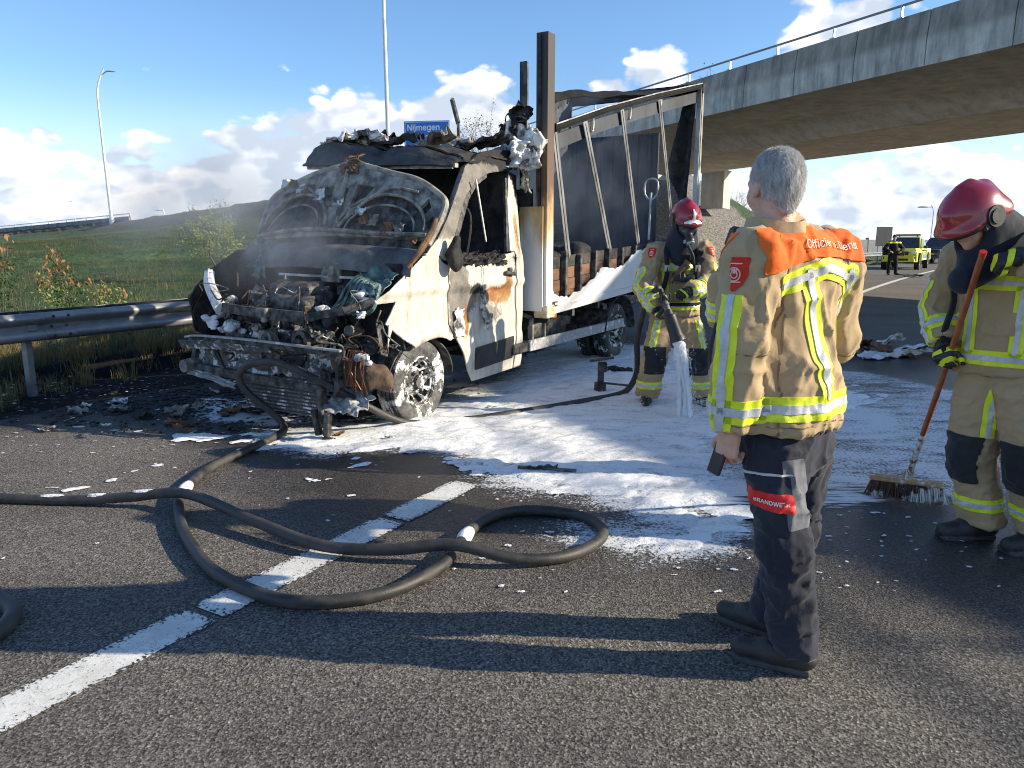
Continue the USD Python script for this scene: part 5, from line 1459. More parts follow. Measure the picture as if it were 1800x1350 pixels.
def sleeve_line(parent, m, v, mem, k, J, out, s0, w=.036, full=True):
    """A stripe down the outer side of a sleeve."""
    out = unit(out)
    pts = [J['sh' + k] + out * .09 + unit(J['el' + k] - J['sh' + k]) * s0, J['el' + k] + out * .085, J['wr' + k] + out * .075]
    d = seg_d(v, pts if full else pts[:2])
    t = unit(J['wr' + k] - J['sh' + k])
    # measure sideways only, so that the stripe lies flat on the cloth
    d2 = []
    for a, b in zip(pts[:-1], pts[1:]):
        tt = unit(b - a); q = v - a; s = q @ tt
        sidev = np.cross(tt, out)
        dd = np.abs(q @ sidev) + np.where((s < -.01) | (s > np.linalg.norm(b - a) + .012), 9, 0)
        d2.append(dd)
    d2 = np.minimum.reduce(d2[:2 if full else 1])
    facing = ((v - np.array(pts[1])) @ out) + .075
    tape(parent, m, d2, np.minimum(member(mem, k, .02), facing), w)


def wrap(text_m, m, origin, xdir, ydir, nrm, lift=.004):
    """Lettering laid on a cloth: each point is moved along nrm on to the surface."""
    from scipy.spatial import cKDTree
    v, f, n = meshkit.arrays(m, True)
    xdir, ydir, nrm = unit(xdir), unit(ydir), unit(nrm)
    vis = n @ nrm > .05
    q = np.c_[(v[vis] - origin) @ xdir, (v[vis] - origin) @ ydir]; h = (v[vis] - origin) @ nrm
    near = (np.abs(q).max(1) < .6)
    q, h = q[near], h[near]
    t = text_m.subdivide_to_size(.012) if hasattr(text_m, 'subdivide_to_size') else text_m
    tv = np.array(t.vertices)
    tree = cKDTree(q)
    d, i = tree.query(tv[:, :2], k=28)
    w = 1 / (d + .012); z = (h[i] * w).sum(1) / w.sum(1)
    out = np.asarray(origin) + tv[:, :1] * xdir + tv[:, 1:2] * ydir + (z + lift + tv[:, 2])[:, None] * nrm
    return trimesh.Trimesh(out, t.faces, process=False)


def shield(w, h):
    return Polygon([(-w / 2, h / 2), (w / 2, h / 2), (w / 2, 0), (w * .3, -h * .3), (0, -h / 2), (-w * .3, -h * .3), (-w / 2, 0)])


def badge(parent, m, c, xd, yd, nrm, s=.085):
    a = prism(shield(s, s * 1.25).buffer(.006), .002).subdivide_to_size(.014); b = wrap(a, m, c, xd, yd, nrm, .003)
    B = put(parent, 'shoulder_badge', b, REDC)
    ring = cat_(*[placed(trimesh.creation.torus(s * r, .0022, major_sections=20, minor_sections=5), None, (0, 0, .002)) for r in (.16, .28)], prism(sbox(-s * .32, s * .42, s * .32, s * .47), .002), *[prism(shapely.affinity.rotate(sbox(-.003, s * .05, .003, s * .3), a, origin=(0, 0)), .002) for a in (-30, 0, 30)], prism(sbox(-s * .3, -s * .34, s * .3, -s * .29), .002))
    put(B, 'emblem', wrap(ring, m, c, xd, yd, nrm, .005), look('badge_thread', (.75, .42, .36), (.8, .5, .44), 20, .8) if not stage.GetPrimAtPath('/World/Looks/badge_thread') else '/World/Looks/badge_thread')


def trousers(J, step=.011, seed=2, amp=.012, r=(.112, .098, .092), waist=None):
    def leg(p, k):
        a, b, c = J['hip' + k], J['knee' + k], J['ank' + k]
        s = smin(cone_d(p, a, b, r[0], r[1]), cone_d(p, b, c - A3(0, 0, .03), r[1], r[2]), .03)
        return np.maximum(s, (c[2] - .02) - p[..., 2])
    top = waist if waist is not None else (J['hipL'] + J['hipR']) / 2 + A3(0, 0, .14)
    pel = (J['hipL'] + J['hipR']) / 2

    def d(p):
        s = smin(leg(p, 'L'), leg(p, 'R'), .02)
        return smin(s, cone_d(p, pel + A3(0, 0, .03), top, .145, .15, (J['face'], 1.2)), .06)
    pts = np.array([J[k] for k in ('hipL', 'hipR', 'kneeL', 'kneeR', 'ankL', 'ankR')] + [top])
    m = folded(solid(d, pts.min(0) - [.17, .17, .08], pts.max(0) + [.17, .17, .1], step), amp, 9.5, seed, (1, 1, 1.3))
    v = np.array(m.vertices); pv = v.astype(np.float32)
    return m, v, {'L': leg(pv, 'L'), 'R': leg(pv, 'R')}


def boot(J, k, high=.16, fat=1.0, step=.007):
    a, t = J['ank' + k], J['toe' + k]
    fwd = unit(A3(t[0] - a[0], t[1] - a[1], 0)); g = J.get('ground', 0.0)
    heel = A3(a[0], a[1], g) - fwd * .035; toe = heel + fwd * .265
    side = np.cross(fwd, [0, 0, 1])

    def d(p):
        s = smin(cone_d(p, heel + A3(0, 0, .055), heel + fwd * .12 + A3(0, 0, .06), .040 * fat, .043 * fat), cone_d(p, heel + fwd * .1 + A3(0, 0, .05), toe - fwd * .04 + A3(0, 0, .040), .046 * fat, .037 * fat), .03)
        s = smin(s, cone_d(p, heel + fwd * .03 + A3(0, 0, .07), a + A3(0, 0, high - .1), .046 * fat, .056 * fat), .03)
        return np.maximum(s, g + .012 - p[..., 2])

    def sole(p):
        q = np.stack([(p - heel.astype(np.float32)) @ fwd.astype(np.float32), (p - heel.astype(np.float32)) @ side.astype(np.float32), p[..., 2] - g], -1)
        w = .043 * fat + .008 * np.sin(q[..., 0] * 14 - 1.2)
        e = np.maximum(np.abs(q[..., 1]) - w, np.abs(q[..., 0] - .115) - .135)
        e = np.maximum(e, np.hypot(np.maximum(q[..., 0] - .16, 0) * .8, q[..., 1]) - .075 * fat)
        return np.maximum(e, np.abs(q[..., 2] - .013) - .013)
    lo = np.minimum(heel, toe) - [.09, .09, .02]; hi = np.maximum(heel, toe) + [.09, .09, .06 + high + a[2]]
    return solid(d, lo, hi, step), solid(sole, lo, np.minimum(hi, [9e9, 9e9, g + .05]), .006)


def body_under(J, head_R, head_c, hands):
    """The person inside the clothes: trunk, limbs, neck and head, with both hands, as one skin."""
    def d(p):
        s = cone_d(p, J['chest'], (J['hipL'] + J['hipR']) / 2, .12, .11, (J['face'], 1.3))
        s = smin(s, cone_d(p, J['shL'], J['shR'], .06, .06), .05)
        s = smin(s, cone_d(p, (J['shL'] + J['shR']) / 2, head_c - A3(0, 0, .06), .06, .055), .04)
        for k in 'LR':
            s = smin(s, cone_d(p, J['sh' + k], J['el' + k], .05, .04), .03); s = smin(s, cone_d(p, J['el' + k], J['wr' + k] + unit(J['wr' + k] - J['el' + k]) * .02, .04, .030), .02)
            s = smin(s, cone_d(p, J['hip' + k], J['knee' + k], .075, .055), .04); s = smin(s, cone_d(p, J['knee' + k], J['ank' + k], .055, .04), .03)
        return s
    pts = np.array([J[k] for k in ('shL', 'shR', 'elL', 'elR', 'wrL', 'wrR', 'hipL', 'hipR', 'kneeL', 'kneeR', 'ankL', 'ankR')] + [head_c])
    m = solid(d, pts.min(0) - .12, pts.max(0) + .08, .016)
    return cat_(m, placed(HEAD, head_R, head_c), *hands)


def head_R(face, pitch=0.0, roll=0.0):
    """Columns: right, forward, up of a head looking along face, bent down by pitch degrees."""
    f = unit(A3(face[0], face[1], 0)); r = np.cross(f, [0, 0, 1]); p = math.radians(pitch)
    fwd = f * math.cos(p) - A3(0, 0, 1) * math.sin(p); up = f * math.sin(p) + A3(0, 0, 1) * math.cos(p)
    q = math.radians(roll)
    r2 = r * math.cos(q) + up * math.sin(q); up = np.cross(r2, fwd)
    return np.stack([r2, fwd, up], 1)


def shift(J, base):
    return {k: (v - base if isinstance(v, np.ndarray) and k != 'face' else v) for k, v in J.items()}


def person(label, base, J):
    return thing('person', label, 'person', base), shift(J, np.asarray(base, float))


# -- the officer in the foreground, seen from behind
MJ = dict(face=unit(A3(-.55, .83, 0)), neck=A3(.866, 2.47, 1.53), shL=A3(.775, 2.395, 1.445), elL=A3(.728, 2.345, 1.18), wrL=A3(.722, 2.37, .90), shR=A3(1.105, 2.60, 1.44), elR=A3(1.185, 2.70, 1.17), wrR=A3(1.12, 2.86, .98),
          chest=A3(.935, 2.51, 1.30), hem=A3(.945, 2.475, .885), hipL=A3(.885, 2.42, .80), hipR=A3(1.03, 2.55, .80), kneeL=A3(.935, 2.39, .47), kneeR=A3(1.055, 2.62, .46), ankL=A3(1.005, 2.395, .10), ankR=A3(1.0, 2.635, .10), toeL=A3(.80, 2.51, 0), toeR=A3(.86, 2.77, 0))
base = A3(.97, 2.5, 0)
M, J = person('grey-haired man in tan coat with orange shoulder yoke and navy trousers, seen from behind', base, MJ)
HR = head_R((-.26, .96), 3)
hc = A3(.848, 2.462, 1.672) - base
hl = placed(hand_mesh((.75, .8, .85, .9), .5, 1.0, .004, mirror=False), frame(A3(-.1, .05, -1), A3(-.75, -.65, 0)), J['wrL'] + A3(-.002, .0, -.012))
hr = placed(hand_mesh((.6, .65, .7, .7), .5, 1.0, .006, mirror=True), frame(A3(-.5, .6, -.4), A3(.6, .6, .3)), J['wrR'] + A3(-.01, .02, -.01))
put(M, 'body', body_under(J, HR, hc, [hl, hr]), SKIN, smooth=True)
def hair_d(p):
    s = smin(ell_d(p, (0, -.014, .034), (.0765, .099, .096)), cone_d(p, (0, -.046, -.02), (0, -.040, -.075), .052, .050), .04)
    s = s + .003 * (meshkit.fbm(p * np.array([60, 60, 22]), 3, 3) - .5)
    front = p[..., 1] * .8 - .036 - .55 * (p[..., 2] - .03)
    ax = np.abs(p[..., 0])
    ear = .030 - np.hypot((p[..., 1] + .004) * 1.0, (p[..., 2] + .016) * .8) - .6 * np.maximum(0, .055 - ax)      # clear of the ears
    low = -(p[..., 2] + .088 - .9 * np.maximum(0, p[..., 1] + .035) - .05 * np.minimum(ax / .05, 1) ** 2)          # tapered nape
    return np.maximum(np.maximum(s, front), np.maximum(ear, low))


hx = placed(solid(hair_d, (-.12, -.15, -.14), (.12, .13, .17), .0045), HR * .9, hc)
H_ = put(M, 'hair', hx, HAIRG, smooth=True, label='short cropped grey hair')
rh = np.random.default_rng(4)
hv, hf, hn = meshkit.arrays(hx, True)
pick = rh.integers(0, len(hv), 11000)
pts, wid = [], []
for i in pick:
    p, nn = hv[i], hn[i]
    gdir = HR @ A3(rh.normal() * .18, -.35 + rh.normal() * .18, -.8)
    dn = unit(unit(gdir - nn * (nn @ gdir)) + nn * rh.uniform(.12, .42) + rh.normal(size=3) * .10)
    L = rh.uniform(.016, .030)
    pts += [p - nn * .002, p + dn * L * .5 + nn * .003, p + dn * L]
    wid += [.0009, .0008, .0003]
cv = UsdGeom.BasisCurves.Define(stage, free(H_, 'hair_strands'))
cv.CreateTypeAttr('linear'); cv.CreatePointsAttr(Vt.Vec3fArray.FromNumpy(np.array(pts, np.float32)))
cv.CreateCurveVertexCountsAttr(Vt.IntArray.FromNumpy(np.full(len(pick), 3, np.int32))); cv.CreateWidthsAttr(Vt.FloatArray.FromNumpy(np.array(wid, np.float32))); cv.SetWidthsInterpolation('vertex')
UsdShade.MaterialBindingAPI.Apply(cv.GetPrim()).Bind(UsdShade.Material.Get(stage, '/World/Looks/grey_hair'))
says(cv.GetPrim(), kind='stuff')
jm, v, mem, side, f = jacket(J, .0085, 11, .015, .222)
JK = put(M, 'coat', jm, KHAKI, smooth=True)
u, back = (v - J['chest']) @ side, (v - J['chest']) @ -f
hz = J['hem'][2]
tape(JK, jm, v[:, 2] - (hz + .085 - .0 * u), member(mem, 'T', .015), .040)
Tm = np.minimum(member(mem, 'T', .012), back - .005)
q2 = np.c_[u, v[:, 2]]
c0 = J['chest'][2]
tape(JK, jm, seg_d(q2, [(-.005, hz + .12), (-.07, c0 + .115)]), np.minimum(Tm, .118 + c0 - v[:, 2]), .034)
tape(JK, jm, seg_d(q2, [(.155, c0 - .12), (.165, c0 + .10)]), Tm, .030)
tape(JK, jm, seg_d(q2, [(-.19, c0 + .055), (-.0, c0 + .118), (.19, c0 + .075)]), Tm, .034)
# the orange yoke across the shoulders
yk = np.minimum(v[:, 2] - (c0 + .150 - .26 * np.maximum(0, -u - .05) - .10 * np.maximum(0, u - .05)), member(mem, 'T', .125))
yk = np.minimum(yk, .255 - np.abs(u)); yk = np.minimum(yk, J['neck'][2] - .005 - v[:, 2] + .35 * np.maximum(0, back - .02))
ya = applique(jm, yk, .006)
YK = put(JK, 'yoke', ya, ORANGE, smooth=40, label='fluorescent orange shoulder yoke')
txt = meshkit.text_mesh('Officier v. Dienst', .026, .0015)
w0 = np.ptp(np.array(txt.vertices)[:, 0]); txt.apply_translation((-w0 / 2, 0, 0))
bn = unit(-f * .75 + A3(0, 0, .66))
org = J['chest'] + A3(0, 0, .158) - f * .10 + side * .045
put(YK, 'lettering', wrap(txt, jm, org, side, np.cross(bn, side), bn, .012), look('pale_lettering', (.80, .55, .42), (.86, .62, .5), 30, .7), smooth=False)
for k, at in (('L', .07), ('R', .07)):
    rings(JK, jm, v, mem, k, J, at, .040)
lo_ = unit(A3(-.75, -.66, 0))
sleeve_line(JK, jm, v, mem, 'L', J, lo_, .12, .034)
badge(JK, jm, J['shL'] + lo_ * .09 + A3(.0, 0, -.045), np.cross([0, 0, 1], lo_), A3(0, 0, 1), lo_, .075)
SEAM = look('dark_seam_thread', (.16, .105, .05), (.2, .135, .07), 30, .9)
for k in 'LR':
    put(JK, 'armhole_seam', applique(jm, np.minimum(.0035 - np.abs(mem['T'] - mem[k] + .01), v[:, 2] - J['el' + k][2]), .003), SEAM)
    s_, _o = along(v, J['el' + k], J['wr' + k])
    put(JK, 'cuff_seam', applique(jm, np.minimum(.0028 - np.abs(s_ - np.linalg.norm(J['wr' + k] - J['el' + k]) + .022), member(mem, k, .0)), .002), SEAM)
    put(JK, 'elbow_seam', applique(jm, np.minimum(.0028 - np.abs(s_ - .02), member(mem, k, .0)), .002), SEAM)
put(JK, 'hem_seam', applique(jm, np.minimum(.0028 - np.abs(v[:, 2] - hz - .028), member(mem, 'T', .0)), .002), SEAM)
put(JK, 'side_seam', applique(jm, np.minimum.reduce([.003 - np.abs(u + .165 - .02 * np.sin(v[:, 2] * 6)), member(mem, 'T', 0), back, c0 - .02 - v[:, 2]]), .002), SEAM)
# stand-up collar
def collar(u_, v_):
    a = u_ * 2 * np.pi * .985 + math.atan2(HR[1, 1], HR[0, 1])
    c = J['neck'] + A3(-.008, -.012, -.055)
    r = .108 - .022 * v_ + .004 * np.sin(a * 5)
    return c + np.c_[np.cos(a) * r * 1.05, np.sin(a) * r * .98, v_ * .094 + .008 * np.sin(a * 2 + 1)]
put(JK, 'collar', thicken(grid_mesh(collar, 48, 8), .009), KHAKI, smooth=50)
put(JK, 'radio_microphone', cat_(bx((.055, .045, .075), J['neck'] + A3(-.125, .03, -.02), (10, 15, 20), bev=.012), tube(spline([J['neck'] + A3(-.125, .03, -.05), J['neck'] + A3(-.15, .09, -.15), J['neck'] + A3(-.14, .12, -.3)], 6), .006, 6)), BLACKPL)
tm_, tv, tmem = trousers(J, .0095, 4, .012, (.098, .082, .078))
TR = put(M, 'trousers', tm_, NAVY, smooth=True)
outL = unit(A3(-.35, -.93, 0)); backL = unit(A3(.93, -.35, 0))
legmask = tmem['R'] - tmem['L'] + .01
sz = tv[:, 2]
lc = J['hipL'] + (J['kneeL'] - J['hipL']) * np.clip((J['hipL'][2] - sz) / (J['hipL'][2] - J['kneeL'][2]), 0, 1)[:, None]
lc = np.where((sz < J['kneeL'][2])[:, None], J['kneeL'] + (J['ankL'] - J['kneeL']) * np.clip((J['kneeL'][2] - sz) / (J['kneeL'][2] - J['ankL'][2]), 0, 1)[:, None], lc)
off = tv - lc
out_s, back_s = off @ outL, off @ backL
g = applique(tm_, np.minimum.reduce([legmask, .034 - np.abs(back_s - .058 - .02 * (sz - .5)), out_s + .03, (sz - .56) * .6, .80 - sz]), .002)
put(TR, 'grey_panel', g, GREYC, smooth=40)
zr_ = .655
rb = applique(tm_, np.minimum.reduce([legmask, .031 - np.abs(sz - zr_ + .04 * back_s), out_s - .018, .052 - back_s]), .004)
RB = put(TR, 'red_band', rb, look('red_print', (.62, .015, .012), (.68, .02, .015), 20, .6), smooth=40)
tx = meshkit.text_mesh('BRANDWEER', .0138, .0012, bold=True)
tx.apply_translation((-np.ptp(np.array(tx.vertices)[:, 0]) / 2 - .020, -.008, 0))
pc = J['hipL'] + (J['kneeL'] - J['hipL']) * .45; pc = A3(pc[0], pc[1], zr_) + outL * .09
put(RB, 'lettering', wrap(tx, rb, pc, np.cross([0, 0, 1], outL), A3(0, 0, 1), outL, .003), WHITEM, smooth=False)
pp = applique(tm_, np.minimum.reduce([legmask, .0045 - np.abs(sz - .748 - .05 * back_s), out_s - .0, .06 - back_s]), .004)
put(TR, 'piping', pp, SIL)
pkt = applique(tm_, np.minimum.reduce([legmask, .052 - np.abs(sz - .690), out_s - .02, .05 - back_s, back_s + .06]), .0025)
put(TR, 'cargo_pocket', pkt, NAVY, smooth=40)
for k in 'LR':
    b, s = boot(J, k, .13, .98)
    B = put(M, 'shoe', b, BOOT, smooth=True); put(B, 'sole', s, SOLE, smooth=40)
    lf = unit(A3(J['toe' + k][0] - J['ank' + k][0], J['toe' + k][1] - J['ank' + k][1], 0)); ls = np.cross(lf, [0, 0, 1])
    for i in range(4):
        c = A3(J['ank' + k][0], J['ank' + k][1], 0) + lf * (.045 + .022 * i) + A3(0, 0, .118 - .011 * i)
        put(B, 'lace', tube([c - ls * .022 + A3(0, 0, -.006), c + A3(0, 0, .006), c + ls * .022 + A3(0, 0, -.006)], .003, 5), BLACKC)
ph = thing('mobile_phone', 'black phone held in the left hand of the man in the orange-yoked coat', 'phone', MJ['wrL'] + A3(-.030, .02, -.115), 40, tilt=(12, 8, 0))
put(ph, 'case', bx((.014, .05, .11), bev=.004), BLACKPL); put(ph, 'screen', bx((.002, .044, .10), (-.008, 0, 0)), VISOR)


def helmet(parent, R, t, star=True, step=.007):
    R = R * .94
    def sh(p):
        s = ell_d(p, (0, -.005, .02), (.130, .165, .140))
        s = smin(s, ell_d(p, (0, -.12, -.045), (.10, .07, .05)), .06)                  # neck guard
        s = smin(s, ell_d(p, (0, .11, -.005), (.105, .07, .030)), .04)                 # peak
        s = smin(s, cone_d(p, (0, .12, .075), (0, -.13, .09), .028, .028), .04)
        s = smin(s, cone_d(p, (0, .0, .155), (0, -.06, .152), .012, .012), .05)
        s = np.maximum(s, -(p[..., 2] + .025 - .32 * np.minimum(p[..., 1] + .02, 0) * -1 * -1 * 1.0 + .10 * np.maximum(0, np.abs(p[..., 0]) - .08)))
        return np.maximum(s, -(ell_d(p, (0, 0, -.015), (.108, .138, .120))))
    m = solid(sh, (-.16, -.22, -.14), (.16, .22, .19), step)
    v = np.array(m.vertices)
    w = placed(m, R, t)
    Hm = put(parent, 'helmet', w, REDH, smooth=True)
    for e in (-1, 1):
        put(Hm, 'ear_mount', placed(cat_(placed(cat_(trimesh.creation.cylinder(.052, .03, sections=28), trimesh.creation.cylinder(.036, .042, sections=24)), rot_to((1, 0, 0)), (e * .122, -.005, -.005)), bx((.02, .09, .05), (e * .118, .03, -.02), bev=.008)), R, t), BLACKPL)
    rim = applique(w, np.minimum(.012 - np.abs(v[:, 2] + .018), v[:, 1] - .05), .003)
    if rim is not None:
        put(Hm, 'rim', rim, BLACKPL)
    if star:
        q = np.c_[v[:, 0], v[:, 2]]
        arms = np.minimum.reduce([seg_d(q, [(0, .035), (0, .12)]), seg_d(q, [(0, .04), (.078, .012)]), seg_d(q, [(0, .04), (-.078, .012)]), seg_d(q, [(0, .045), (.04, .02)]), seg_d(q, [(0, .045), (-.04, .02)])])
        e = applique(w, np.minimum(.017 - .010 * np.clip(np.linalg.norm(q - [0, .045], axis=1) / .08, 0, 1) - arms, v[:, 1] - .03), .004)
        put(Hm, 'front_emblem', e, look('helmet_emblem', (.60, .62, .58), (.74, .75, .7), 12, .35, metal=.3) if not stage.GetPrimAtPath('/World/Looks/helmet_emblem') else '/World/Looks/helmet_emblem', label='pale emblem on the helmet front')
    return Hm


def knee_pads(TR, tm_, tv, tmem, J, fwd, mat=PADC, half=.105):
    for k, o in (('L', 'R'), ('R', 'L')):
        kn = J['knee' + k]; f = unit(fwd)
        q = tv - kn; sd = q @ np.cross(f, [0, 0, 1]); z = tv[:, 2] - kn[2]
        s = np.minimum.reduce([half + .01 - np.abs(z + .0), .092 - np.abs(sd), q @ f - .0, tmem[o] - tmem[k] + .01])
        a = applique(tm_, s, .006)
        if a is not None:
            put(TR, 'knee_pad', a, mat, smooth=40)


def leg_tapes(TR, tm_, tv, tmem, J, out, ring_z=.10):
    for k, o in (('L', 'R'), ('R', 'L')):
        tape(TR, tm_, tv[:, 2] - (J['ank' + k][2] + ring_z), tmem[o] - tmem[k] + .01, .034)
        kn, hp = J['knee' + k], J['hip' + k]
        ov = unit(out[k]); c = hp + (kn - hp) * np.clip((hp[2] - tv[:, 2]) / (hp[2] - kn[2]), -.3, 1)[:, None]
        q = tv - c; sd = q @ np.cross(ov, [0, 0, 1])
        tape(TR, tm_, sd, np.minimum.reduce([q @ ov + .02, tmem[o] - tmem[k] + .01, tv[:, 2] - (kn[2] + .115), hp[2] - .0 - tv[:, 2]]), .034)


def chest_tapes(JK, jm, v, mem, J, side, f, front=True):
    u, fr = (v - J['chest']) @ side, (v - J['chest']) @ f
    T_ = member(mem, 'T', .015)
    tape(JK, jm, v[:, 2] - (J['hem'][2] + .085), T_, .036)
    F = np.minimum(T_, fr if front else -fr)
    q = np.c_[u, v[:, 2]]
    c0, hz = J['chest'][2], J['hem'][2]
    tape(JK, jm, v[:, 2] - (c0 + .03), F, .034)
    for e in (-1, 1):
        tape(JK, jm, seg_d(q, [(e * .10, hz + .12), (e * .105, c0 - .005)]), F, .030)


# -- the fireman with the broom, at the right
RJ = dict(face=unit(A3(-.72, -.62, 0)), neck=A3(2.335, 3.58, 1.50), shL=A3(2.41, 3.38, 1.455), elL=A3(2.40, 3.19, 1.39), wrL=A3(2.235, 3.27, 1.43), shR=A3(2.265, 3.76, 1.43), elR=A3(2.20, 3.82, 1.16), wrR=A3(2.165, 3.67, 1.005),
          chest=A3(2.375, 3.58, 1.28), hem=A3(2.42, 3.60, .865), hipL=A3(2.47, 3.53, .80), hipR=A3(2.37, 3.66, .80), kneeL=A3(2.50, 3.42, .43), kneeR=A3(2.345, 3.63, .43), ankL=A3(2.62, 3.44, .10), ankR=A3(2.42, 3.60, .10), toeL=A3(2.42, 3.40, 0), toeR=A3(2.20, 3.60, 0))
base = A3(2.45, 3.55, 0)
W, J = person('fireman in red helmet and tan suit sweeping foam with a broom', base, RJ)
HR = head_R((-.9, -.28), 34)
hc = A3(2.135, 3.50, 1.585) - base
pole_a, pole_b = A3(2.085, 3.335, 1.42), A3(2.335, 4.185, .105)
pd = unit(pole_b - pole_a)
gl = placed(hand_mesh((1.05, 1.1, 1.1, 1.1), .9, 1.22, .005), frame(A3(-.75, .35, -.3), A3(-.2, -.35, .9)), J['wrL'] + A3(-.02, 0, .015))
gr = placed(hand_mesh((1.0, 1.05, 1.1, 1.1), .9, 1.22, .005, mirror=True), frame(A3(-.35, -.55, -.8), A3(-.75, -.45, .3)), J['wrR'] + A3(0, 0, -.01))
put(W, 'body', body_under(J, HR, hc, []), SKIN, smooth=True)
for gm, wk, ek in ((gl, 'wrL', 'elL'), (gr, 'wrR', 'elR')):
    G = put(W, 'glove', gm, GLOVE, smooth=True)
    ax = unit(J[wk] - J[ek])
    put(G, 'cuff', tube([J[wk] - ax * .05, J[wk] - ax * .01, J[wk] + ax * .04], [.052, .050, .042], 16), GLOVE)
    gv = np.array(gm.vertices)
    bands = applique(gm, np.minimum(.011 - np.abs((gv - J[wk]) @ ax - .055), .9), .002)
    if bands is not None:
        put(G, 'yellow_flash', bands, YEL)
    b2 = applique(gm, np.minimum(.007 - np.abs((gv - J[wk]) @ ax - .105), .9), .002)
    if b2 is not None:
        put(G, 'yellow_flash', b2, YEL)
helmet(W, HR, hc + HR @ A3(0, 0, .035), star=False)
nc = solid(lambda p: np.maximum(smin(smin(cone_d(p, hc + HR @ A3(0, -.045, -.02), J['neck'] + A3(.03, .0, -.02), .112, .135), cone_d(p, hc + HR @ A3(-.0, .03, -.10), hc + HR @ A3(0, .05, -.20), .085, .075), .06), cone_d(p, hc + HR @ A3(0, .05, -.20), hc + A3(-.03, -.02, -.26), .075, .065), .05) + .012 * (meshkit.fbm(p * 12, 3, 3) - .5), -(np.linalg.norm(p - (hc + HR @ A3(0, .075, -.005)).astype(np.float32), axis=-1) - .085)), hc - [.3, .3, .42], hc + [.45, .35, .15], .010)
put(W, 'neck_curtain', nc, HOODC, smooth=True, label='navy neck curtain hanging from the helmet')
jm, v, mem, side, f = jacket(J, .0095, 21, .012, .215)
JK = put(W, 'coat', jm, KHAKI2, smooth=True)
chest_tapes(JK, jm, v, mem, J, side, f)
for k in 'LR':
    rings(JK, jm, v, mem, k, J, .085)
sleeve_line(JK, jm, v, mem, 'R', J, A3(-.9, .2, .1), .14, .034)
oL = unit(A3(.1, -.9, .45))
rp = applique(jm, np.minimum.reduce([.085 - np.linalg.norm(v - (J['shL'] + A3(-.02, -.02, .09)), axis=1), v[:, 2] - J['shL'][2] - .0]), .005)
if rp is not None:
    put(JK, 'red_shoulder_patch', rp, REDC)
badge(JK, jm, J['shL'] + oL * .09 + A3(0, -.04, -.0), A3(-1, 0, 0), np.cross(oL, A3(-1, 0, 0)), oL, .07)
put(JK, 'chest_pocket', applique(jm, np.minimum.reduce([.055 - np.abs(v[:, 2] - J['chest'][2] + .16), .075 - np.abs((v - J['chest']) @ side + .03), (v - J['chest']) @ f]), .006), KHAKI2, smooth=40)
put(JK, 'radio_strap', tube(spline([J['chest'] + f * .15 + side * -.06 + A3(0, 0, .16), J['chest'] + f * .17 + side * .02 + A3(0, 0, .05), J['chest'] + f * .16 + side * .10 + A3(0, 0, .0)], 6), .010, 6), BLACKC)
put(JK, 'hanging_strap', tube(spline([hc + A3(-.01, .10, -.25), hc + A3(.02, .12, -.38), hc + A3(.0, .14, -.55), hc + A3(.03, .12, -.7)], 6), .014, 6), BLACKC)
tm_, tv, tmem = trousers(J, .0105, 7, .011, (.118, .104, .100))
TR = put(W, 'trousers', tm_, KHAKI2, smooth=True)
knee_pads(TR, tm_, tv, tmem, J, A3(-.95, -.3, 0), half=.11)
leg_tapes(TR, tm_, tv, tmem, J, {'L': A3(-.1, -1, 0), 'R': A3(-.1, -1, 0)})
for k in 'LR':
    b, s = boot(J, k, .16, 1.12)
    B = put(W, 'boot', b, BOOT, smooth=True); put(B, 'sole', s, SOLE, smooth=40)
# the broom
br = thing('broom', 'wide street broom with a long orange-brown handle pushing foam', 'broom', pole_b * [1, 1, 0])
bb = pole_b * [1, 1, 0]
put(br, 'handle', tube(spline([pole_a + pd * -.03 - bb, (pole_a + pole_b) / 2 - bb + A3(.004, 0, 0), pole_b - pd * .42 - bb], 8), .0145, 12), look('varnished_handle', (.22, .055, .018), (.34, .105, .035), 5, .4, .001, 40, stretch=(6, 6, 1)))
put(br, 'foamy_shaft', tube([pole_b - pd * .42 - bb, pole_b - pd * .2 - bb, pole_b - bb], [.0150, .0165, .02], 12), foamy('foam_on_handle', (.18, .06, .03), (.28, .12, .06), .44, 14))
put(br, 'end_cap', tube([pole_a - pd * .045 - bb, pole_a - pd * .025 - bb], .0155, 12), look('red_cap', (.5, .02, .015), (.55, .03, .02), 8, .4))
bd_ = unit(A3(.34, -.17, 0)); bn_ = np.cross([0, 0, 1], bd_)
Rb = np.stack([bd_, bn_, A3(0, 0, 1)], 1)
put(br, 'head', cat_(placed(bx((.40, .065, .028), (0, 0, .112), bev=.006), Rb), placed(trimesh.creation.cylinder(.024, .05, sections=14), rot_to(-pd), A3(0, 0, .135))), foamy('foamy_wood', (.30, .17, .08), (.42, .27, .13), .50, 9))
rb_ = np.random.default_rng(8)
bris, bw_, bc = [], [], 0
for i in range(900):
    a = A3(rb_.uniform(-.19, .19), rb_.uniform(-.027, .027), .10)
    e = a + A3(a[0] * .1 + rb_.normal() * .010, a[1] * .7 - .02 + rb_.normal() * .008, -.092)
    bris += [Rb @ a, Rb @ ((a + e) / 2 + A3(0, .004, 0)), Rb @ e]; bw_ += [.0042, .004, .003]
bcv = UsdGeom.BasisCurves.Define(stage, free(br, 'bristles')); bcv.CreateTypeAttr('linear')
bcv.CreatePointsAttr(Vt.Vec3fArray.FromNumpy(np.array(bris, np.float32))); bcv.CreateCurveVertexCountsAttr(Vt.IntArray.FromNumpy(np.full(900, 3, np.int32))); bcv.CreateWidthsAttr(Vt.FloatArray.FromNumpy(np.array(bw_, np.float32))); bcv.SetWidthsInterpolation('vertex')
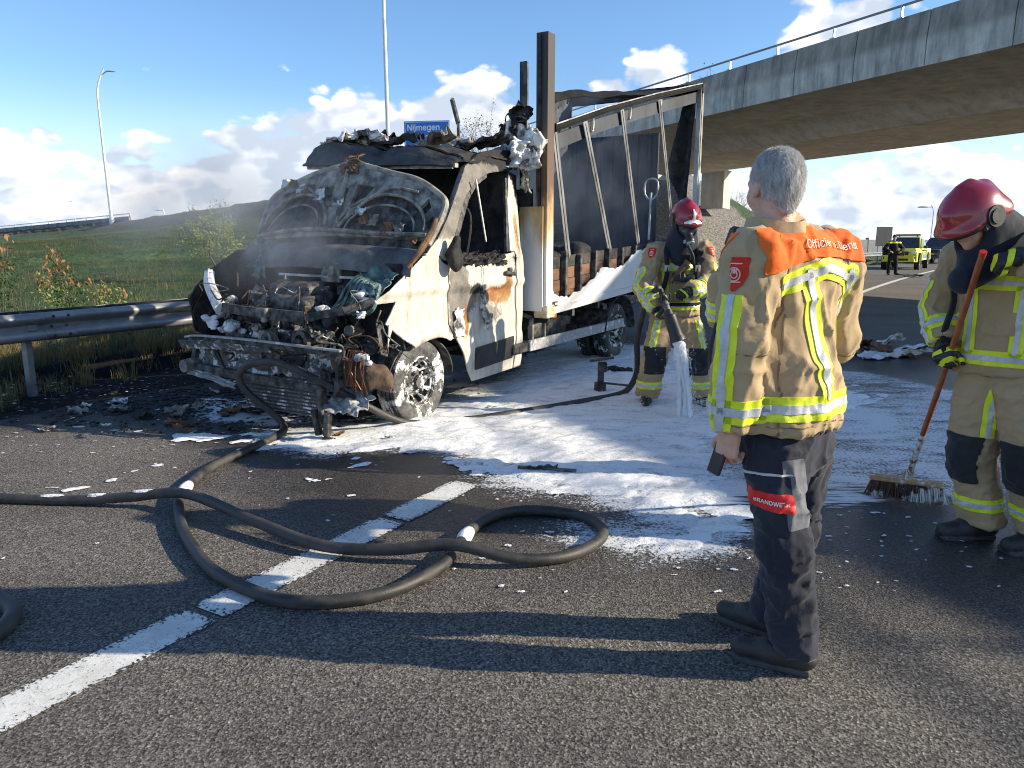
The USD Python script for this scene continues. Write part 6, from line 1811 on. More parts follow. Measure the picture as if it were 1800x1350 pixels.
UsdShade.MaterialBindingAPI.Apply(bcv.GetPrim()).Bind(foamy('foamy_bristle', (.05, .022, .014), (.10, .05, .03), .50, 7))
says(bcv.GetPrim(), kind='stuff')

# -- the fireman with the nozzle, facing us
NJ = dict(face=unit(A3(-.18, -.98, 0)), neck=A3(1.505, 6.70, 1.50), shR=A3(1.29, 6.72, 1.40), shL=A3(1.72, 6.74, 1.41), elR=A3(1.16, 6.62, 1.12), wrR=A3(1.25, 6.44, .93), elL=A3(1.74, 6.56, 1.13), wrL=A3(1.53, 6.40, 1.08),
          chest=A3(1.49, 6.73, 1.25), hem=A3(1.49, 6.76, .85), hipR=A3(1.39, 6.78, .80), hipL=A3(1.61, 6.79, .80), kneeR=A3(1.30, 6.70, .44), kneeL=A3(1.69, 6.68, .43), ankR=A3(1.27, 6.80, .10), ankL=A3(1.76, 6.80, .10), toeR=A3(1.20, 6.55, 0), toeL=A3(1.80, 6.55, 0))
base = A3(1.5, 6.75, 0)
N, J = person('fireman in red helmet and breathing mask pointing a foam nozzle at the ground', base, NJ)
HR = head_R((.22, -.97), 24)
hc = A3(1.515, 6.62, 1.665) - base
put(N, 'body', body_under(J, HR, hc, []), SKIN, smooth=True)
helmet(N, HR, hc + HR @ A3(0, -.005, .04), star=True)
mk = solid(lambda p: smin(np.maximum(ell_d(p, (0, .055, -.02), (.078, .075, .092)), -(p[..., 1] + .0)), cone_d(p, (0, .115, -.075), (0, .165, -.10), .036, .040), .02), (-.11, -.03, -.17), (.11, .23, .1), .006)
MKp = put(N, 'breathing_mask', placed(mk, HR, hc), MASKR, smooth=True)
mv = np.array(mk.vertices); mw = placed(mk, HR, hc)
put(MKp, 'visor', applique(mw, np.minimum.reduce([.048 - np.abs(mv[:, 2] - .005), .06 - np.abs(mv[:, 0]), mv[:, 1] - .07]), .004), VISOR, smooth=60)
put(MKp, 'regulator', placed(cat_(placed(trimesh.creation.cylinder(.036, .06, sections=20), rot_to((0, 1, -.4)), (0, .17, -.11)), placed(trimesh.creation.cylinder(.018, .04, sections=14), rot_to((1, 0, 0)), (.03, .16, -.11))), HR, hc), ALU)
hose_b = hc + HR @ A3(.03, .17, -.12)
put(MKp, 'air_hose', tube(spline([hose_b, hose_b + A3(.05, -.03, -.1), J['chest'] + A3(.10, -.19, .05), J['chest'] + A3(.16, -.1, -.05)], 8), .014, 8), RUBBER)
nc = solid(lambda p: np.maximum(smin(cone_d(p, hc + A3(0, .01, -.03), J['neck'] + A3(0, 0, -.03), .105, .15), cone_d(p, J['neck'] + A3(0, -.04, -.03), J['chest'] + A3(0, -.11, .12), .12, .09), .05), -(np.linalg.norm(p - (hc + HR @ A3(0, .08, 0)).astype(np.float32), axis=-1) - .10)), hc - [.3, .3, .45], hc + [.3, .3, .12], .012)
put(N, 'neck_curtain', nc, HOODC, smooth=True)
jm, v, mem, side, f = jacket(J, .011, 31, .014, .215)
JK = put(N, 'coat', jm, KHAKI2, smooth=True)
chest_tapes(JK, jm, v, mem, J, side, f)
for k in 'LR':
    rings(JK, jm, v, mem, k, J, .075); rings(JK, jm, v, mem, k, J, .16, .03)
sleeve_line(JK, jm, v, mem, 'R', J, A3(-.75, -.65, 0), .14, .034)
sleeve_line(JK, jm, v, mem, 'L', J, A3(.6, -.8, 0), .10, .034)
badge(JK, jm, J['shR'] + A3(-.05, -.08, .0), A3(.8, -.5, 0), A3(0, 0, 1), unit(A3(-.5, -.85, 0)), .065)
badge(JK, jm, J['shL'] + A3(.05, -.08, .0), A3(.8, .5, 0), A3(0, 0, 1), unit(A3(.5, -.85, 0)), .065)
for e in (-1, 1):
    s_ = J['chest'] + side * e * .13
    SPm = tube(spline([s_ + A3(0, .12, .22), s_ + A3(0, -.02, .245), s_ + A3(0, -.15, .12), s_ + A3(-.0, -.175, -.05), s_ + A3(side[0] * e * .04, -.14, -.22)], 8), .022, 8)
    STp = put(N, 'harness_strap', SPm, BLACKC)
    put(STp, 'buckle', bx((.045, .02, .06), s_ + A3(0, -.185, .02), bev=.006), ALU)
put(N, 'waist_strap', cat_(*[tube(spline([J['hem'] + A3(.22 * math.cos(a), .17 * math.sin(a), .10) for a in np.linspace(0, 2 * np.pi, 14)], 4), .018, 6)]), BLACKC)
put(N, 'air_cylinder', solid(lambda p: cone_d(p, J['chest'] + A3(0, .24, .12), J['chest'] + A3(0, .22, -.34), .075, .075), J['chest'] + A3(-.12, .1, -.46), J['chest'] + A3(.12, .36, .24), .014), look('cylinder_yellow', (.5, .4, .03), (.56, .45, .05), 5, .4))
r5 = np.random.default_rng(15)
for k in range(10):
    put(N, 'chest_gear', bx(r5.uniform(.03, .08, 3), J['chest'] + A3(r5.uniform(-.06, .17), -.17 - r5.uniform(0, .04), r5.uniform(-.08, .17)), r5.uniform(-30, 30, 3), bev=.006), (BLACKPL, MASKR, BLACKC)[k % 3])
put(N, 'torch', cat_(tube([J['chest'] + A3(-.10, -.19, -.10), J['chest'] + A3(.02, -.22, .06)], .022, 12), tube([J['chest'] + A3(.02, -.22, .06), J['chest'] + A3(.04, -.225, .085)], .03, 12)), look('brown_leather', (.10, .045, .02), (.16, .08, .04), 8, .6))
tm_, tv, tmem = trousers(J, .0115, 9, .014, (.122, .110, .104))
TR = put(N, 'trousers', tm_, KHAKI2, smooth=True)
knee_pads(TR, tm_, tv, tmem, J, A3(0, -1, 0), half=.115)
leg_tapes(TR, tm_, tv, tmem, J, {'L': A3(.55, -.83, 0), 'R': A3(-.55, -.83, 0)})
FBOOT = foamy('foam_on_boot', (.012, .012, .012), (.03, .03, .03), .50, 12)
for k in 'LR':
    b, s = boot(J, k, .16, 1.12, .01)
    B = put(N, 'boot', b, FBOOT, smooth=True); put(B, 'sole', s, SOLE, smooth=40)
nz0, nz1 = A3(1.27, 6.38, 1.10) - base, A3(1.415, 6.24, .665) - base
nd = unit(nz1 - nz0)
g1 = placed(hand_mesh((1.0, 1.05, 1.1, 1.1), .9, 1.25, .007, mirror=True), frame(A3(.55, -.5, -.45), A3(-.2, -.8, .55)), J['wrR'])
g2 = placed(hand_mesh((1.0, 1.05, 1.1, 1.1), .9, 1.25, .007), frame(A3(-.85, -.2, -.25), A3(0, -.7, .7)), J['wrL'])
for gm, wk, ek in ((g1, 'wrR', 'elR'), (g2, 'wrL', 'elL')):
    G = put(N, 'glove', gm, GLOVE, smooth=True)
    ax = unit(J[wk] - J[ek]); put(G, 'cuff', tube([J[wk] - ax * .05, J[wk] + ax * .04], [.055, .045], 14), GLOVE)
    fl_ = applique(gm, .008 - np.abs((np.array(gm.vertices) - J[wk]) @ ax - .06), .003)
    if fl_ is not None:
        put(G, 'yellow_flash', fl_, YEL)
nb = A3(1.35, 6.3, 0)
nz = thing('fire_nozzle', 'black foam branchpipe held by the masked fireman, mouth downwards', 'nozzle', nb)
p0, p1 = nz0 + base - nb, nz1 + base - nb
put(nz, 'barrel', tube([p0 + (p1 - p0) * t for t in (.4, .5, .52, .9, .93, 1.0)], [.034, .040, .052, .058, .066, .066], 20), BLACKPL)
put(nz, 'valve_body', tube([p0 + (p1 - p0) * t for t in (0, .12, .14, .3, .32, .5)], [.024, .024, .036, .036, .028, .028], 16), ALUSOOT)
put(nz, 'pistol_grip', tube([p0 + (p1 - p0) * .3, p0 + (p1 - p0) * .3 + A3(-.05, .06, -.11)], [.02, .022], 10), BLACKPL)
put(nz, 'bail_handle', tube(spline([p0 + (p1 - p0) * .25 + A3(.035, -.02, 0), p0 + (p1 - p0) * .12 + A3(.05, -.05, .02), p0 + (p1 - p0) * .12 + A3(-.02, -.06, .02), p0 + (p1 - p0) * .25 + A3(-.035, -.02, 0)], 6), .008, 8), BLACKPL)

# -- a fireman bending behind the officer: only an elbow and a hose loop show
BJ = dict(face=unit(A3(.5, .86, 0)), neck=A3(1.60, 4.75, 1.36), shL=A3(1.42, 4.66, 1.33), elL=A3(1.28, 4.58, 1.235), wrL=A3(1.305, 4.66, .99), shR=A3(1.80, 4.6, 1.33), elR=A3(1.88, 4.75, 1.10), wrR=A3(1.75, 4.9, 1.0),
          chest=A3(1.62, 4.68, 1.17), hem=A3(1.66, 4.60, .80), hipL=A3(1.60, 4.58, .78), hipR=A3(1.74, 4.6, .78), kneeL=A3(1.61, 4.62, .43), kneeR=A3(1.76, 4.64, .43), ankL=A3(1.60, 4.56, .10), ankR=A3(1.76, 4.58, .10), toeL=A3(1.64, 4.8, 0), toeR=A3(1.84, 4.8, 0))
base = A3(1.65, 4.6, 0)
K, J = person('fireman mostly hidden behind the man with the orange yoke, elbow showing', base, BJ)
HR = head_R((.6, .8), 30); hc = A3(1.66, 4.83, 1.46) - base
put(K, 'body', body_under(J, HR, hc, []), SKIN, smooth=True)
helmet(K, HR, hc + HR @ A3(0, 0, .035), star=False, step=.011)
jm, v, mem, side, f = jacket(J, .013, 41, .012, .21)
JK = put(K, 'coat', jm, KHAKI2, smooth=True)
for k in 'LR':
    rings(JK, jm, v, mem, k, J, .08); rings(JK, jm, v, mem, k, J, .14, .03)
tm_, tv, tmem = trousers(J, .014, 13, .012, (.105, .095, .09))
put(K, 'trousers', tm_, KHAKI2, smooth=True)
for k in 'LR':
    b, s = boot(J, k, .16, 1.1, .012); put(K, 'boot', b, BOOT, smooth=True)
put(K, 'glove', placed(hand_mesh((1.0, 1.05, 1.1, 1.1), .9, 1.22, .008), frame(A3(.0, .3, -.95), A3(-.95, -.2, 0)), J['wrL']), GLOVE, smooth=True)
put(K, 'glove', placed(hand_mesh((1.0, 1.05, 1.1, 1.1), .9, 1.22, .008, mirror=True), frame(A3(-.4, .6, -.5), A3(.7, .4, 0)), J['wrR']), GLOVE, smooth=True)
put(K, 'air_line', tube(spline([A3(1.33, 4.55, 1.12) - base, A3(1.255, 4.5, 1.0) - base, A3(1.225, 4.5, .8) - base, A3(1.26, 4.5, .66) - base, A3(1.33, 4.52, .72) - base, A3(1.35, 4.55, .9) - base], 8), .020, 10), RUBBER)

# ---------------------------------------------------------------- guard rails
RPOST = (lambda q: road_off(q)[0][0])(np.array([[-5.1, 7.8]]))
GR_OFF = -5.95
wprof = [(0, .755), (.045, .752), (.08, .725), (.088, .695), (.075, .665), (.02, .625), (.02, .590), (.075, .55), (.088, .52), (.08, .485), (.045, .458), (0, .455)]
GALV2 = look('weathered_guard_rail', (.13, .135, .14), (.30, .305, .305), 3, .5, .001, 40, metal=.35, detail=8, stretch=(1, 1, 2.5), lo=.3, hi=.7, space='world')
G1 = thing('guard_rail', 'grey steel guard rail on posts along the grass verge beside the truck', 'guard rail')


def rail_piece(s0, s1, off, flip=1):
    S = np.linspace(s0, s1, max(2, int((s1 - s0) / 1.0)) + 1)
    m = sweep([(flip * d, z) for d, z in wprof], road(S, off))
    m = thicken(m if flip > 0 else trimesh.Trimesh(m.vertices, m.faces[:, ::-1], process=False), .006)
    return m


def bolt(s, off, z, d):
    p = road(np.array([s]), off + d)[0]
    h = float(np.interp(s, ROAD[:, 0], ROAD[:, 3]))
    return placed(trimesh.creation.cylinder(.018, .02, sections=8), rot_to((math.sin(h), -math.cos(h), 0)), p + [0, 0, z])


for k in range(-3, 46):
    s0 = RPOST + .15 + 4.0 * k
    L = 4.0 if k < 20 else 4.0
    put(G1, 'rail', rail_piece(s0 + .004, s0 + L - .004, GR_OFF + .10), GALV2, smooth=40)
    if k < 8:
        put(G1, 'back_rail', rail_piece(s0 + .004, s0 + L - .004, GR_OFF - .28, -1), GALV2, smooth=40)
    p = road(np.array([s0 - .15]), GR_OFF)[0]; h = math.degrees(np.interp(s0, ROAD[:, 0], ROAD[:, 3]))
    put(G1, 'post', cat_(bx((.06, .10, 1.1), p + [0, 0, .15], (0, 0, h)), bx((.09, .34, .06), p + [0, 0, .605], (0, 0, h))), GALV2, smooth=False)
    if -2 < k < 3:
        for ds in (.06, .22):
            for z, d in ((.71, .185), (.60, .122), (.505, .19)):
                put(G1, 'bolt', bolt(s0 + ds, GR_OFF, z, d), CHAR)
        pl = sweep([(d + .006, z) for d, z in wprof], road(np.linspace(s0 - .02, s0 + .30, 3), GR_OFF + .10))
        put(G1, 'splice_plate', thicken(pl, .005), GALV2, smooth=40)
p = road(np.array([RPOST - .72]), GR_OFF + .19)[0]
put(G1, 'reflector', bx((.05, .25, .07), p + [0, 0, .70], (0, 0, math.degrees(HEAD0) + 90), bev=.01), look('pale_reflector', (.78, .76, .70), (.82, .8, .75), 10, .4))

# ---------------------------------------------------------------- lamp posts, signs, barrier
POLE = look('lamp_pole_paint', (.50, .52, .53), (.60, .61, .62), 3, .45, metal=.2)


def lamp_post(label, base, height, arm=None, bow=.5, r=(.11, .05), group=None):
    """arm: direction of the lantern; the mast curves that way at its top."""
    t = thing('lamp_post', label, 'lamp post', base, 0, group)
    z = np.linspace(0, 1, 26)
    d = unit(A3(arm[0], arm[1], 0)) if arm is not None else A3(1, 0, 0)
    pts = np.outer(z * height, [0, 0, 1]) + np.outer(bow * np.sin(z * np.pi * .5) * -.25 + bow * np.clip((z - .82) / .18, 0, 1) ** 2, d)
    put(t, 'mast', tube(pts, r[0] + (r[1] - r[0]) * z, 10), POLE)
    put(t, 'base_sleeve', trimesh.creation.cylinder(r[0] * 1.5, 1.2, sections=16, transform=trimesh.transformations.translation_matrix((0, 0, .6))), POLE)
    e = pts[-1] - A3(0, 0, .25)
    put(t, 'bracket', tube([pts[-2], e + d * .35], r[1] * .8, 8), POLE)
    put(t, 'lantern', placed(solid(lambda q: np.maximum(ell_d(q, (.55, 0, 0), (.62, .22, .13)), -(q[..., 2] + .05)), (-.2, -.3, -.2), (1.3, .3, .25), .05), np.stack([d, np.cross([0, 0, 1], d), [0, 0, 1]], 1), e + d * .3), look('lantern_grey', (.30, .32, .34), (.4, .42, .43), 3, .4) if not stage.GetPrimAtPath('/World/Looks/lantern_grey') else '/World/Looks/lantern_grey')
    return t


lamp_post('tall curved lamp post on the embankment left of the truck, lantern to the right', (-50.2, 95, 3.4), 18.6, (1, .1), 1.0, (.20, .10))
lamp_post('straight lamp mast rising behind the truck cab out of the picture', (-7.2, 45, 5.2), 15.5, (1, .4), .2, (.13, .08))
lamp_post('small distant lamp post at the far left', (-115.5, 200, .5), 11.7, (-1, 0), .4, (.14, .08), None)
lamp_post('tiny distant lamp post on the hill crest behind the truck', (-68.8, 150, .2), 7.6, (-1, 0), .3, (.14, .08), None)
lamp_post('distant lamp post beside the far motorway at the right', (44.4, 80, -.1), 5.4, (-1, 0), .3, (.07, .05), None)

SG = thing('direction_sign', 'blue road sign with white town names peeking over the truck roof', 'road sign', (-4.62, 42, 5.4), -9)
put(SG, 'panel', bx((2.55, .05, 2.2), (0, 0, 1.42), bev=.02), look('sign_blue', (.012, .13, .48), (.016, .15, .52), 3, .4), smooth=False)
for k, w in enumerate(('Nijmegen', 'Helmond')):
    tm2 = meshkit.text_mesh(w, .30, .01, bold=True)
    tm2.apply_transform(trimesh.transformations.rotation_matrix(np.pi / 2, [1, 0, 0])); tm2.apply_translation((-1.12, -.028, 2.03 - .48 * k))
    put(SG, 'lettering', tm2, WHITEM, smooth=False)
put(SG, 'border', cat_(*[bx(s, c) for s, c in (((2.45, .008, .03), (0, -.028, 2.46)), ((2.45, .008, .03), (0, -.028, .38)), ((.03, .008, 2.05), (-1.21, -.028, 1.42)), ((.03, .008, 2.05), (1.21, -.028, 1.42)))]), WHITEM, smooth=False)
for x in (-.9, .9):
    put(SG, 'post', trimesh.creation.cylinder(.06, 2.2, sections=12, transform=trimesh.transformations.translation_matrix((x, .07, .5))), GALV)
BS = thing('road_sign', 'dark back of a road sign behind the yellow pickup', 'road sign', (29.6, 60, -.1), 8)
put(BS, 'panel', bx((1.35, .05, 1.5), (0, 0, 2.0), bev=.01), look('sign_back', (.035, .042, .04), (.055, .06, .058), 3, .6), smooth=False)
for x in (-.4, .4):
    put(BS, 'post', trimesh.creation.cylinder(.05, 2.6, sections=10, transform=trimesh.transformations.translation_matrix((x, .06, 1.3))), GALV)

# grey noise barrier of panels between posts along the far left of the motorway
NB = thing('noise_barrier', 'long low grey noise barrier behind the far guard rail', 'barrier')
NBL = look('barrier_grey', (.075, .085, .095), (.11, .12, .13), 2, .8, .002, 12)
for k in range(30):
    s0 = 46 + 5.0 * k
    a, b = road(np.array([s0, s0 + 4.9]), -10.5 - .03 * k)
    put(NB, 'panel', beam(a + [0, 0, .80], b + [0, 0, .80], .12, 1.75), NBL, smooth=False)
    put(NB, 'post', bx((.2, .2, 1.95), a + [0, 0, .88]), NBL, smooth=False)
# retaining wall with a rail on the descending ramp at the far left
RWL = thing('ramp_wall', 'weathered concrete parapet wall of the ramp at the far left', 'wall')
C_WALL = concrete_look('ramp_concrete', (.27, .265, .26), (.17, .17, .168), 1.0)
S4, S5 = np.array([-47.5, 94.2]), SHOULDER[4]
for k in range(24):
    a, b = S4 + (S5 - S4) * k / 16, S4 + (S5 - S4) * (k + .985) / 16
    za, zb_ = np.interp([k / 16, (k + 1) / 16], [0, 1, 2], [4.3, 1.7, .9])
    A_, B_ = A3(a[0], a[1], za - 1.1), A3(b[0], b[1], zb_ - 1.1)
    put(RWL, 'parapet_panel', beam(A_ + [0, 0, .1], B_ + [0, 0, .1], .3, 2.6), C_WALL, smooth=False)
    put(RWL, 'handrail', beam(A_ + [0, 0, 1.72], B_ + [0, 0, 1.72], .10, .10), POLE, smooth=False)
    put(RWL, 'rail_post', bx((.1, .1, .4), A_ + [0, 0, 1.55]), POLE, smooth=False)

# ---------------------------------------------------------------- plants
def leaf_look(name, a, b, rough=.55):
    n, l = {'oi': ('geometry', {})}, []
    n['r'] = ('rgb_ramp', {'ramp': [(0, a), (1, b)]}); l.append(('oi.random_per_island', 'r.fac'))
    n['d'] = ('principled_bsdf', {'roughness': rough, 'specular_ior_level': .25}); l.append(('r.color', 'd.base_color'))
    n['t'] = ('translucent_bsdf', {}); l.append(('r.color', 't.color'))
    n['m'] = ('mix_closure', {'fac': .35}); l += [('d.BSDF', 'm.closure1'), ('t.BSDF', 'm.closure2')]
    return usdkit.material(stage, f'/World/Looks/{name}', n, l, surface='m.closure')


LEAFY = leaf_look('yellow_green_leaf', (.28, .33, .09), (.66, .64, .30))
LEAFG = leaf_look('green_leaf', (.05, .10, .025), (.14, .19, .05))
LEAFO = leaf_look('rusty_leaf', (.34, .18, .07), (.60, .40, .20))
LEAFD = leaf_look('dull_olive_leaf', (.12, .11, .05), (.26, .22, .10))
BARK = look('bark', (.06, .05, .04), (.13, .11, .09), 12, .9, .006, 30)
TWIG = look('twig', (.10, .085, .07), (.17, .15, .125), 12, .9)


def leaves(pts, size, seed, droop=.3):
    """Small folded leaves at the points."""
    r = np.random.default_rng(seed); pts = np.asarray(pts); n = len(pts)
    d = r.normal(size=(n, 3)); d[:, 2] -= droop; d /= np.linalg.norm(d, axis=1, keepdims=True)
    s = np.cross(d, r.normal(size=(n, 3))); s /= np.linalg.norm(s, axis=1, keepdims=True)
    L = size * r.uniform(.6, 1.3, (n, 1)); W = L * .27
    nn = np.cross(d, s)
    v = np.stack([pts, pts + d * L * .45 + s * W + nn * W * .3, pts + d * L, pts + d * L * .45 - s * W + nn * W * .3], 1).reshape(-1, 3)
    k = np.arange(n)[:, None] * 4
    return trimesh.Trimesh(v, np.vstack([k + [0, 1, 2], k + [0, 2, 3]]), process=False)


def bush(name, label, cat, base, h, w, nl, seed, leaf, size=.09, stems=7, trunk=False, bare=.0, group=None, lean=(0, 0)):
    r = np.random.default_rng(seed)
    t = thing(name, label, cat, base, 0, group)
    tubes_, tips = [], []

    def grow(p, d, L, rad, depth):
        pts = [p]
        for _ in range(5):
            d = unit(d + r.normal(size=3) * .16 + A3(0, 0, .03)); p = p + d * L / 5; pts.append(p)
        tubes_.append(tube(pts, np.linspace(rad, rad * .5, len(pts)), 5, False))
        if depth == 0:
            tips.extend(pts[1:]); return
        for i in range(4 if depth > 1 else 3):
            q = pts[r.integers(1, len(pts))]
            grow(q, unit(d + r.normal(size=3) * A3(.65, .65, .45)), L * r.uniform(.45, .7), rad * .5, depth - 1)
        tips.extend(pts[3:])
    if trunk:
        grow(A3(0, 0, 0), A3(lean[0], lean[1], 1), h * .62, .035 * h / 2.6, 0)
        for k in range(stems):
            a = r.uniform(0, 6.28)
            grow(A3(0, 0, h * r.uniform(.06, .6)), unit(A3(math.cos(a) * .7, math.sin(a) * .7, 1.1)), h * r.uniform(.22, .36) * (w / h * 2), .014, 2)
    else:
        for k in range(stems):
            a = r.uniform(0, 6.28)
            grow(A3(math.cos(a), math.sin(a), 0) * w * .10, unit(A3(math.cos(a) * .55 * w / h * 1.6 + lean[0], math.sin(a) * .55 * w / h * 1.6 + lean[1], 1)), h * r.uniform(.4, .62), .016, 2)
    put(t, 'trunk' if trunk else 'stems', cat_(*tubes_), BARK if trunk else TWIG)
    if nl:
        tp = np.array(tips); c = tp[r.integers(0, len(tp), nl)] + r.normal(size=(nl, 3)) * size * .9
        put(t, 'crown' if trunk else 'foliage', leaves(c, size, seed), leaf, smooth=False)
    return t


def ground_z(x, y):
    return float(land(np.array([[x, y]]))[0][0])


gz = ground_z(-11.1, 28)
bush('young_tree', 'pale yellow-green young tree on the grass slope left of the truck', 'tree', (-11.1, 28, gz - .05), 3.0 - gz, 1.5, 2600, 3, LEAFY, .085, 16, True, lean=(-.12, 0))
bush('shrub', 'thin yellowing shrub on the embankment just above the truck roof', 'shrub', (-1.3, 36, ground_z(-1.3, 36) - .1), 2.9, 2.4, 620, 5, LEAFD, .09, 9)
bush('shrub', 'small shrub growing over the bridge parapet', 'shrub', (7.4, 27.5, 6.55), 1.1, .8, 90, 8, LEAFD, .07, 4)
bush('shrub', 'bare twiggy shrub on the gravel bank under the bridge end', 'shrub', (15.6, 50.5, ground_z(15.6, 50.5)), 3.2, 2.6, 0, 12, LEAFD, .07, 10)
for k, (x, y, h, lab) in enumerate([(-7.15, 10.3, 1.55, 'tall rusty-leaved weed at the left edge behind the guard rail'), (-6.7, 10.9, 1.15, 'drooping rusty weed second from the left edge behind the guard rail'), (-6.25, 10.6, 1.45, 'lone tall weed with hanging orange leaves right of the others'), (-6.0, 11.1, .95, 'short rust-tipped weed just above the rail joint')]):
    t = thing('weed', lab, 'weed', (x, y, ground_z(x, y) - .02))
    r = np.random.default_rng(60 + k)
    st, lv, lo2 = [], [], []
    for j in range(5):
        a = r.uniform(0, 6.28)
        p = spline([(0, 0, 0), (math.cos(a) * .1, math.sin(a) * .1, h * .5), (math.cos(a) * .22, math.sin(a) * .2, h * r.uniform(.75, 1.02))], 6)
        st.append(tube(p, np.linspace(.008, .003, len(p)), 5)); lv += list(p[3:-2]); lo2 += list(p[-3:])
    put(t, 'stems', cat_(*st), TWIG)
    lv, lo2 = np.array(lv), np.array(lo2)
    put(t, 'foliage', leaves(lv[r.integers(0, len(lv), 420)] + r.normal(size=(420, 3)) * .09, .055, 70 + k), LEAFY if k % 2 else LEAFG, smooth=False)
    put(t, 'rusty_leaves', leaves(lo2[r.integers(0, len(lo2), 44)] + r.normal(size=(44, 3)) * .05, .085, 80 + k, 1.6), LEAFO, smooth=False)


def blades(n, spread, h, seed):
    r = np.random.default_rng(seed); v, f = [], []
    for i in range(n):
        a = r.uniform(0, 6.28); p = A3(r.normal() * spread, r.normal() * spread, 0); hh = h * r.uniform(.5, 1.2)
        d = A3(math.cos(a), math.sin(a), 0); s = np.cross(d, [0, 0, 1]) * .004
        q = [p - s, p + s, p + d * hh * .15 + A3(0, 0, hh * .6) + s * .7, p + d * hh * .15 + A3(0, 0, hh * .6) - s * .7, p + d * hh * r.uniform(.3, .6) + A3(0, 0, hh * r.uniform(.75, 1))]
        b = len(v); v += q; f += [[b, b + 1, b + 2], [b, b + 2, b + 3], [b + 3, b + 2, b + 4]]
    return trimesh.Trimesh(np.array(v), np.array(f), process=False)


def scatter(name, label, protos, P, scl, seed, cat='grass'):
    path = free('/World', name)
    pi = UsdGeom.PointInstancer.Define(stage, path)
    r = np.random.default_rng(seed)
    rel = pi.CreatePrototypesRel()
    for k, (m, mat) in enumerate(protos):
        q = f'{path}/tuft_{k:03d}' if k else f'{path}/tuft'
        usdkit.mesh(stage, q, m, mat); rel.AddTarget(q)
    n = len(P)
    pi.CreateProtoIndicesAttr(Vt.IntArray.FromNumpy(r.integers(0, len(protos), n).astype(np.int32)))
    pi.CreatePositionsAttr(Vt.Vec3fArray.FromNumpy(np.asarray(P, np.float32)))
    a = r.uniform(0, 2 * np.pi, n)
    pi.CreateOrientationsAttr(Vt.QuathArray([Gf.Quath(float(math.cos(x / 2)), 0, 0, float(math.sin(x / 2))) for x in a]))
    s = scl * r.uniform(.6, 1.4, (n, 1)) * np.ones((1, 3))
    pi.CreateScalesAttr(Vt.Vec3fArray.FromNumpy(s.astype(np.float32)))
    says(pi.GetPrim(), label, cat, None, 'stuff')


GRN = leaf_look('grass_blade_green', (.05, .088, .040), (.115, .15, .070))
GRY = leaf_look('grass_blade_straw', (.20, .15, .06), (.42, .33, .15))
r = np.random.default_rng(31)
n = 9000
S_, O_ = r.uniform(-9, 24, n), -4.6 - np.abs(r.normal(size=n)) * 2.6
P = road(S_, O_)
keep = (np.hypot(P[:, 0] + 3.6, P[:, 1] - 8.6) + r.normal(size=n) * .5 > 2.2) & (meshkit.noise(P * 1.5, 3) > .25) & (O_ < -4.9 - .5 * r.random(n))
P = P[keep]; P[:, 2] = land(P)[0] - .01
scatter('verge_grass', 'dry grass and weeds of the verge under and behind the guard rail', [(blades(26, .05, .20, 1), GRN), (blades(26, .05, .28, 2), GRY), (blades(26, .06, .18, 3), GRY), (blades(18, .04, .34, 4), GRY)], P, .95, 5)
n = 26000
Q = np.c_[r.uniform(-40, -5, n), r.uniform(11, 62, n)]
h_, bank_ = land(Q)
so, oo = road_off(Q)
keep = (oo < -8) & ~((h_ > .3) & (Q @ BU[:2] - BR[:2] @ BU[:2] < 30) & (oo > -17))
Q, h_ = Q[keep], h_[keep]
scatter('hill_grass', 'rough green grass covering the embankment slope', [(blades(36, .2, .10, 11), GRN), (blades(36, .22, .08, 12), GRN), (blades(30, .2, .12, 14), GRN), (blades(6, .1, .22, 13), GRY)], np.c_[Q, h_ - .02], 1.0, 6)

# ---------------------------------------------------------------- fire hoses
HOSE = look('black_hose_rubber', (.016, .015, .014), (.052, .048, .042), 9, .62, .0015, 120, detail=8, lo=.36, hi=.68, rvar=.12)
R_ = .0288
g = [(-3.9, 4.25, 0), (-3.0, 4.12, 0), (-2.54, 4.08, 0), (-2.2, 4.05, .03), (-1.84, 3.99, .07), (-1.33, 3.64, .04), (-.94, 3.39, .02), (-.6, 3.31, .03), (-.28, 3.28, .068), (0.0, 3.24, .02), (.23, 3.29, 0), (.41, 3.45, 0), (.47, 3.64, 0), (.36, 3.84, 0), (.1, 3.92, 0), (-.09, 3.84, 0), (-.21, 3.64, 0), (-.28, 3.35, 0), (-.34, 3.17, 0), (-.49, 2.97, 0), (-.67, 2.87, 0), (-.9, 2.85, 0), (-1.12, 2.95, 0), (-1.39, 3.18, 0), (-1.69, 3.6, 0), (-1.9, 4.01, 0), (-1.98, 4.27, 0), (-2.0, 4.7, 0), (-1.91, 5.1, 0), (-1.82, 5.5, 0), (-1.82, 5.74, .02),
     (-1.95, 5.76, .16), (-2.11, 5.76, .30), (-2.157, 5.75, .43), (-2.043, 5.70, .53), (-1.789, 5.60, .555), (-1.463, 5.50, .44), (-1.19, 5.60, .255), (-.95, 5.78, .07), (-.78, 5.92, .0), (-.5, 6.02, 0), (-.34, 6.08, 0), (-.1, 6.23, 0), (.31, 6.51, 0), (.75, 6.85, 0), (1.0, 7.05, 0), (1.14, 7.12, .05), (1.2, 7.0, .25), (1.17, 6.85, .6), (1.2, 6.6, .95), (1.262, 6.40, 1.085)]
gp = spline(np.array(g) + [0, 0, R_], 9)
HS = thing('fire_hose', 'long black fire hose looped over the white line and up past the bumper', 'hose')
put(HS, 'hose', tube(gp, R_ * (1 + .05 * (meshkit.fbm(gp * 3.0, 3, 5) - .5) * 2), 14), HOSE, smooth=True)
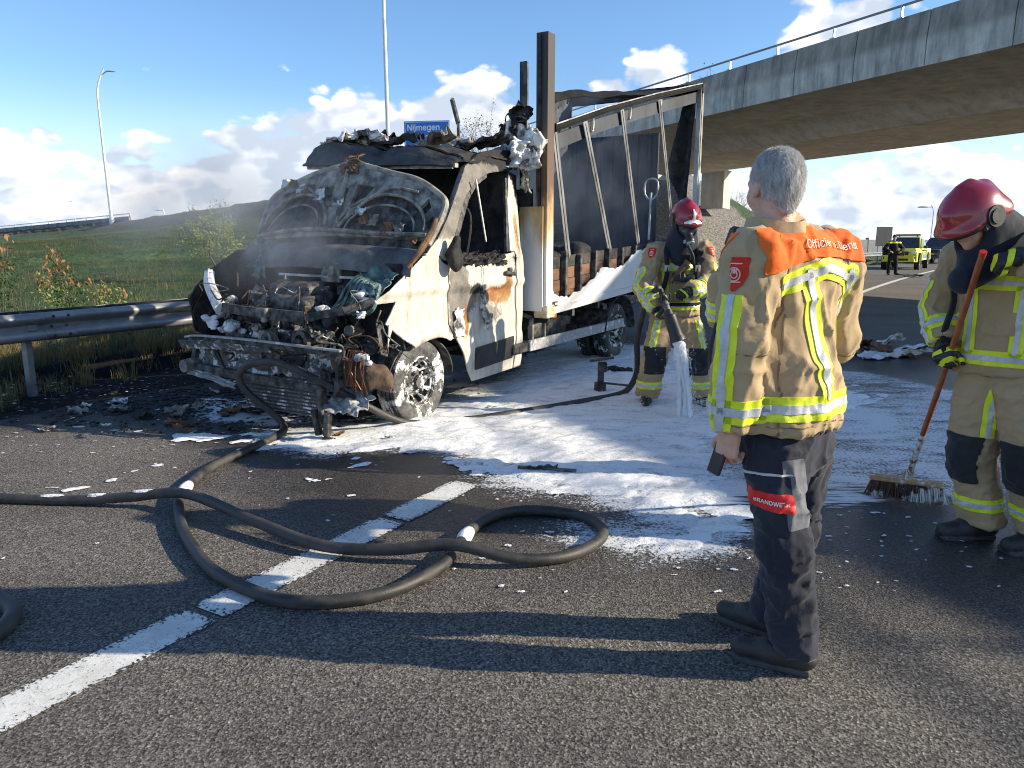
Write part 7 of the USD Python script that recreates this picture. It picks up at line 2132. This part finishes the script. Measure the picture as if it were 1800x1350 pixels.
for q, tt in ((26, .0), (16, .35)):
    i = q * 9 + int(tt * 9)
    a = gp[i - 2:i + 3]
    put(HS, 'foam_band', tube(a, [R_ + .001, R_ + .006, R_ + .009, R_ + .007, R_ + .001], 12), FOAMM, smooth=True)
for i, dz in ((15, 0), (22, 0), (30, 0)):
    put(HS, 'foam_streak', blob(gp[i] + A3(0, .0, R_ * .75), .05, i, .4, (1.6, .35, .25)), FOAMM)
h2 = thing('hose_end', 'bend of black hose at the lower left edge', 'hose')
put(h2, 'hose', tube(spline([(-2.6, 2.95, R_ + .004), (-2.25, 2.92, R_), (-2.05, 2.80, R_), (-1.975, 2.66, R_), (-1.985, 2.52, R_), (-2.1, 2.38, R_), (-2.5, 2.3, R_)], 10), R_ * 1.15, 14), HOSE, smooth=True)

# ---------------------------------------------------------------- foam on the road
main = Polygon([(-1.95, 5.62), (-1.4, 5.18), (-.9, 5.42), (-.45, 5.22), (-.12, 4.85), (.05, 4.55), (.35, 4.62), (.55, 4.28), (.85, 3.98), (1.18, 3.86), (1.3, 4.1), (1.12, 4.5), (1.35, 4.9), (1.7, 5.2), (2.3, 5.4), (3.0, 5.6), (3.5, 6.8), (3.3, 8.6), (2.2, 10.4), (.9, 11.2), (.3, 9.4), (.0, 8.0), (-.5, 7.0), (-.9, 6.2), (-1.3, 5.95)])
arm = Polygon([(.10, 4.46), (.42, 4.50), (.62, 4.12), (.95, 3.74), (1.22, 3.76), (1.0, 4.2), (.7, 4.55)])
tail = Polygon([(.40, 3.62), (.75, 3.62), (.98, 3.58), (.9, 3.46), (.62, 3.46)])
loop = Polygon([(-.12, 3.60), (.1, 3.68), (.32, 3.62), (.2, 3.55)])
left = Polygon([(-2.9, 6.9), (-2.3, 6.5), (-1.9, 6.25), (-2.0, 6.05), (-2.6, 6.4)])
bits = Polygon([(-2.5, 5.62), (-1.95, 5.5), (-1.6, 5.38), (-1.9, 5.30)])
st_ = .021
xs, ys = np.arange(-3.1, 3.8, st_), np.arange(3.2, 11.4, st_)
X, Y = np.meshgrid(xs, ys, indexing='ij')
PT = shapely.points(X.ravel(), Y.ravel())


def cover(poly, soft, amp=.0):
    d = shapely.distance(PT, poly).reshape(X.shape); i = shapely.distance(PT, poly.exterior).reshape(X.shape)
    return np.clip(np.where(d > 0, -d, i) / soft, -1.5, 1.2)


ca, sa = math.cos(math.radians(-35)), math.sin(math.radians(-35))
U_, V_ = X * ca - Y * sa, X * sa + Y * ca
fb = meshkit.fbm(np.stack([U_ * 1.8, V_ * 4.5, 0 * X], -1), 6, 5)
fn_ = meshkit.fbm(np.stack([X * 9, Y * 9, 0 * X], -1), 4, 8)
D = np.maximum.reduce([cover(main, .45) * .5, cover(arm, .15) * .24 - .05, cover(tail, .1) * .25 - .07, cover(loop, .1) * .25 - .09, cover(left, .25) * .3 - .03, cover(bits, .2) * .3 - .08])
far_right = np.clip((X - 1.3) / .8, 0, 1) * np.clip((7.2 - Y) / 1.0, 0, 1)
D = D - .62 * far_right
D = D + (fb - .5) * 1.25 + (fn_ - .5) * .75
wheel_d = np.hypot(X + .72, Y - 5.95)
D = D + .55 * np.exp(-(wheel_d / .55) ** 2) + .25 * np.exp(-(np.hypot(X - .55, Y - 5.0) / .7) ** 2)
H = .0075 + .030 * np.clip(D, 0, 1) ** .7 * (.35 + 1.3 * meshkit.fbm(np.stack([U_ * 4, V_ * 9, 0 * X], -1), 4, 15)) + .05 * np.exp(-(wheel_d / .42) ** 2) * meshkit.fbm(np.stack([X * 5, Y * 5, 0 * X], -1), 3, 9)
i = np.arange(X.size).reshape(X.shape)
a, b, c, d = i[:-1, :-1].ravel(), i[1:, :-1].ravel(), i[1:, 1:].ravel(), i[:-1, 1:].ravel()
edge = np.clip(D / .10, 0, 1)
fm = trimesh.Trimesh(np.c_[X.ravel(), Y.ravel(), (.006 + (H - .006) * edge).ravel()], np.vstack([np.stack([a, b, c], 1), np.stack([a, c, d], 1)]), process=False)
fm.remove_unreferenced_vertices()
fmc, _ = clip_mesh(fm, D.ravel())


def foam_ground():
    n, l = {'g': ('geometry', {})}, []
    n['mp'] = ('mapping', {'rotation': (0, 0, math.radians(35)), 'scale': (1.0, 2.6, 1.0)}); l.append(('g.position', 'mp.vector'))
    n['a'] = ('noise_texture', {'scale': 3.2, 'detail': 9.0, 'roughness': .68, 'distortion': .6}); l.append(('mp.vector', 'a.vector'))
    n['b0'] = ('noise_texture', {'scale': 55.0, 'detail': 4.0, 'roughness': .7}); l.append(('g.position', 'b0.vector'))
    n['x'] = ('mix', {'fac': .4}); l += [('a.fac', 'x.color1'), ('b0.fac', 'x.color2')]
    n['c'] = ('rgb_ramp', {'ramp': [(.34, (.20, .20, .20)), (.42, (.56, .56, .56)), (.50, (.83, .83, .82))]}); l.append(('x.color', 'c.fac'))
    n['p'] = ('principled_bsdf', {'roughness': .5, 'specular_ior_level': .4}); l.append(('c.color', 'p.base_color'))
    n['h'] = ('math', {'math_type': 'multiply_add', 'value2': .25}); l += [('b0.fac', 'h.value1'), ('a.fac', 'h.value3')]
    n['b'] = ('bump', {'strength': .9, 'distance': .03}); l += [('h.value', 'b.height'), ('b.normal', 'p.normal')]
    return usdkit.material(stage, '/World/Looks/foam_on_road', n, l, surface='p.BSDF')


put(None, 'fire_foam', fmc, foam_ground(), smooth=True, label='white extinguishing foam spread over the road beside the truck', cat='foam', kind='stuff')


def film_look():
    n, l = {'g': ('geometry', {})}, []
    n['mp'] = ('mapping', {'rotation': (0, 0, math.radians(35)), 'scale': (1.0, 2.2, 1.0)}); l.append(('g.position', 'mp.vector'))
    n['mp2'] = ('mapping', {'rotation': (0, 0, math.radians(-28)), 'scale': (.35, 2.4, 1.0)}); l.append(('g.position', 'mp2.vector'))
    n['a'] = ('noise_texture', {'scale': 2.4, 'detail': 8.0, 'roughness': .66}); l.append(('mp.vector', 'a.vector'))
    n['s'] = ('noise_texture', {'scale': 14.0, 'detail': 7.0, 'roughness': .7}); l.append(('mp2.vector', 's.vector'))
    n['b0'] = ('noise_texture', {'scale': 60.0, 'detail': 5.0, 'roughness': .75}); l.append(('g.position', 'b0.vector'))
    n['cv'] = ('attribute', {'attribute': 'cov'}); n['sw'] = ('attribute', {'attribute': 'sweep'})
    n['tx'] = ('mix', {}); l += [('sw.fac', 'tx.fac'), ('b0.fac', 'tx.color1'), ('s.fac', 'tx.color2')]
    n['x'] = ('mix', {'fac': .36}); l += [('tx.color', 'x.color1'), ('a.fac', 'x.color2')]
    n['ad'] = ('math', {'math_type': 'add'}); l += [('x.color', 'ad.value1'), ('cv.fac', 'ad.value2')]
    n['m'] = ('map_range', {'range_type': 'smoothstep', 'from_min': .98, 'from_max': 1.09, 'clamp': True}); l.append(('ad.value', 'm.value'))
    n['mm'] = ('math', {'math_type': 'multiply', 'value2': .8}); l.append(('m.result', 'mm.value1'))
    n['p'] = ('principled_bsdf', {'roughness': .45, 'specular_ior_level': .4, 'base_color': (.80, .81, .82)})
    n['t'] = ('transparent_bsdf', {})
    n['mc'] = ('mix_closure', {}); l += [('mm.value', 'mc.fac'), ('t.BSDF', 'mc.closure1'), ('p.BSDF', 'mc.closure2')]
    return usdkit.material(stage, '/World/Looks/foam_flecks', n, l, surface='mc.closure')


fx, fy = np.arange(-3.4, 6.4, .07), np.arange(3.0, 11.8, .07)
FX, FY = np.meshgrid(fx, fy, indexing='ij')
FP = shapely.points(FX.ravel(), FY.ravel())
wide = Polygon([(-2.6, 5.6), (-.4, 4.9), (.1, 4.4), (.5, 3.5), (1.2, 3.45), (1.7, 3.35), (2.4, 3.35), (3.3, 3.6), (4.4, 5.0), (5.3, 7.2), (4.9, 8.6), (3.4, 10.2), (1.2, 11.2), (.2, 9), (-.8, 6.4), (-2.4, 6.9)])
cvv = np.where(shapely.contains(wide, FP), np.minimum(shapely.distance(FP, wide.exterior) / .8, 1) * .575, -np.minimum(shapely.distance(FP, wide) / .5, 1) * .3).reshape(FX.shape)
nearm = shapely.distance(FP, shapely.union_all([main, arm, tail, left])).reshape(FX.shape)
cvv = np.maximum(cvv, .60 * np.clip(1 - nearm / .75, 0, 1) ** .7 * (nearm < .75) - .30 * (nearm >= .75))
cvv = cvv + .16 * (meshkit.fbm(np.stack([FX * 1.6, FY * 1.6, 0 * FX], -1), 4, 61) - .5)
cvv = cvv - .035 * np.clip((FX - 1.6) / .8, 0, 1) + .02 * np.exp(-((FX - 2.6) / 1.3) ** 2 - ((FY - 5.4) / 1.2) ** 2)
sw = np.clip(1 - np.hypot((FX - 1.85) / 1.0, (FY - 3.95) / .75), 0, 1); sw = np.clip(sw * 2.2, 0, 1)
cvv = cvv - .04 * sw
ff = grid_mesh(lambda u, v: np.c_[FX.ravel(), FY.ravel(), np.full(FX.size, .0065)], len(fx), len(fy))
put(None, 'foam_film', ff, film_look(), label='thin flecks of foam drying on the dark tarmac', cat='foam', kind='stuff', attrs={'cov': cvv.ravel(), 'sweep': sw.ravel()})
def clump_at(c, e, s):
    return clump(np.array(c), np.array(e), s, 9)


# jet of foam falling from the nozzle
jr = np.random.default_rng(77)
jt = thing('foam_jet', 'white jet of foam falling from the nozzle to the road', 'foam', (1.415, 6.24, 0), kind='stuff')
jp_ = spline([(0, 0, .66), (.035, -.012, .52), (.06, -.02, .30), (.075, -.03, .02)], 10)
_n = {'p': ('principled_bsdf', {'base_color': (.82, .83, .85), 'roughness': .4}), 't': ('transparent_bsdf', {}), 'm': ('mix_closure', {'fac': .55})}
SPRAY = usdkit.material(stage, '/World/Looks/foam_spray', _n, [('t.BSDF', 'm.closure1'), ('p.BSDF', 'm.closure2')], surface='m.closure')
for k in range(9):
    o = jr.normal(size=3) * A3(.016, .016, 0)
    put(jt, 'strand', folded(tube(jp_ + o + np.outer(np.linspace(0, 1, len(jp_)), jr.normal(size=3) * A3(.03, .03, 0)), np.linspace(.020, .008 + .008 * jr.random(), len(jp_)), 8), .016, 26, k), SPRAY, smooth=True)
dr = []
for k in range(2600):
    t = jr.random() ** .8; c = jp_[int(t * (len(jp_) - 1))] + jr.normal(size=3) * (.016 + .045 * t + (.06 if jr.random() < .06 else 0)) * A3(1, 1, .6)
    if c[2] < .01:
        continue
    dr.append(placed(trimesh.creation.icosphere(0, jr.uniform(.0015, .0055)), None, c))
put(jt, 'splash', clump_at((.08, -.03, .02), (.10, .09, .022), 5), FOAMM, smooth=True)
put(jt, 'droplets', cat_(*dr), SPRAY, kind='stuff')
# small blobs of foam thrown about
sb_ = np.random.default_rng(91); fl = []
for k in range(300):
    z_ = sb_.random()
    x, y = (sb_.normal(1.5, .9), sb_.normal(3.5, .35)) if z_ < .35 else ((sb_.normal(-1.6, .9), sb_.normal(5.1, .45)) if z_ < .62 else ((sb_.normal(.5, .8), sb_.normal(3.75, .35)) if z_ < .85 else (sb_.normal(-3.8, .8), sb_.normal(6.1, .5))))
    if y < 2.95 or math.hypot(x - .95, y - 2.5) < .45:
        continue
    s = abs(sb_.normal()) * .0042 + .002
    m = trimesh.creation.icosphere(1, 1.0); v = np.array(m.vertices) * np.array([s * sb_.uniform(.8, 2.6), s * sb_.uniform(.7, 1.3), s * .25]) * (1 + .35 * sb_.normal(size=(len(m.vertices), 1)))
    a = sb_.uniform(-.5, .9); m.vertices = v @ np.array([[math.cos(a), math.sin(a), 0], [-math.sin(a), math.cos(a), 0], [0, 0, 1]]) + [x, y, .004 + s * .3]
    fl.append(m)
put(None, 'foam_spatter', cat_(*fl), FOAMM, label='small spatters of foam scattered over the tarmac', cat='foam', kind='stuff')

# ---------------------------------------------------------------- debris
def debris(label, at, pieces, group=None):
    t = thing('debris', label, 'debris', at, 0, group)
    for nm, m, mt in pieces:
        put(t, nm, m, mt)
    return t


r = np.random.default_rng(44)
debris('heap of white and rusty burnt scraps on the shaded road', (5.0, 9.75, .01), [('scrap', placed(scrap(300 + k, (r.uniform(.3, .8), r.uniform(.15, .4)), .3, 12), rot_to((r.normal() * .2, r.normal() * .2, 1)), (r.uniform(-.55, .6), r.uniform(-.3, .35), r.uniform(.05, .12))), (ASHWHITE, RUSTM, FOAMM, CHAR)[k % 4]) for k in range(11)])
debris('flat charred strip lying at the edge of the foam', (.22, 4.69, .012), [('strip', beam((-.18, .05, .012), (.20, -.045, .016), .03, .014), CHAR), ('torn_edge', placed(scrap(320, (.2, .05), .3), None, (-.02, .02, .02)), CHAR)])
debris('black twisted bracket standing in the foam near the truck', (.89, 7.33, 0), [('upright', cat_(beam((0, 0, 0), (.01, .02, .30), .05, .06), bx((.10, .09, .10), (.0, 0, .06), (0, 0, 20), bev=.01)), CHAR), ('crosspiece', cat_(beam((-.11, .02, .32), (.13, 0, .36), .07, .02), bx((.09, .07, .10), (.02, .01, .26), bev=.01)), CHAR), ('bent_arm', tube(spline([(.02, 0, .10), (.18, .08, .07), (.34, .1, .05)], 5), .012, 6), CHAR)])
debris('small black scrap on the foam by the twin wheels', (1.25, 8.5, .01), [('scrap', placed(scrap(333, (.3, .2), .4, 10), None, (0, 0, .04)), SOOT)])
debris('dark flat scrap on the far carriageway near the white line', (17.15, 32.1, .01), [('scrap', placed(scrap(340, (.9, .5), .2, 10), None, (0, 0, .08)), SOOT)])
lab = ['broad charred lump', 'long charred strip', 'curled black shred', 'grey-edged flake']
bs = []
for k in range(46):            # burnt pieces strewn before the bumper
    x, y = r.normal(-2.6, .8), r.normal(6.4, .5)
    if y - 5.3 < -.5 * (x + 1.6) - .3:
        y += .5
    s = r.uniform(.05, .22)
    bs.append((k % 6, placed(scrap(400 + k, (s, s * r.uniform(.3, .8)), .45, 9), rot_to((r.normal() * .2, r.normal() * .2, 1)), (x, y, .03))))
sc = free('/World', 'burnt_scraps'); says(UsdGeom.Xform.Define(stage, sc).GetPrim(), 'burnt scraps and flakes strewn in the soot before the truck bumper', 'debris', None, 'stuff')
for j, mt in enumerate((SOOT, CHAR, FMETAL, ASHM, RUSTM, ASHWHITE)):
    put(sc, 'flakes', cat_(*[m for q, m in bs if q == j]), mt, kind='stuff')
ch = []
for k in range(900):
    x, y = r.normal(-2.7, 1.0), r.normal(6.9, .6)
    if y < 5.6:
        continue
    s = r.uniform(.008, .03)
    ch.append(placed(trimesh.creation.icosphere(0, 1.0), np.diag([s * r.uniform(.6, 2), s, s * .5]) @ trimesh.transformations.random_rotation_matrix(r.random(3))[:3, :3], (x, y, .006)))
put(None, 'charred_crumbs', cat_(*ch), SOOT, smooth=False, label='black crumbs of burnt plastic covering the road edge', cat='debris', kind='stuff')
gr2 = []
for k in range(260):
    x, y = (r.normal(-2.4, 1.1), r.normal(5.75, .35)) if k % 2 else (r.normal(-4.2, .8), r.normal(7.6, .5))
    s = r.uniform(.004, .013)
    gr2.append(placed(trimesh.creation.icosphere(0, 1.0), np.diag([s * r.uniform(.8, 2.5), s, s * .35]) @ trimesh.transformations.rotation_matrix(r.uniform(0, 6), [0, 0, 1])[:3, :3], (x, y, .006)))
put(None, 'pale_crumbs', cat_(*gr2), look('pale_ash', (.16, .15, .13), (.48, .46, .42), 30, .8), smooth=False, label='pale ash crumbs and flakes scattered over the tarmac', cat='debris', kind='stuff')

# ---------------------------------------------------------------- vehicles and the person far down the road
def hull(pts):
    return trimesh.convex.convex_hull(np.array(pts, float))


def slab(x0, x1, w0, w1, z0, z1, inx0=0, inx1=0, iny=0, bev=.03):
    """A block whose top is drawn in: a bonnet, a cabin, a bed."""
    p = []
    for x, w, z, sx, sy in ((x0, w0, z0, 0, 0), (x1, w1, z0, 0, 0), (x0, w0, z1, inx0, iny), (x1, w1, z1, -inx1, iny)):
        for e in (-1, 1):
            q = A3(x + sx, e * (w / 2 - sy), z)
            p += [q + A3(0, -e * bev, 0), q + A3((bev if x == x0 else -bev), 0, 0), q + A3((bev if x == x0 else -bev) * .3, -e * bev * .3, (bev if z == z0 else -bev))]
    return hull(p)


def vehicle(name, label, cat, loc, rz, paint, pick=True, bar=False, stripes=None):
    t = thing(name, label, cat, loc, rz)
    glass = VISOR
    L = 5.3 if pick else 4.8
    xf, xr = L / 2, -L / 2
    body = cat_(slab(xr + .02, xf - .10, 1.82, 1.72, .48, .98, .02, .06, .04), slab(.72, xf - .16, 1.74, 1.6, .94, 1.14, .0, .25, .10), slab(xr + .03, -.9, 1.80, 1.80, .92, 1.12 if pick else 1.2, .02, 0, .03))
    put(t, 'body', body, paint, smooth=30)
    cx0, cx1 = (-1.05, .95) if pick else (-2.2, .95)
    put(t, 'cabin', slab(cx0, cx1, 1.72, 1.66, 1.05, 1.78, .22, .72, .19, .05), paint, smooth=30)
    put(t, 'windscreen', hull([(cx1 - .06 + .012, s * .70, 1.14) for s in (-1, 1)] + [(cx1 - .62 + .012, s * .58, 1.70) for s in (-1, 1)] + [(cx1 - .10, s * .70, 1.14) for s in (-1, 1)] + [(cx1 - .66, s * .58, 1.70) for s in (-1, 1)]), glass, smooth=False)
    for s in (-1, 1):
        for a, b, ta, tb in (((cx1 - .22, -.05, .62, -.05)) if False else (cx1 - .22, .0, cx1 - .70, .02), (-.08, cx0 + .18, -.06, cx0 + .36)):
            put(t, 'side_window', hull([(x, s * (.838 - .0) * (1.0 if z < 1.3 else .835) + s * e, z) for x, z in ((a, 1.16), (b, 1.16), (ta, 1.68), (tb, 1.68)) for e in (0, .008)]), glass, smooth=False)
        put(t, 'mirror', bx((.10, .20, .16), (cx1 - .25, s * .98, 1.20), bev=.03), BLACKPL)
        put(t, 'headlight', slab(xf - .30, xf - .12, .34, .24, .84, 1.0).apply_translation((0, s * .66, 0)), look('headlight_glass', (.75, .76, .78), (.8, .8, .82), 8, .12, coat=.5) if not stage.GetPrimAtPath('/World/Looks/headlight_glass') else '/World/Looks/headlight_glass')
        put(t, 'fog_lamp_recess', bx((.05, .22, .16), (xf - .10, s * .68, .62), bev=.02), BLACKPL)
        for x in (xf - .95, xr + 1.05):
            W = put(t, 'wheel', placed(trimesh.creation.cylinder(.20, .20, sections=24), rot_to((0, 1, 0)), (x, s * .80, .39)), ALU)
            put(W, 'tyre', placed(trimesh.creation.annulus(.23, .39, .25, sections=32), rot_to((0, 1, 0)), (x, s * .80, .39)), RUBBER)
            put(W, 'hub', placed(trimesh.creation.cylinder(.08, .235, sections=14), rot_to((0, 1, 0)), (x, s * .80, .39)), CHAR)
            put(t, 'wheel_arch', placed(trimesh.creation.annulus(.39, .47, .20, sections=32), rot_to((0, 1, 0)), (x, s * .83, .43)), BLACKPL)
        if stripes:
            put(t, 'side_stripe', cat_(*[hull([(x, s * .918, z) for x, z in ((x0, .60), (x0 + .25, .60), (x0 + .5, .95), (x0 + .25, .95))] + [(x, s * .912, z) for x, z in ((x0, .60), (x0 + .25, .60), (x0 + .5, .95), (x0 + .25, .95))]) for x0 in (-.9, -.4, .1)]), stripes, smooth=False)
    put(t, 'grille', bx((.06, .86, .22), (xf - .12, 0, .90), bev=.02), BLACKPL)
    put(t, 'grille_bar', bx((.03, .9, .04), (xf - .08, 0, .97), bev=.01), ALU)
    put(t, 'bumper', slab(xf - .30, xf, 1.76, 1.5, .42, .72, 0, .05, .03), paint, smooth=30)
    put(t, 'air_intake', bx((.05, .9, .12), (xf - .02, 0, .54), bev=.02), BLACKPL)
    put(t, 'number_plate', bx((.012, .52, .11), (xf + .006, 0, .66)), look('plate_yellow', (.65, .45, .03), (.7, .5, .04), 8, .5) if not stage.GetPrimAtPath('/World/Looks/plate_yellow') else '/World/Looks/plate_yellow')
    put(t, 'skid', bx((.5, 1.4, .06), (xf - .35, 0, .40), bev=.02), BLACKPL)
    if bar:
        put(t, 'light_bar', bx((.35, 1.25, .10), (.02, 0, 1.86), bev=.03), look('amber_bar', (.16, .12, .05), (.24, .17, .06), 8, .4))
        put(t, 'roof_rack_foot', cat_(bx((.1, .06, .05), (.02, .45, 1.80)), bx((.1, .06, .05), (.02, -.45, 1.80))), BLACKPL)
    return t


YELP = look('signal_yellow_paint', (.62, .60, .015), (.68, .66, .02), 2, .3, coat=.5)
BLKP = look('dark_car_paint', (.016, .018, .024), (.024, .027, .034), 2, .25, coat=.7)
vp = road(np.array([48.0]), -1.9)[0]
vh = math.degrees(np.interp(48, ROAD[:, 0], ROAD[:, 3])) + 180
v0 = A3(22.4, 42.6, 0.004)
vehicle('pickup_truck', 'bright yellow pickup with roof light bar facing us on the hard shoulder', 'pickup', v0, vh + 2, YELP, True, True, look('blue_stripe', (.05, .16, .32), (.06, .18, .36), 3, .5))
vehicle('dark_car', 'dark off-road car parked behind the yellow pickup', 'car', (30.3, 53.2, .004), vh - 6, BLKP, False)

FJ = dict(face=unit(A3(-.35, -.9, 0)), neck=A3(0, 0, 1.50), shL=A3(.20, 0, 1.43), elL=A3(.42, -.03, 1.18), wrL=A3(.26, -.17, 1.05), shR=A3(-.20, 0, 1.43), elR=A3(-.42, -.03, 1.18), wrR=A3(-.24, -.2, 1.06), chest=A3(0, 0, 1.26), hem=A3(0, 0, .88),
          hipL=A3(.10, 0, .86), hipR=A3(-.10, 0, .86), kneeL=A3(.17, -.02, .47), kneeR=A3(-.13, 0, .47), ankL=A3(.20, 0, .10), ankR=A3(-.14, 0, .10), toeL=A3(.26, -.2, 0), toeR=A3(-.18, -.2, 0))
fp = thing('person', 'person in black uniform standing before the yellow pickup', 'person', (17.2, 33.9, .004))
HRf = head_R((-.3, -.9), 10); hcf = A3(0, -.02, 1.66)
put(fp, 'body', body_under(FJ, HRf, hcf, [placed(hand_mesh(step=.014), frame(A3(-.8, -.5, -.2), A3(0, -.5, 1)), FJ['wrL']), placed(hand_mesh(step=.014, mirror=True), frame(A3(.8, -.5, -.2), A3(0, -.5, 1)), FJ['wrR'])]), SKIN, smooth=True)
jm, v, mem, side, f = jacket(FJ, .022, 51, .008, .20)
JKf = put(fp, 'jacket', jm, BLACKC, smooth=True)
put(JKf, 'yellow_collar', applique(jm, np.minimum(.03 - np.abs(v[:, 2] - 1.45), .3), .012), YEL)
tmf, _, _ = trousers(FJ, .022, 14, .006, (.10, .08, .07)); put(fp, 'trousers', tmf, BLACKC, smooth=True)
for k in 'LR':
    b, s = boot(FJ, k, .14, 1.0, .018); put(fp, 'boot', b, BOOT, smooth=True)
put(fp, 'hair', placed(solid(lambda p: np.maximum(ell_d(p, (0, -.016, .042), (.088, .11, .104)), p[..., 1] * .7 - .03 - .6 * (p[..., 2] - .03)), (-.12, -.15, -.1), (.12, .13, .17), .014), HRf, hcf), SOOT, smooth=True)
put(fp, 'equipment_pouch', cat_(bx((.3, .2, .22), (.33, -.06, .98), bev=.04), bx((.26, .2, .2), (-.35, -.05, 1.0), bev=.04)), BLACKC)

# ---------------------------------------------------------------- smoke still hanging in the wreck
def smoke(name, label, lo, hi, dens, scale, thr, col=(.62, .66, .72), seed=0.0):
    n, l = {'g': ('geometry', {})}, []
    n['mp'] = ('mapping', {'location': (seed, seed * .7, 0), 'scale': (1, 1, .75)}); l.append(('g.position', 'mp.vector'))
    n['no'] = ('noise_texture', {'scale': scale, 'detail': 4.0, 'roughness': .6, 'distortion': .5}); l.append(('mp.vector', 'no.vector'))
    n['m'] = ('map_range', {'range_type': 'smoothstep', 'from_min': thr, 'from_max': thr + .28, 'to_min': 0.0, 'to_max': dens, 'clamp': True}); l.append(('no.fac', 'm.value'))
    # thinning towards the edge of the cloud
    c = (np.array(lo) + np.array(hi)) / 2; hwid = (np.array(hi) - np.array(lo)) / 2
    n['s1'] = ('vector_math', {'math_type': 'subtract', 'vector2': tuple(c)}); l.append(('tc.object', 's1.vector')); n['tc'] = ('texture_coordinate', {})
    n['s2'] = ('vector_math', {'math_type': 'divide', 'vector2': tuple(hwid)}); l.append(('s1.vector', 's2.vector1'))
    l[-2] = ('tc.object', 's1.vector1')
    n['s3'] = ('vector_math', {'math_type': 'length'}); l.append(('s2.vector', 's3.vector1'))
    n['f'] = ('map_range', {'range_type': 'smoothstep', 'from_min': .95, 'from_max': .35, 'to_min': 0., 'to_max': 1., 'clamp': True}); l.append(('s3.value', 'f.value'))
    n['mu'] = ('math', {'math_type': 'multiply'}); l += [('m.result', 'mu.value1'), ('f.result', 'mu.value2')]
    n['v'] = ('principled_volume', {'color': col, 'anisotropy': .2}); l.append(('mu.value', 'v.density'))
    mt = usdkit.material(stage, f'/World/Looks/{name}_look', n, l, volume='v.volume')
    m = trimesh.creation.icosphere(3, 1.0); m.vertices = np.array(m.vertices) * hwid + c
    t = thing(name, label, 'smoke', TRUCK_O, TRUCK_R, kind='stuff')
    put(t, 'cloud', m, mt, smooth=True, kind='stuff')


smoke('bed_smoke', 'blue-grey smoke drifting inside the burnt load bed', (-7.0, -1.6, .6), (-1.6, 1.7, 4.3), .32, 1.1, .42, col=(.34, .41, .52))
smoke('bonnet_smoke', 'thin grey smoke rising over the open bonnet and the verge', (-.6, -2.4, .8), (1.9, 1.2, 2.6), .95, 1.2, .42, seed=3.0)
